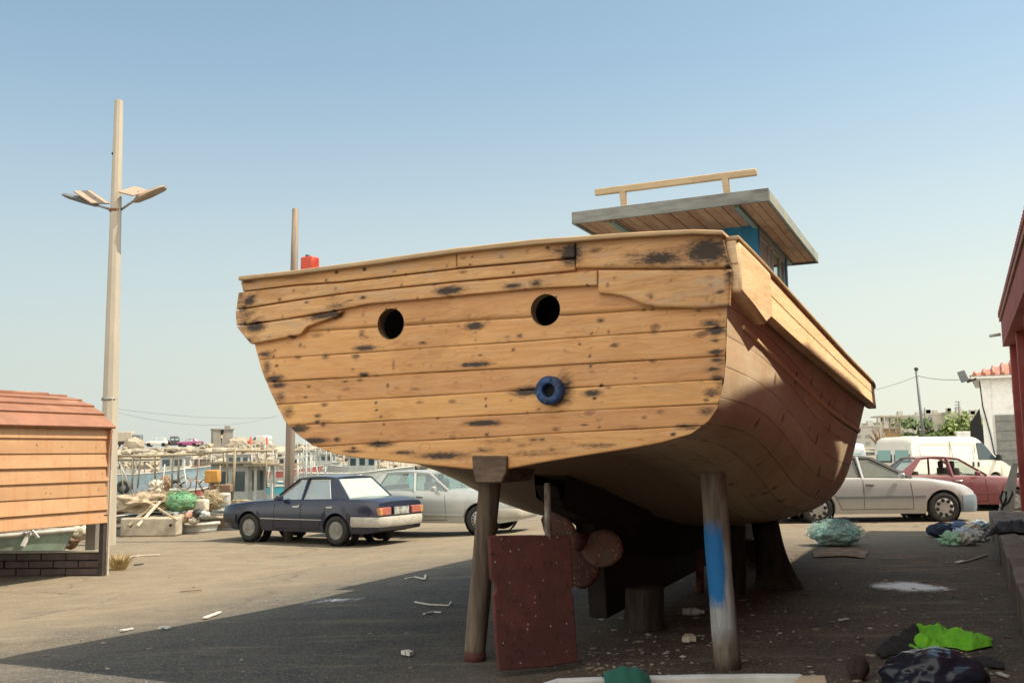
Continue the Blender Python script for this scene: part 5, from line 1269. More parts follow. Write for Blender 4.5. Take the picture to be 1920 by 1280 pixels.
def cabin(root, x, L, B, z, H, m, roof=None, wins=2, over=.12, glass='cab_glass'):
    b = MB(); b.box((x, 0, z + H / 2), (L, B, H)); c = b.build('cabin', M[m], root, bevel=.02)
    b = MB(); b.box((x, 0, z + H + .03), (L + over * 2, B + over * 2, .06)); b.build('cabin_roof', M[roof or m], c)
    for sg in (1, -1):
        for k in range(wins):
            b = MB(); b.box((x - L / 2 + L * (k + .5) / wins, sg * (B / 2 + .004), z + H * .68), (L / wins * .62, .02, H * .36)); b.build('window', M[glass], c)
    for sg in (1, -1): b = MB(); b.box((x + sg * (L / 2 + .004), 0, z + H * .68), (.02, B * .6, H * .36)); b.build('window', M[glass], c)
    return c
def boat_at(label, px, py, Y, yaw, name='fishing_boat', z=None):
    p = at(px, py, Y); return thing(name, label, 'boat', (p.x, Y, p.z if z is None else z), R(yaw), 'boats in the harbour')
WL = -.85
r_ = boat_at('pale blue fishing boat with black tyre fenders moored behind the kiosk', 262, 912, 62, 4, z=WL); boat_hull(r_, 8.6, 2.6, 1.35, 'pale_blue', 'blue_white_hull', 'boat_white', .5)
for k, x in enumerate((-2.2, -.6, 1.4, 2.6)): b = MB(); b.lathe([(.34, -.1), (.42, 0), (.34, .1), (.2, .08), (.2, -.08), (.34, -.1)], 20, Matrix.Translation((x, -1.33, .62)) @ Matrix.Rotation(R(90), 4, 'X'), close=True); b.build('tyre_fender', M['rubber'], r_)
cabin(r_, 2.2, 1.5, 1.6, 1.3, 1.15, 'boat_white', wins=2); b = MB()
for x in (-3.2, -2.4, -1.6, -.8, 0): b.box((x, -.9, 1.75), (.07, .07, .9)); b.box((x, .9, 1.75), (.07, .07, .9))
b.box((-1.6, 0, 2.22), (3.8, 2.1, .07)); b.build('awning', M['boat_grey'], r_)
b = MB(); b.box((-1.2, -.2, 1.5), (2.3, 1.4, .45)); b.build('hatch', M['boat_white'], r_, bevel=.06)
b = MB(); b.box((-.3, -1.36, .03), (7.0, .04, .12)); b.build('boot_stripe', M['dark_steel'], r_)
r_ = boat_at('small open boat with a red side and black canopy, mid harbour', 366, 888, 46, 8, z=WL); boat_hull(r_, 2.9, 1.5, .85, 'boat_red', 'boat_white', 'boat_white', .45); b = MB(); rr = [[Vector((x, y, 1.0 + .38 * math.cos(x * 1.5) - .1 * y * y)) for y in (-.6, 0, .6)] for x in (-.9, -.45, 0, .45, .9)]; b.grid(rr); b.build('canopy', M['rubber'], r_); b = MB(); b.tube([(-1, -.6, .9), (-.4, -.62, 1.3), (.4, -.62, 1.32), (1.1, -.5, .9)], .03, 6); b.build('canopy_rail', M['boat_white'], r_)
r_ = boat_at('grey wheelhouse boat with white posts at the quay, left of the tall pole', 468, 960, 28.5, 168, z=-.75); boat_hull(r_, 5.6, 1.9, .75, 'boat_grey', 'boat_grey', 'boat_white', .5)
c_ = cabin(r_, .35, 1.2, 1.2, .55, 1.55, 'boat_grey', 'khaki_beam', 2, .2)
for x in (-.45, -.95):
    for y in (.55, -.55): b = MB(); b.box((x, y, 1.3), (.06, .06, 1.5)); b.build('roof_post', M['boat_white'], r_)
b = MB(); b.box((-.75, 0, 2.06), (1.1, 1.6, .05)); b.build('awning', M['khaki_beam'], r_); b = MB(); b.box((-.3, .6, .85), (.62, .5, .45)); b.build('engine_box', M['boat_grey'], r_, bevel=.03)
for (px, py, Y, yaw, L, B, D, hi, lo, gun, cab, lab) in (
    (525, 884, 85, 12, 6, 2.2, 1.1, 'boat_red', 'boat_white', 'boat_white', ('red_brown', 1.3), 'rusty red fishing boat with a slatted cabin, just left of the tall pole'),
    (518, 897, 52, 170, 3.6, 1.5, .8, 'boat_teal', 'boat_white', 'boat_white', None, 'small white skiff with a teal stripe low beside the tall pole'),
    (590, 896, 55, 15, 4.2, 1.7, .9, 'boat_teal', 'boat_teal', 'boat_white', None, 'bright turquoise open boat right of the tall pole'),
    (585, 878, 90, 176, 8, 2.6, 1.2, 'boat_white', 'boat_white', 'boat_grey', ('boat_white', 1.8), 'white cabin cruiser moored at the far side, right of the tall pole'),
    (655, 884, 70, 10, 7.5, 2.4, 1.1, 'boat_grey', 'boat_white', 'boat_white', ('boat_grey', 1.4), 'grey fishing boat with a low cabin above the navy sedan roof'),
    (700, 886, 88, 172, 7, 2.3, 1.1, 'boat_white', 'boat_teal', 'boat_white', ('boat_white', 1.4), 'white boat with a teal bottom at the right, partly behind the stern'),
    (430, 884, 95, 5, 8, 2.5, 1.2, 'boat_white', 'boat_grey', 'boat_white', ('boat_white', 1.5), 'white fishing boat moored below the lookout hut'),
    (395, 880, 105, 174, 7, 2.4, 1.1, 'boat_red', 'boat_grey', 'boat_grey', ('red_brown', 1.2), 'brown cabined boat in the middle of the harbour, right of the blue boat'),
    (545, 878, 110, 6, 9, 2.6, 1.2, 'boat_grey', 'red_brown', 'boat_grey', ('red_brown', 1.4), 'long brown boat in front of the rubble, behind the tall pole'),
    (625, 872, 120, 176, 9, 2.6, 1.2, 'boat_white', 'boat_grey', 'boat_white', ('boat_grey', 1.5), 'long pale boat under the stern edge of the wooden hull')):
    r_ = boat_at(lab, px, py, Y, yaw, z=WL); boat_hull(r_, L, B, D, hi, lo, gun, .5)
    if cab: cabin(r_, L * .12, L * .26, B * .62, D * .9, cab[1], cab[0], 'boat_white' if cab[0] != 'boat_white' else 'boat_grey', 3, .2)
    b = MB(); rg = random.Random(px); hx = rg.uniform(1.6, 3)
    b.tube([(-L * .22, 0, D * .6), (-L * .22, 0, D + hx)], .05, 6); b.build('mast', M['boat_white'], r_)
    b = MB()
    for y in (-B * .4, B * .4):
        for x in (-L * .4, -L * .05): b.tube([(x, y, D * .8), (x, y, D + 1.5)], .035, 6)
        b.tube([(-L * .4, y, D + 1.5), (-L * .05, y, D + 1.5)], .035, 6)
    for q in range(5):
        x = rg.uniform(-L * .45, L * .4); y = rg.uniform(-.4, .4) * B; h_ = rg.uniform(.8, 2.6); b.tube([(x, y, D * .7), (x + rg.uniform(-.3, .3), y, D + h_)], .03, 5)
        if q % 2: b.tube([(x, y, D + h_ * .9), (rg.uniform(-L * .45, L * .45), y, D + .4)], .015, 4)
    b.build('awning_frame', M['boat_grey'], r_)
# awning frame of poles along the quay
fr_ = thing('awning_frame', 'rickety frame of thin poles along the quay edge, in front of the blue boat', 'pole frame', (at(330, 940, 26).x, 26, -.3)); 
def pole(nm, pts, r, m, par=fr_): b = MB(); b.tube([at(x, y, Y) for x, y, Y in pts], r, 7); return b.build(nm, m, par, world=True)
for x0, y0, x1, y1, r in ((250, 855, 247, 925, .028), (263, 857, 258, 915, .022), (290, 850, 291, 905, .025), (324, 855, 322, 915, .025), (336, 856, 334, 900, .028), (425, 848, 427, 905, .022), (442, 842, 434, 945, .045), (418, 848, 420, 880, .02), (499, 845, 500, 915, .02), (480, 850, 490, 880, .03)):
    pole('upright', [(x0, y0, 26), (x1, y1, 26)], r, M['khaki_beam'])
for pts in ([(218, 854, 26), (270, 855, 26), (330, 853, 26), (385, 851, 26)], [(370, 850, 26), (440, 845, 26), (510, 845, 26)], [(395, 848, 27), (470, 842, 27)], [(220, 862, 27), (300, 860, 27)]): pole('top_bar', pts, .035, M['khaki_beam'])
pole('stay', [(224, 865, 26), (245, 915, 26)], .03, M['boat_white'])
# heaps near the quay edge
def heap(name, label, cat, px, py, Y, rad, m, amp=.3, freq=1.4, seed=0, sub=4, smooth=True):
    p = at(px, py, Y); b = MB(); b.blob((p.x, p.y, p.z), rad, amp, freq, sub, seed, smooth=smooth); return single(b, name, m, label, cat)
heap('tarp_heap', 'crumpled sandy tarpaulin heaped over gear behind the concrete block', 'tarp', 268, 942, 24, (.75, .6, .22), M['sand_tarp'], .5, 2.2, 3)
heap('tarp_heap', 'folded sandy tarpaulin running up to the green net heap', 'tarp', 312, 940, 24.4, (.5, .4, .17), M['sand_tarp'], .6, 2.6, 9)
heap('net_heap', 'bright green fishing net heap with a pale float line, on the quay', 'fishing net', 338, 941, 24, (.42, .35, .22), M['net_green'], .25, 4, 5)
p = at(377, 946, 24); t_ = thing('jerrycan', 'white plastic jerrycan right of the green net heap', 'jerrycan', (p.x, p.y, p.z - .16), R(-14)); b = MB(); b.box((0, 0, .15), (.36, .22, .3)); b.build('body', M['jerry_white'], t_, bevel=.05, seg=3); b = MB(); b.tube([(-.1, 0, .3), (-.07, 0, .36), (.06, 0, .36), (.09, 0, .3)], .018, 6); b.build('handle', M['jerry_white'], t_)
heap('net_heap', 'grey brown net bundle between white drum and grey tub', 'fishing net', 399, 940, 24.4, (.22, .25, .2), M['rope'], .5, 3, 7)
heap('wicker_basket', 'round brown wicker chair back standing behind the sandy tarps', 'basket', 309, 908, 25.5, (.15, .1, .24), M['brown_board'], .35, 3, 4, 4)
heap('cushion', 'pale crumpled sack left of the brown wicker basket', 'sack', 294, 914, 25.4, (.19, .14, .17), M['jerry_white'], .75, 2.6, 8, 4)
def bx(name, label, cat, px, py, Y, size, m, rz=0.0, bev=.02):
    p = at(px, py, Y); b = MB(); b.box((p.x, p.y, p.z), size, R(rz)); return single(b, name, m, label, cat, bevel=bev)
t_ = thing('engine_stand', 'orange box on a thin dark stand above the quay clutter', 'box', at(399, 905, 25)); b = MB(); b.box((0, 0, .17), (.35, .3, .33)); b.build('box', M['orange_plastic'], t_, bevel=.03); b = MB(); b.box((-.02, 0, -.22), (.08, .08, .46)); b.build('stand', M['brown_board'], t_)
bx('grey_tub', 'grey plastic tub on the quay, left of the wheelhouse boat', 'tub', 415, 937, 24.6, (.42, .4, .36), M['boat_grey'], 8, .05)
bx('plank_box', 'brown plank box behind the grey tub', 'box', 416, 915, 25.5, (.5, .3, .2), M['brown_board'], 4)
bx('white_box', 'small white polystyrene box above the grey tub', 'box', 395, 921, 25, (.28, .2, .09), M['boat_white'], -5)
def timber(label, pts, w_, h, m, name='timber_beam'):
    b = MB()
    for a, d in zip(pts, pts[1:]): b.beam(at(*a), at(*d), w_, h)
    return single(b, name, m, label, 'timber', 'timbers piled on the quay')
timber('thick squared beam on top of the pile beside the kiosk', [(205, 960, 23.6), (268, 945, 24.2)], .22, .2, M['khaki_beam'])
timber('grey plank under the thick squared beam', [(205, 972, 23.5), (300, 962, 24.4)], .3, .06, M['grey_timber'])
timber('long low plank reaching from the pile to the navy sedan', [(225, 985, 23.2), (330, 962, 25), (430, 950, 26.5)], .25, .05, M['boat_grey'])
timber('leaning lath propped against the beam pile', [(240, 985, 23), (284, 948, 23.6)], .07, .05, M['khaki_beam'])
timber('second leaning lath, steeper, right of the first', [(258, 985, 23), (300, 940, 23.6)], .05, .05, M['jerry_white'])
timber('crossed thin lath sloping down to the right in front of the net', [(296, 952, 23.4), (332, 975, 23.1)], .04, .04, M['rope'])
t_ = thing('skiff', 'old wooden skiff with a pale gunwale lying along the quay under the net heap', 'boat', (at(380, 968, 25.4).x, 25.4, -.42), R(10)); boat_hull(t_, 5.2, 1.2, .42, 'brown_board', 'boat_grey', 'jerry_white', .4, 'brown_board', .3)
t_ = thing('skiff', 'low white skiff with a narrow rim at the right end of the concrete block', 'boat', (at(364, 984, 24.2).x, 24.2, -.36), R(12)); boat_hull(t_, 1.0, .6, .26, 'boat_white', 'boat_grey', 'boat_white', .4, 'brown_board', .2)
for k, (px, py, m_, lab) in enumerate(((345, 972, 'rope', 'coil of tan rope in the low white skiff'), (355, 968, 'red_brown', 'reddish rag bundle in the low white skiff'), (363, 975, 'jerry_white', 'white bundle at the bow of the low white skiff'), (338, 976, 'sand_tarp', 'sandy bundle at the stern of the low white skiff'), (372, 962, 'dark_plastic', 'black bucket behind the low white skiff'), (383, 965, 'boat_grey', 'grey pail between black bucket and navy sedan'))):
    heap('bundle', lab, 'bundle', px, py, 23.7, (.13, .12, .1), M[m_], .4, 2.5, 20 + k, 3)
for k, (px, py, lab) in enumerate(((450, 945, 'tangle of pale rope on the bow rail of the wheelhouse boat'), (478, 950, 'second rope tangle further right on the quay, above the navy bonnet'))):
    b = MB(); rg = random.Random(k); c = at(px, py, 26)
    for q in range(7):
        a0 = rg.uniform(0, 6); b.tube([c + Vector((rg.uniform(-.05, .05) + (.1 + .3 * rg.random()) * math.cos(a0 + s * .7), .2 * math.sin(a0 + s * .7), rg.uniform(-.05, .12))) for s in range(9)], .018, 5)
    single(b, 'rope_tangle', M['rope'], lab, 'rope')
# loose strands of net over the heaps, and sticks standing about in the gear
for px, py, Y, rad, m_, lab in ((338, 941, 24, (.44, .37, .24), 'net_green', 'loose green strands of the bright net heap'), (399, 940, 24.4, (.26, .28, .23), 'rope', 'loose tan strands over the grey brown net bundle'), (290, 938, 24.1, (.8, .5, .2), 'sand_tarp', 'frayed cords lying across the sandy tarpaulins')):
    b = MB(); rg = random.Random(px); c = at(px, py, Y)
    for k in range(150):
        a, e = rg.uniform(0, 6.28), rg.uniform(-.1, 1.4); d = Vector((math.cos(a) * math.cos(e) * rad[0], math.sin(a) * math.cos(e) * rad[1], math.sin(e) * rad[2])); tg = Vector((rg.uniform(-1, 1), rg.uniform(-1, 1), rg.uniform(-.5, .5))).normalized() * rg.uniform(.06, .2)
        b.tube([c + d * 1.02 - tg, c + d * 1.1, c + d * 1.02 + tg], .006, 3, caps=False)
    single(b, 'net_strands', M[m_], lab, 'net cords')
for k, (pts, r, m_, lab) in enumerate((([(232, 930), (226, 868)], .02, 'khaki_beam', 'thin tilted stick at the left of the quay gear'), ([(303, 925), (309, 870)], .018, 'boat_white', 'pale thin stick above the wicker basket'), ([(352, 930), (345, 878)], .02, 'boat_white', 'pale stick stuck in the green net heap'), ([(366, 928), (372, 862)], .015, 'rust', 'rusty rod between green net and white jerrycan'), ([(408, 930), (413, 872)], .02, 'khaki_beam', 'wooden stake behind the grey tub'), ([(384, 925), (366, 895)], .02, 'brown_board', 'dark stick leaning left by the orange box'))):
    b = MB(); b.tube([at(x, y, 25) for x, y in pts], r, 5); single(b, 'stick', M[m_], lab, 'stick')
for k, (px, py, rr_, lab) in enumerate(((345, 906, .17, 'thin steering hoop left of the orange box'), (383, 908, .13, 'small hoop under the orange box'))):
    b = MB(); c = at(px, py, 25.6); b.tube([c + Vector((rr_ * math.cos(a), .04, rr_ * math.sin(a))) for a in [q * math.pi / 12 for q in range(25)]], .018, 5, caps=False); single(b, 'hoop', M['brown_board'], lab, 'hoop')
# boats and gear seen under the kiosk
t_ = thing('skiff', 'grey green skiff bow on the ground behind the kiosk wall', 'boat', (at(-30, 1018, 17.5).x, 17.5, gz(-9, 17.5)), R(4)); boat_hull(t_, 2.6, 1.2, .5, 'boat_green', 'boat_green', 'boat_white', .6, 'brown_board', .4)
b = MB(); b.beam(at(42, 1024, 17), at(60, 990, 17.2), .06, .05); b.beam(at(52, 985, 17.1), at(72, 1008, 17.1), .05, .04); single(b, 'oar_pair', M['boat_white'], 'crossed white laths beside the grey green skiff under the kiosk', 'laths')
timber('mint green plank raised behind the kiosk wall', [(72, 998, 19), (190, 988, 19.4)], .5, .22, C('mint_board', (.3, .52, .36)))
for k, (px, py, m_, r3, lab) in enumerate(((110, 1010, 'sand_tarp', (.32, .3, .17), 'sandy sack under the kiosk roof'), (132, 1005, 'brown_board', (.2, .2, .2), 'dark red brown bundle in the gear behind the kiosk wall'), (88, 985, 'rubber', (.3, .2, .12), 'black rag on the mint green plank'), (150, 998, 'jerry_white', (.16, .15, .14), 'pale rag right of the dark bundle behind the kiosk wall'), (70, 1013, 'rubber', (.35, .3, .2), 'black tarpaulin lump beside the crossed laths'))):
    heap('bundle', lab, 'bundle', px, py, 18.2, r3, M[m_], .5, 2.5, 40 + k, 3)
# ------------------------------------------------------------------ right: red building and platform
M['red_wall'] = rough_mat('dark_red_paint', (.32, .065, .055), (.24, .05, .044), 2.5, .75, .3, dirt=(.36, .2, .17), dirt_amt=.35)
M['pink_plaster'] = rough_mat('flaking_pink_plaster', (.52, .42, .36), (.42, .33, .28), 3.5, .85, .4, dirt=(.3, .16, .13), dirt_amt=.3)
bo = Vector((.507 * 18.5 + .10, 18.45, 0))
rb = thing('red_building', 'dark red building with square columns and pale plaster panels at the right edge', 'building', bo - Vector((0, 0, .2)), YAW)
b = MB(); b.box((.10, -5.9, 3.97), (.2, 11.8, .38)); b.build('fascia', M['red_wall'], rb, bevel=.01)
b = MB(); b.box((1.2, -5.9, 3.73), (2.4, 11.8, .10)); b.build('soffit', M['red_wall'], rb)
b = MB(); b.slab([(-.03, -11.8, 4.17), (-.03, .05, 4.17), (6.0, .05, 4.75), (6.0, -11.8, 4.75)], (0, 0, .10)); b.build('roof', M['kiosk_roof'], rb)
b = MB(); b.slab([(-.045, .02, 4.25)] + [(-.045, .02 - k * .1, 4.31 + (.05 if (k // 1) % 2 else 0)) for k in range(118)] + [(-.045, -11.7, 4.25)], (.05, 0, 0))
b.build('eave_tiles', M['red_wall'], rb)
for y in (-.16, -2.55, -5.0, -7.45): b = MB(); b.box((.24, y, 2.02), (.26, .26, 3.32)); b.build('column', M['red_wall'], rb, bevel=.015)
for k, y in enumerate((-1.35, -3.78, -6.2)):
    b = MB(); rg = random.Random(k); n = 26; L_, R_ = [], []
    for i in range(n + 1):
        z = .40 + 3.2 * i / n; L_.append((y - .95 + rg.uniform(-.03, .03), z)); R_.append((y + .93 + rg.uniform(-.035, .035), z))
    b.slab([(.28, yy, z) for yy, z in L_ + R_[::-1]], (.08, 0, 0)); b.build('plaster_panel', M['pink_plaster'], rb)
b = MB(); b.box((3.3, -5.9, 2.0), (5.8, 11.7, 3.3)); b.build('wall', M['red_wall'], rb)
b = MB(); b.tube([(-.02, -.05, 3.92), (-.22, -.03, 3.90)], .03, 8); b.build('gutter_spout', M['boat_white'], rb)
# unseen walls added out of frame, shaped to cast shade on hull and ground
b = MB(); b.box((3.2, -19.7, 2.85), (6.0, 15.0, 6.2)); b.build('added_shade_block', M['red_wall'], rb)
b = MB(); b.slab([(.2, -12.6, .3), (.2, -11.5, .3), (.2, -11.5, 4.2), (.2, -6.9, 4.2), (.2, -6.9, 4.5), (.2, -8.45, 4.85), (.2, -9.3, 5.0), (.2, -10.4, 5.42), (.2, -11.2, 5.65), (.2, -12.2, 5.95), (.2, -12.6, 5.95)], (.25, 0, 0)); b.build('stepped_shade_wall', M['red_wall'], rb)
b = MB(); b.box((3.2, -6.1, 5.5), (4.2, 10.6, 1.9)); b.build('set_back_shade_block', M['red_wall'], rb); b = MB(); b.box((3.3, -4.9, 6.85), (4.2, 8.2, .8)); b.build('shade_block_top', M['red_wall'], rb)
# platform
def slab_mat():
    t = NT('worn_paving'); co = t.obj(); br = t.n('ShaderNodeTexBrick'); br.inputs['Scale'].default_value = 1; br.inputs['Brick Width'].default_value = .9; br.inputs['Row Height'].default_value = .55; br.inputs['Mortar Size'].default_value = .012
    br.inputs['Color1'].default_value = (.20, .17, .15, 1); br.inputs['Color2'].default_value = (.26, .23, .2, 1); br.inputs['Mortar'].default_value = (.06, .05, .045, 1); t.l(co, br.inputs['Vector'])
    n = t.noise(co, 4, 6, .7); c = t.mix(t.math('MULTIPLY', t.ramp(n, .4, .7), .6), br.outputs['Color'], (.11, .09, .08)); t.col(c); t.set(.85, 0, .3); t.bump(t.math('SUBTRACT', n, br.outputs['Fac']), .5, .02); return t.m
M['paving'] = slab_mat(); M['kerb_stone'] = rough_mat('stained_kerb_stone', (.22, .175, .15), (.13, .10, .085), 2.5, .85, .5, stretch=(1, 1, .5), dirt=(.05, .04, .036), dirt_amt=.7, bd=.03)
pf = thing('platform', 'low stone paved platform running along the front of the red building', 'platform', bo, YAW)
b = MB(); b.box((3.0, -10.6, .18), (6.5, 19.9, .36)); b.build('paving', M['paving'], pf)
y = -.62; rg = random.Random(4)
while y > -19:
    l_ = rg.uniform(.9, 1.5); b = MB(); b.box((-.32 + rg.uniform(-.012, .012), y - l_ / 2, .19 + rg.uniform(-.008, .008)), (.24, l_ - .012, .39)); b.build('kerb_stone', M['kerb_stone'], pf, bevel=.018); y -= l_
b = MB(); b.box((2.6, -.60, .19), (6.1, .18, .385)); b.build('end_stone', M['concrete'], pf, bevel=.02)
# loose boards leaning on the first column
t_ = thing('leaning_board', 'pale board leaning against the first red column at the platform end', 'board'); a, d = at(1885, 962, 17.9), at(1903, 868, 18.05); t_.location = a; b = MB(); e = d - a
b.slab([(-.14, 0, 0), (.16, 0, 0), e + Vector((.06, 0, 0)), e + Vector((-.05, 0, 0))], (.01, .03, 0)); b.build('board', M['boat_grey'], t_)
b = MB(); rg = random.Random(3); c = at(1880, 955, 17.8); b.tube([c + Vector((.02 * k - .05 + .09 * math.sin(k * 1.1), -.05, .34 * abs(math.sin(k * .6)))) for k in range(9)], .02, 6); single(b, 'hose', M['rubber'], 'black hose looped at the foot of the leaning board', 'hose')
def drape(name, label, cat, up, lo, m, h=.08, seed=0, freq=9.0, n=42, k=10, z0=.0, fold=.5, th=.012, zf=None):
    """rumpled cloth lying on the ground between two outlines read off the photograph"""
    U = [on_z(x, y, z0) for x, y in up]; L = [on_z(x, y, z0) for x, y in lo]
    def poly(P, f):
        q = f * (len(P) - 1); i = min(int(q), len(P) - 2); return P[i] + (P[i + 1] - P[i]) * (q - i)
    b = MB(); rr = []
    for i in range(n + 1):
        f = i / n; a, d = poly(L, f), poly(U, f); row = []
        for j in range(k + 1):
            g = j / k; p = a + (d - a) * g; e = min(1, 4 * min(f, 1 - f) + .15) * min(1, 5 * min(g, 1 - g) + .1)
            q = p * freq; nz = noise.fractal(Vector((q.x + seed, q.y * .9, seed * 3.1)), .9, 2, 4) + fold * math.sin((p.x * .8 + p.y * .5) * freq * 1.6 + seed + 2 * noise.noise(p * 3))
            row.append(Vector((p.x + .02 * nz, p.y, z0 + .008 + h * e * max(0.0, .55 + .55 * nz))))
        rr.append(row)
    b.grid(rr); o = single(b, name, m, label, cat); s_ = o.modifiers.new('solid', 'SOLIDIFY'); s_.thickness = th; s_.offset = 1; sb = o.modifiers.new('sub', 'SUBSURF'); sb.levels = sb.render_levels = 1; return o
M['black_tarp'] = rough_mat('black_tarp', (.016, .016, .018), (.024, .023, .024), 6, .8, .3); M['black_bag'] = rough_mat('black_bin_bag', (.014, .017, .028), (.017, .02, .033), 3, .2, .03)
drape('tarp', 'black tarpaulin strip thrown across the end of the platform', 'tarp', [(1852, 1004), (1872, 990), (1895, 984), (1935, 986)], [(1846, 1010), (1872, 1002), (1900, 999), (1935, 1001)], M['black_tarp'], .12, 2, 5, z0=.385)

# rubbish in the yard
M['hi_vis'] = rough_mat('neon_green_cloth', (.20, .55, .03), (.12, .40, .02), 9, .85, .2); M['dark_cloth'] = rough_mat('dark_cloth', (.02, .02, .022), (.03, .028, .03), 12, .95, .2)
drape('cloth', 'neon green cloth crumpled on the dirt at the lower right', 'cloth', [(1684, 1212), (1712, 1184), (1760, 1186), (1815, 1192), (1858, 1202)], [(1690, 1219), (1735, 1227), (1775, 1216), (1822, 1222), (1862, 1212)], M['hi_vis'], .085, 5, 13, n=70, k=22, fold=.9, th=.006)
drape('cloth', 'black rag beside the neon green cloth', 'cloth', [(1640, 1226), (1676, 1206), (1708, 1186), (1722, 1196)], [(1650, 1236), (1688, 1230), (1720, 1226), (1735, 1224)], M['dark_cloth'], .1, 9, 7)
drape('cloth', 'thin dark strip of cloth right of the black bin bag', 'cloth', [(1808, 1242), (1840, 1238), (1880, 1246)], [(1810, 1252), (1845, 1254), (1886, 1256)], M['dark_cloth'], .04, 12, 7)
p = on_z(1754, 1285); b = MB(); b.blob((p.x, p.y, .06), (.32, .24, .17), .2, 1.25, 5, 3, flat=.006); single(b, 'bin_bag', M['black_bag'], 'shiny black bin bag at the bottom right below the neon green cloth', 'bin bag')
p = place(1610, 1274); b = MB(); b.blob((p.x, p.y, .075), (.075, .07, .085), .18, 1.5, 4, 6, flat=.004); single(b, 'dark_stone', M['trunk'], 'round dark lump on the dirt left of the black bin bag', 'stone')
# clear bottle on its side
p = place(1299, 1153); bt = thing('bottle', 'clear plastic water bottle lying between the stump and the blue patched post', 'bottle', (p.x, p.y, .035), R(-8)); b = MB(); mt = Matrix.Rotation(R(90), 4, 'Y') @ Matrix.Translation((0, 0, -.1))
b.lathe([(.0, 0), (.034, .004), (.036, .03), (.033, .05), (.036, .07), (.033, .09), (.036, .12), (.030, .155), (.014, .185), (.014, .2)], 18, mt)
t = NT('bottle_plastic'); t.col((.75, .8, .82)); t.set(.15, 0, .6); t.b.inputs['Alpha'].default_value = .45; M['bottle'] = t.m; b.build('body', M['bottle'], bt)
b = MB(); b.lathe([(.0335, .052), (.0368, .055), (.0368, .088), (.0335, .09)], 18, mt, close=True); b.build('label_band', M['boat_white'], bt); b = MB(); b.lathe([(.016, .19), (.016, .21), (0, .21)], 14, mt); b.build('cap', M['boat_white'], bt)
# turquoise net ball
p = place(1569, 1022); b = MB(); b.blob((p.x, p.y, .15), (.38, .28, .17), .22, 2, 5, 4, flat=.01)
def net_mat():
    t = NT('turquoise_net'); co = t.obj(); n = t.noise(co, 14, 6, .75, dist=1.5); n2 = t.noise(co, 45, 4, .7)
    c = t.mix(t.ramp(n, .35, .65), (.38, .72, .70), (.70, .90, .86)); c = t.mix(t.math('MULTIPLY', t.ramp(n2, .5, .7), .6), c, (.2, .52, .5)); t.col(c); t.set(.9, 0, .2); t.bump(t.math('ADD', n, n2), 1, .03); return t.m
M['net'] = net_mat(); rg = random.Random(9)
for k in range(520):
    a, e = rg.uniform(0, 6.28), rg.uniform(.02, 1.45); d = Vector((math.cos(a) * math.cos(e) * .42, math.sin(a) * math.cos(e) * .32, math.sin(e) * .21)); tang = Vector((rg.uniform(-1, 1), rg.uniform(-1, 1), rg.uniform(-.6, .8))).normalized()
    c0 = Vector((p.x, p.y, .15)) + d * rg.uniform(.92, 1.16); L_ = rg.uniform(.08, .24); pts = [c0 + tang * L_ * (s / 3 - .5) + d.normalized() * .05 * math.sin(s / 3 * math.pi) * rg.uniform(.3, 1.3) for s in range(4)]
    if min(q.z for q in pts) < .01: continue
    b.tube(pts, .0025, 3, caps=False)
single(b, 'net_heap', M['net'], 'fuzzy turquoise fishing net heap on the ground before the silver sedan', 'fishing net')
M['cardboard'] = rough_mat('damp_cardboard', (.26, .18, .12), (.17, .12, .085), 6, .9, .2)
drape('cardboard', 'flattened damp cardboard under the turquoise net heap', 'cardboard', [(1522, 1036), (1560, 1032), (1630, 1034)], [(1526, 1046), (1580, 1044), (1622, 1048)], M['cardboard'], .05, 4, 6)
# sports bag and rag heap
p = place(1768, 1008); bg_ = thing('sports_bag', 'navy sports bag lying before the rag heap at the platform end', 'bag', p, R(-6)); C('bag_navy', (.02, .03, .07)); C('bag_blue', (.10, .16, .28))
b = MB(); b.blob((0, .1, .12), (.24, .16, .125), .12, 2, 4, 1, flat=.0); b.build('body', M['bag_navy'], bg_); b = MB(); b.slab([(.05, -.07, .05), (.2, -.05, .06), (.22, .02, .2), (.02, .0, .225)], (.0, .02, .02)); b.build('side_panel', M['bag_blue'], bg_); b = MB(); b.tube([(-.15, 0, .22), (-.05, -.05, .27), (.08, -.04, .26), (.16, .02, .21)], .012, 6); b.build('strap', M['dark_cloth'], bg_)
rg = random.Random(21); cols_ = ['boat_white', 'blue_white_hull', 'jerry_white', 'pale_blue', 'boat_grey', 'boat_white', 'bag_blue', 'mint_board']
names = ['white', 'pale blue', 'cream', 'sky blue', 'grey', 'off white', 'dark blue', 'mint']
spots = [(1795, 1012, 'nearest the navy bag'), (1808, 1004, 'in the middle of the heap'), (1822, 997, 'at the top of the heap'), (1838, 990, 'against the platform end'), (1832, 1010, 'low at the right of the heap'), (1812, 1018, 'at the front of the heap'), (1800, 992, 'behind the navy bag'), (1786, 1018, 'in front of the navy bag')]
for (px, py, wh_), m_, nm in zip(spots, cols_, names):
    p = place(px, py + 4); b = MB(); b.blob((p.x, p.y, .05 + rg.uniform(0, .06)), (rg.uniform(.14, .2), rg.uniform(.14, .2), rg.uniform(.08, .13)), .6, 3.2, 4, int(px), flat=.004); single(b, 'rag', M[m_], f'{nm} rag in the rubbish heap, {wh_}', 'rag', 'rags in the heap by the platform')
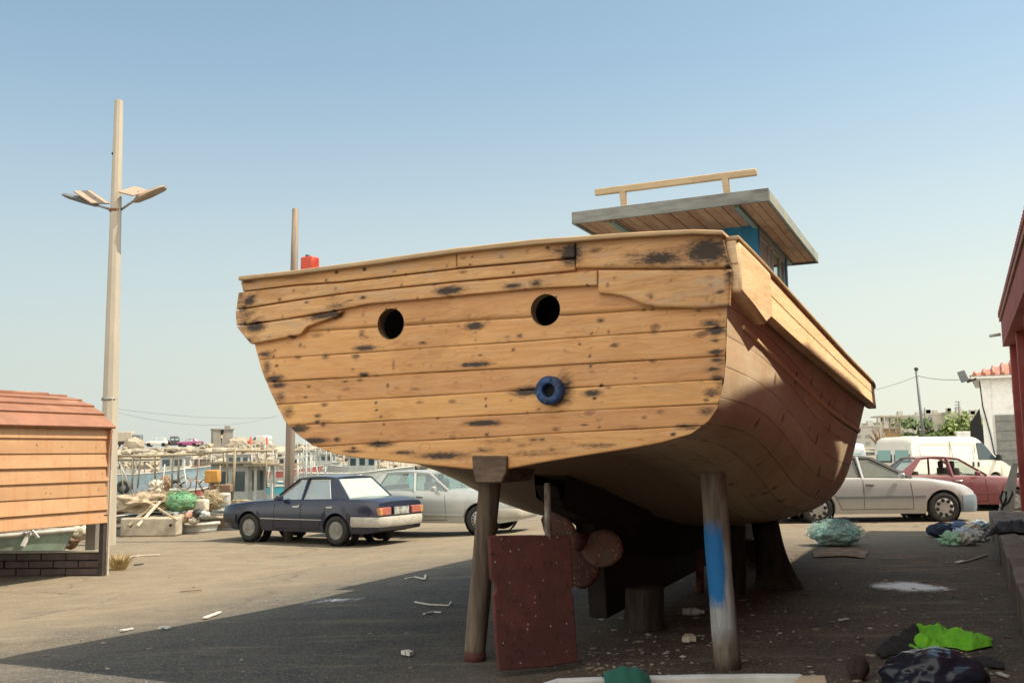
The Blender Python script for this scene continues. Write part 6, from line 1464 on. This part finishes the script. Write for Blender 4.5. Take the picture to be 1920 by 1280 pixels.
# white powder spill and painted glint
def spill_mat():
    t = NT('white_powder_and_glint'); out = t.t.nodes['Material Output']; co = t.obj(); n = t.noise(co, 5, 7, .75); f = t.noise(co, 60, 4, .8)
    a = t.n('ShaderNodeAttribute', attribute_name='edge').outputs['Fac']
    m_ = t.ramp(t.math('ADD', a, t.math('ADD', t.math('MULTIPLY_ADD', n, 1.3, -.65), t.math('MULTIPLY_ADD', f, 1.0, -.5))), .35, .85)
    t.col((.82, .84, .85)); t.set(.9); tr_ = t.n('ShaderNodeBsdfTransparent'); mx_ = t.n('ShaderNodeMixShader'); t.l(m_, mx_.inputs[0]); t.l(tr_.outputs[0], mx_.inputs[1]); t.l(t.b.outputs[0], mx_.inputs[2]); t.l(mx_.outputs[0], out.inputs[0]); return t.m
M['powder'] = spill_mat()
def spill(name, label, up, lo, power=1.0):
    U = [place(*q) for q in up]; L = [place(*q) for q in lo]; me_v, ed, fc = [], [], []; n, k = 60, 10
    def poly(P, f): q = f * (len(P) - 1); i = min(int(q), len(P) - 2); return P[i] + (P[i + 1] - P[i]) * (q - i)
    c = (sum(U, Vector()) + sum(L, Vector())) / (len(U) + len(L))
    for i in range(n + 1):
        f = i / n
        for j in range(k + 1):
            g_ = j / k; p = poly(L, f) * (1 - g_) + poly(U, f) * g_; me_v.append((p.x - c.x, p.y - c.y, p.z + .005 - c.z)); ed.append(min(1, 2.2 * min(f, 1 - f)) * min(1, 2.0 * min(g_, 1 - g_)) * power * (1.2 - .6 * f))
    for i in range(n):
        for j in range(k): a = i * (k + 1) + j; fc.append((a, a + 1, a + k + 2, a + k + 1))
    me = bpy.data.meshes.new(name); me.from_pydata(me_v, [], fc); me.materials.append(M['powder']); at_ = me.attributes.new('edge', 'FLOAT', 'POINT'); at_.data.foreach_set('value', ed)
    o = bpy.data.objects.new(name, me); COL.objects.link(o); o.location = c; return tag(o, label, 'spill', None, 'stuff')
spill('powder_and_glint', 'white powder spilled on the dark dirt left of the platform', [(1606, 1096), (1640, 1086), (1700, 1084), (1770, 1091), (1850, 1100)], [(1614, 1100), (1650, 1112), (1720, 1117), (1780, 1118), (1850, 1112)], 1.35)
spill('powder_and_glint', 'faint painted glint on the asphalt at the shadow edge', [(470, 1128), (560, 1120), (660, 1108), (745, 1102)], [(520, 1138), (600, 1142), (690, 1134), (760, 1120)], .62)  # pale sheet paints a light reflection onto the asphalt

# loose litter
M['paper'] = rough_mat('paper_litter', (.58, .57, .54), (.48, .46, .42), 20, .8, .1); M['lath'] = M['raw_timber']
def scrap(label, pts, wd, m='paper', name='litter', h=.012, cat='litter', lift=.006):
    b = MB(); P = [place(*q) + Vector((0, 0, lift + h * .5 + rnd.uniform(0, .012))) for q in pts]
    for a, d in zip(P, P[1:]): b.beam(a, d, wd * rnd.uniform(.8, 1.2), h)
    return single(b, name, M[m], label, cat, 'litter on the asphalt')
scrap('crushed white paper strip on shaded asphalt, left of centre', [(384, 1161), (392, 1157), (404, 1154), (412, 1149)], .05)
scrap('flat white scrap nearest the left in the shade', [(228, 1185), (238, 1182), (250, 1181)], .05)
scrap('flat white scrap right of the leftmost one in the shade', [(298, 1181), (308, 1179), (318, 1180)], .045)
scrap('thin forked white stick lying by the left prop', [(778, 1132), (805, 1136), (842, 1137), (846, 1132)], .018); scrap('short white stick below the forked one', [(795, 1153), (812, 1149), (828, 1150)], .022)
scrap('pale crumpled scrap before the left prop post', [(758, 1228), (765, 1230), (772, 1231)], .06, h=.03); scrap('broken pale lath on sunlit asphalt near the shadow tip', [(760, 1086), (778, 1083), (796, 1088), (798, 1080)], .03)
scrap('short twig on sunlit asphalt left of the navy sedan shadow', [(338, 1111), (356, 1110), (378, 1108)], .03, 'brown_board'); scrap('flat pale chip on the asphalt by the grass tuft', [(240, 1046), (262, 1043), (300, 1041)], .05, 'jerry_white')
scrap('dark flat scrap below the grass tuft', [(236, 1044), (252, 1045)], .06, 'brown_board'); scrap('dark crumb of rubber right of the grass tuft', [(252, 1060), (268, 1058)], .06, 'rubber'); scrap('white scrap at the lower right corner', [(1872, 1266), (1880, 1270), (1892, 1273)], .03)
scrap('pale splinter on the dark dirt below the powder spill', [(1575, 1166), (1590, 1163)], .03, 'jerry_white'); scrap('yellowish crushed cup on the dirt left of the blue patched post', [(1286, 1206), (1292, 1200), (1298, 1206)], .06, 'jerry_white', h=.04)
scrap('brown twig on the dirt near the platform end', [(1800, 1056), (1820, 1052), (1850, 1042)], .03, 'brown_board'); scrap('white shard by the brown twig near the platform end', [(1794, 1056), (1806, 1053)], .06)
b = MB(); rg = random.Random(33)
for k in range(520):
    if k < 330: px, py = rg.uniform(1100, 1910), 1030 + 250 * rg.random() ** .8
    elif k < 430: px, py = rg.uniform(1060, 1260), rg.uniform(1215, 1262)
    else: px, py = rg.uniform(0, 900), 1030 + 240 * rg.random()
    p = place(px, py); s_ = rg.choice((.006, .008, .01, .014, .02)) * (1 if k < 430 else .8)
    b.blob((p.x, p.y, p.z + s_ * .3), (s_ * rg.uniform(.7, 2), s_ * rg.uniform(.6, 1.4), s_ * .5), .4, 2, 1, k, smooth=False)
M['grit'] = rough_mat('mixed_grit', (.36, .31, .25), (.06, .05, .04), 2.6, .9, .2); tag(b.build('debris', M['grit']), 'small chips and grit scattered over the yard', 'debris', kind='stuff')
b = MB()
for k in range(150):
    px, py = (rg.uniform(1120, 1880), 1040 + 230 * rg.random()) if k < 118 else (rg.uniform(900, 1300), rg.uniform(1150, 1262)); p = place(px, py); s_ = rg.choice((.006, .008, .012, .016, .024)); a = rg.uniform(0, 6); c, s2 = math.cos(a) * s_, math.sin(a) * s_
    b.slab([(p.x + c, p.y + s2, p.z + .008), (p.x - s2, p.y + c, p.z + .012), (p.x - c * 1.3, p.y - s2, p.z + .008), (p.x + s2 * .6, p.y - c, p.z + .006)], (0, 0, .004))
M['scrap'] = rough_mat('dirty_scraps', (.46, .44, .4), (.12, .1, .085), 1.7, .8, .1); tag(b.build('paper_scraps', M['scrap']), 'tiny pale scraps scattered on the dirt under the boat', 'scraps', kind='stuff')

# white skiff edge in the foreground with a green cloth over it
fs = thing('skiff', 'white painted skiff in the foreground, only its far rim in frame', 'boat', (.45, 1.9, 0), 0)
M['skiff_white'] = rough_mat('scuffed_white_gunwale', (.62, .62, .58), (.5, .5, .46), 6, .6, .2, dirt=(.3, .26, .2), dirt_amt=.6)
rim = [at(972, 1290, 2.78), at(1020, 1272, 2.95), at(1045, 1268, 3.0), at(1150, 1266, 3.02), at(1300, 1264, 3.03), at(1420, 1263, 3.03), at(1502, 1263, 3.02)]
zr = rim[3].z
b = MB(); rr = []
for p in rim: rr.append([Vector((p.x, p.y, zr)), Vector((p.x, p.y - .045, zr + .002)), Vector((p.x, p.y - .05, zr - .035)), Vector((p.x, p.y - .005, zr - .04))])
v = b.grid(rr, smooth=False, closed=True); b.bm.faces.new(v[0]); b.bm.faces.new(v[-1]); b.build('rim', M['skiff_white'], fs, world=True, bevel=.006)
b = MB(); b.grid([[Vector((p.x, p.y - .01, zr - .03)), Vector((p.x * .9 + .04, p.y - .08, .05))] for p in rim], smooth=False); b.build('transom', M['skiff_white'], fs, world=True)
b = MB(); xl, xr_ = rim[0].x, rim[-1].x
for x in (xl - .02, xr_ + .02): b = MB(); b.slab([(x, 2.9, zr - .04), (x, .9, zr - .04), (x * .9 + .04, .9, .05), (x * .9 + .04, 2.85, .05)], (.02, 0, 0)); b.build('side', M['skiff_white'], fs, world=True)
b = MB(); a, c, d, e = at(1462, 1283, 2.75), at(1500, 1266, 2.98), at(1548, 1268, 2.98), at(1556, 1286, 2.75)
b.slab([Vector((q.x, q.y, zr + .004)) for q in (a, c, d, e)], (0, 0, -.035)); b.build('corner_knee', M['raw_timber'], fs, world=True, bevel=.005)
b = MB(); b.slab([(xl + .03, 2.75, .35), (xr_ - .03, 2.75, .35), (xr_ - .05, 1.0, .35), (xl + .05, 1.0, .35)], (0, 0, -.03)); b.build('thwart', M['raw_timber'], fs, world=True)
M['green_cloth'] = rough_mat('bottle_green_cloth', (.012, .10, .062), (.01, .07, .045), 8, .7, .3)
b = MB(); p = at(1172, 1274, 2.99); rr = []
for i in range(15):
    x = -.068 + .136 * i / 14; q = abs(i / 7 - 1); rr.append([Vector((p.x + x, p.y - .03 + .075 * math.cos(a) * (1 - .25 * q ** 3), zr - .02 + (.058 - .022 * q ** 2.5) * math.sin(a) * (1 + .06 * math.sin(i * 1.3)) + (0 if math.sin(a) > 0 else -.05))) for a in [math.pi * k / 10 for k in range(-2, 13)]])
b.grid(rr); single(b, 'cloth_roll', M['green_cloth'], 'bottle green cloth draped over the rim of the white foreground skiff', 'cloth')

# ------------------------------------------------------------------ right background
C('wall_white', (.8, .8, .77), (.72, .72, .69), dirt=(.42, .38, .32)); C('shutter_grey', (.24, .24, .22)); C('roof_tile', (.46, .19, .13), dirt=(.55, .38, .3)); C('gate_pale', (.5, .52, .52))
p = at(1848, 842, 38); wb_ = thing('white_building', 'white single storey building with a red tiled roof and grey roller door', 'building', (p.x, 38, 0), R(-27)); H_ = 4.25
b = MB(); b.box((4.0, 3.0, H_ / 2), (8.0, 6.0, H_)); b.build('wall', M['wall_white'], wb_); b = MB(); b.box((.14, -.03, H_ / 2), (.34, .12, H_ - .02)); b.build('pilaster', M['wall_white'], wb_)
b = MB(); b.box((1.75, -.02, 1.42), (2.7, .10, 2.8)); d_ = b.build('roller_door', M['shutter_grey'], wb_); b = MB()
for k in range(7): b.box((1.75, -.078, .3 + k * .38), (2.66, .02, .03))
b.build('door_ribs', M['pewter'], d_)
b = MB(); b.slab([(-.35, -.35, H_), (8.3, -.35, H_), (8.3, 6.3, H_), (-.35, 6.3, H_)], (0, 0, .12)); b.build('eave', M['wall_white'], wb_)
b = MB(); A_, B_, D_, E_ = [Vector(q) for q in ((-.4, -.4, H_ + .13), (8.4, -.4, H_ + .13), (8.4, 6.4, H_ + .13), (-.4, 6.4, H_ + .13))]; r0_, r1_ = Vector((2.6, 3, H_ + 1.3)), Vector((5.4, 3, H_ + 1.3))
for q in ((A_, B_, r1_, r0_), (B_, D_, r1_), (D_, E_, r0_, r1_), (E_, A_, r0_)): b.face(q)
rf_ = b.build('roof', M['roof_tile'], wb_); b = MB()
for k in range(26):
    x = -.2 + k * .33; top = min(1, max(0, (x + .4) / 3.0)); b.tube([(x, -.42, H_ + .16), (x, -.4 + 3.4 * top, H_ + .17 + 1.17 * top)], .07, 6)
b.build('tile_rows', M['roof_tile'], rf_)
b = MB(); b.box((-.62, -.3, H_ + .1), (.3, .14, .45), M=Matrix.Translation((-.62, -.3, H_ + .12)) @ Matrix.Rotation(R(-18), 4, 'Y') @ Matrix.Diagonal((1, 1, 1, 1))); b.build('floodlight', M['pewter'], wb_, bevel=.03); b = MB(); b.tube([(-.5, -.3, H_ - .1), (-.15, -.3, H_ + .02)], .06, 8); b.build('bracket', M['dark_steel'], wb_)
b = MB(); b.tube([(-.05, -.1, H_ - .1), (.0, -.12, 3.2), (.22, -.14, 2.0), (.36, -.14, .8), (.36, -.14, .1)], .025, 6); b.build('cable', M['rubber'], wb_)
b = MB(); b.slab([(-.12, -.06, 3.1), (-.5, -.04, 2.5), (-.52, -.04, .2), (.05, -.06, .2), (.0, -.06, 1.6)], (0, .04, 0)); b.build('shade_cloth', M['dark_cloth'], wb_)
for (x, z) in ((1.1, 3.72), (1.9, 3.78), (1.75, 3.25), (1.3, 3.3)): b = MB(); b.box((x, -.005, z), (.06, .03, .09)); b.build('wall_bracket', M['pewter'], wb_)
# utility pole and wires
p0, p1 = at(1732, 838, 45), at(1718, 694, 45); up_ = thing('utility_pole', 'leaning grey utility pole with a round lamp on top, beyond the cream van', 'utility pole', (p0.x + .1, 45, 0)); e = p1 - up_.location
b = MB(); b.tube([e * 0, e * .5, e], [.075, .065, .055], 10); b.build('pole', M['pewter'], up_); b = MB(); b.blob(e + Vector((0, 0, .06)), (.1, .1, .09), .05, 1, 2); b.build('lamp', M['dark_steel'], up_)
def wire(label, a, d, sag, n=14, r=.014, par=None):
    b = MB(); b.tube([a + (d - a) * (i / n) - Vector((0, 0, sag * 4 * (i / n) * (1 - i / n))) for i in range(n + 1)], r, 5); return single(b, 'wire', M['pewter'], label, 'wire', 'overhead wires')
wire('thin overhead wire from the utility pole to the white building', at(1719, 704, 45), at(1826, 709, 38), .12); wire('thin overhead wire from the utility pole down behind the boat bow', at(1719, 705, 45), at(1600, 738, 44), .1)
wire('faint overhead wire crossing the sky beyond the lamp post', at(216, 766, 60), at(520, 782, 95), .3, r=.012); wire('second faint wire below the first beyond the lamp post', at(216, 772, 60), at(520, 778, 95), .9, r=.012)
# hill with apartment blocks
C('hill_earth', (.34, .30, .22), (.26, .24, .17))
b = MB(); rr = []
for i in range(40):
    x = 60 + i * 8; rr.append([Vector((x, 200 + j * 12, -1 + 7.5 * sstep(0, 9, j) * (.7 + .3 * noise.noise(Vector((x * .02, j * .3, 0)))))) for j in range(14)])
b.grid(rr, smooth=False); tag(b.build('hill', M['hill_earth']), kind='structure')
C('block_a', (.44, .42, .37), (.38, .37, .33)); C('block_b', (.5, .46, .39), (.44, .41, .35)); C('window_dark', (.28, .29, .28))  # far blocks lightened so distance haze sits in their colour
for k, (x0, x1, yt, Y, st, m_, lab) in enumerate(((1600, 1652, 800, 215, 3, 'block_a', 'low pale block at the left end of the far row, by the boat bow'), (1650, 1692, 793, 232, 3, 'block_b', 'flat roofed pale block left of the utility pole'), (1688, 1738, 781, 245, 4, 'block_a', 'long grey apartment block directly behind the utility pole'), (1736, 1782, 777, 250, 4, 'block_b', 'widest grey apartment block right of the utility pole'), (1780, 1812, 774, 246, 4, 'block_a', 'apartment block with water tanks on its roof, near the white building'), (1808, 1850, 779, 240, 3, 'block_b', 'lower block half hidden by the white building'))):
    a, d = at(x0, yt, Y), at(x1, yt, Y); W_ = d.x - a.x; zb_ = 2.0; Hh = a.z - zb_
    t_ = thing('apartment_block', lab, 'apartment block', ((a.x + d.x) / 2, Y, zb_), 0, 'apartment blocks on the far hill'); b = MB(); b.box((0, 6, Hh / 2), (W_, 12, Hh)); b.build('wall', M[m_], t_)
    b = MB(); b.box((0, 6, Hh + .15), (W_ + .4, 12.4, .3)); b.build('roof', M[m_], t_)
    nw = max(3, int(W_ / 2.6))
    for i in range(nw):
        for j in range(st):
            if (i + j + k) % 4 == 3: continue
            b = MB(); b.box((-W_ / 2 + W_ * (i + .5) / nw, -.02, Hh * (j + .55) / st), (1.1, .12, Hh / st * .45)); b.build('window', M['window_dark'], t_)
    rg = random.Random(k); 
    for q in range(4 if k >= 3 else 2): b = MB(); b.box((rg.uniform(-W_ * .4, W_ * .4), 3, Hh + .3 + .5), (rg.uniform(.6, 1.4), 1, rg.uniform(.8, 1.6))); b.build('water_tank', M['block_a'], t_)
for px, y0, y1, lab in ((1798, 800, 752, 'distant power pole with crossarms above the apartment blocks'), (1734, 810, 764, 'distant thin pole just right of the utility pole'), (1681, 815, 776, 'distant thin pole left of the utility pole')):
    a, d = at(px, y0, 180), at(px, y1, 180); t_ = thing('power_pole', lab, 'power pole', a, 0, 'distant poles'); b = MB(); b.tube([(0, 0, -2), d - a], .14, 6); b.build('pole', M['pewter'], t_)
    if px == 1798:
        for h in (.98, .86, .76): b = MB(); b.beam((d - a) * h + Vector((-.75, 0, 0)), (d - a) * h + Vector((.25, 0, 0)), .14, .14); b.build('crossarm', M['pewter'], t_)
# shrubs
def leaf_mat(name, a, b_):
    t = NT(name); g_ = t.n('ShaderNodeNewGeometry'); c = t.mix(g_.outputs['Random Per Island'], a, b_); t.col(c); t.set(.7, 0, .25); return t.m
M['leaf'] = leaf_mat('shrub_leaves', (.055, .095, .03), (.11, .15, .05)); M['leaf_y'] = leaf_mat('yellow_green_leaves', (.14, .19, .05), (.22, .26, .08))
def shrub(label, px, py, Y, rad, m, n=500, seed=0, size=.22, up=False):
    p = at(px, py, Y); t_ = thing('shrub', label, 'shrub', (p.x, Y, max(0, p.z - rad[2])), 0, 'shrubs beyond the vans'); rg = random.Random(seed); b = MB()
    cl = [(Vector((rg.gauss(0, .5) * rad[0], rg.gauss(0, .45) * rad[1], rad[2] * rg.uniform(.3, 1.8))), rg.uniform(.25, .5)) for _ in range(9)]
    for k in range(n):
        c, r_ = rg.choice(cl); v_ = Vector((rg.gauss(0, 1), rg.gauss(0, 1), rg.gauss(0, 1))).normalized() * rg.random() ** .4
        b.leaf(c + Vector((v_.x * rad[0] * r_, v_.y * rad[1] * r_, v_.z * rad[2] * r_ * (1.6 if up else 1))), size * rg.uniform(.6, 1.3), rg)
    b.build('leaves', m, t_); b = MB()
    for c, _ in cl[:5]: b.tube([(0, 0, 0), c * .9], [.05, .02], 5)
    b.build('stems', M['brown_board'], t_)
for k, (px, py, rad, m_, lab) in enumerate(((1716, 822, (1.1, 1, .45), 'leaf', 'low dark shrub left of the utility pole foot'), (1746, 812, (1.5, 1.2, .75), 'leaf', 'dense dark green shrub right of the utility pole'), (1776, 812, (1.4, 1.2, .7), 'leaf', 'mid green shrub in the centre of the hedge row'), (1802, 810, (1.3, 1.2, .8), 'leaf_y', 'light green shrub with upright shoots before the white building'), (1826, 806, (1.2, 1.1, .9), 'leaf_y', 'tall yellow green growth beside the dark shade cloth'))):
    shrub(lab, px, py, 58, rad, M[m_], 650, 50 + k, .24, m_ == 'leaf_y')
bx('garden_wall', 'low pale wall block beneath the yellow green growth', 'wall', 1817, 822, 50, (1.3, .2, .75), M['wall_white']); bx('garden_wall', 'low cream rubble wall below the mid green shrub', 'wall', 1770, 824, 52, (1.6, .3, .35), M['jerry_white']); bx('garden_wall', 'long pale low wall at the foot of the shrubs, left part', 'wall', 1690, 826, 54, (1.8, .3, .5), M['jerry_white'])
# laid-up boat wheelhouse behind the cream van
t_ = boat_at('laid up boat with a pale open wheelhouse and orange board, behind the cream van', 1664, 840, 46, 8, z=0); boat_hull(t_, 6, 2.0, 1.0, 'boat_white', 'boat_white', 'jerry_white', .5)
def wl(px, py, Y=46): return at(px, py, Y)
for a, d, r_ in (((1655, 826), (1655, 784), .05), ((1668, 812), (1668, 784), .045), ((1680, 812), (1680, 784), .05), ((1690, 815), (1686, 784), .05)): b = MB(); b.tube([wl(*a), wl(*d)], r_, 6); b.build('wheelhouse_post', M['jerry_white'], t_, world=True)
b = MB(); a, d = wl(1643, 781), wl(1702, 780); b.beam(a, d, 1.5, .07); b.build('wheelhouse_roof', M['jerry_white'], t_, world=True); b = MB(); b.slab([wl(1655, 803), wl(1686, 800), wl(1690, 823), wl(1657, 824)], (0, .05, 0)); b.build('orange_board', C('tan_board', (.46, .3, .15)), t_, world=True)
b = MB(); b.beam(wl(1656, 803, 45.9), wl(1684, 803, 45.9), .05, .05); b.build('sill', M['jerry_white'], t_, world=True)
b = MB(); rg = random.Random(8); p = wl(1648, 812, 44)
for k in range(14): b.tube([p + Vector((rg.uniform(-.1, .1), 0, -.6)), p + Vector((rg.uniform(-.5, .35), 0, rg.uniform(-.2, .35)))], .03, 5)
single(b, 'dry_branches', M['brown_board'], 'dark tangle of branches above the pale blue van roof', 'branches')
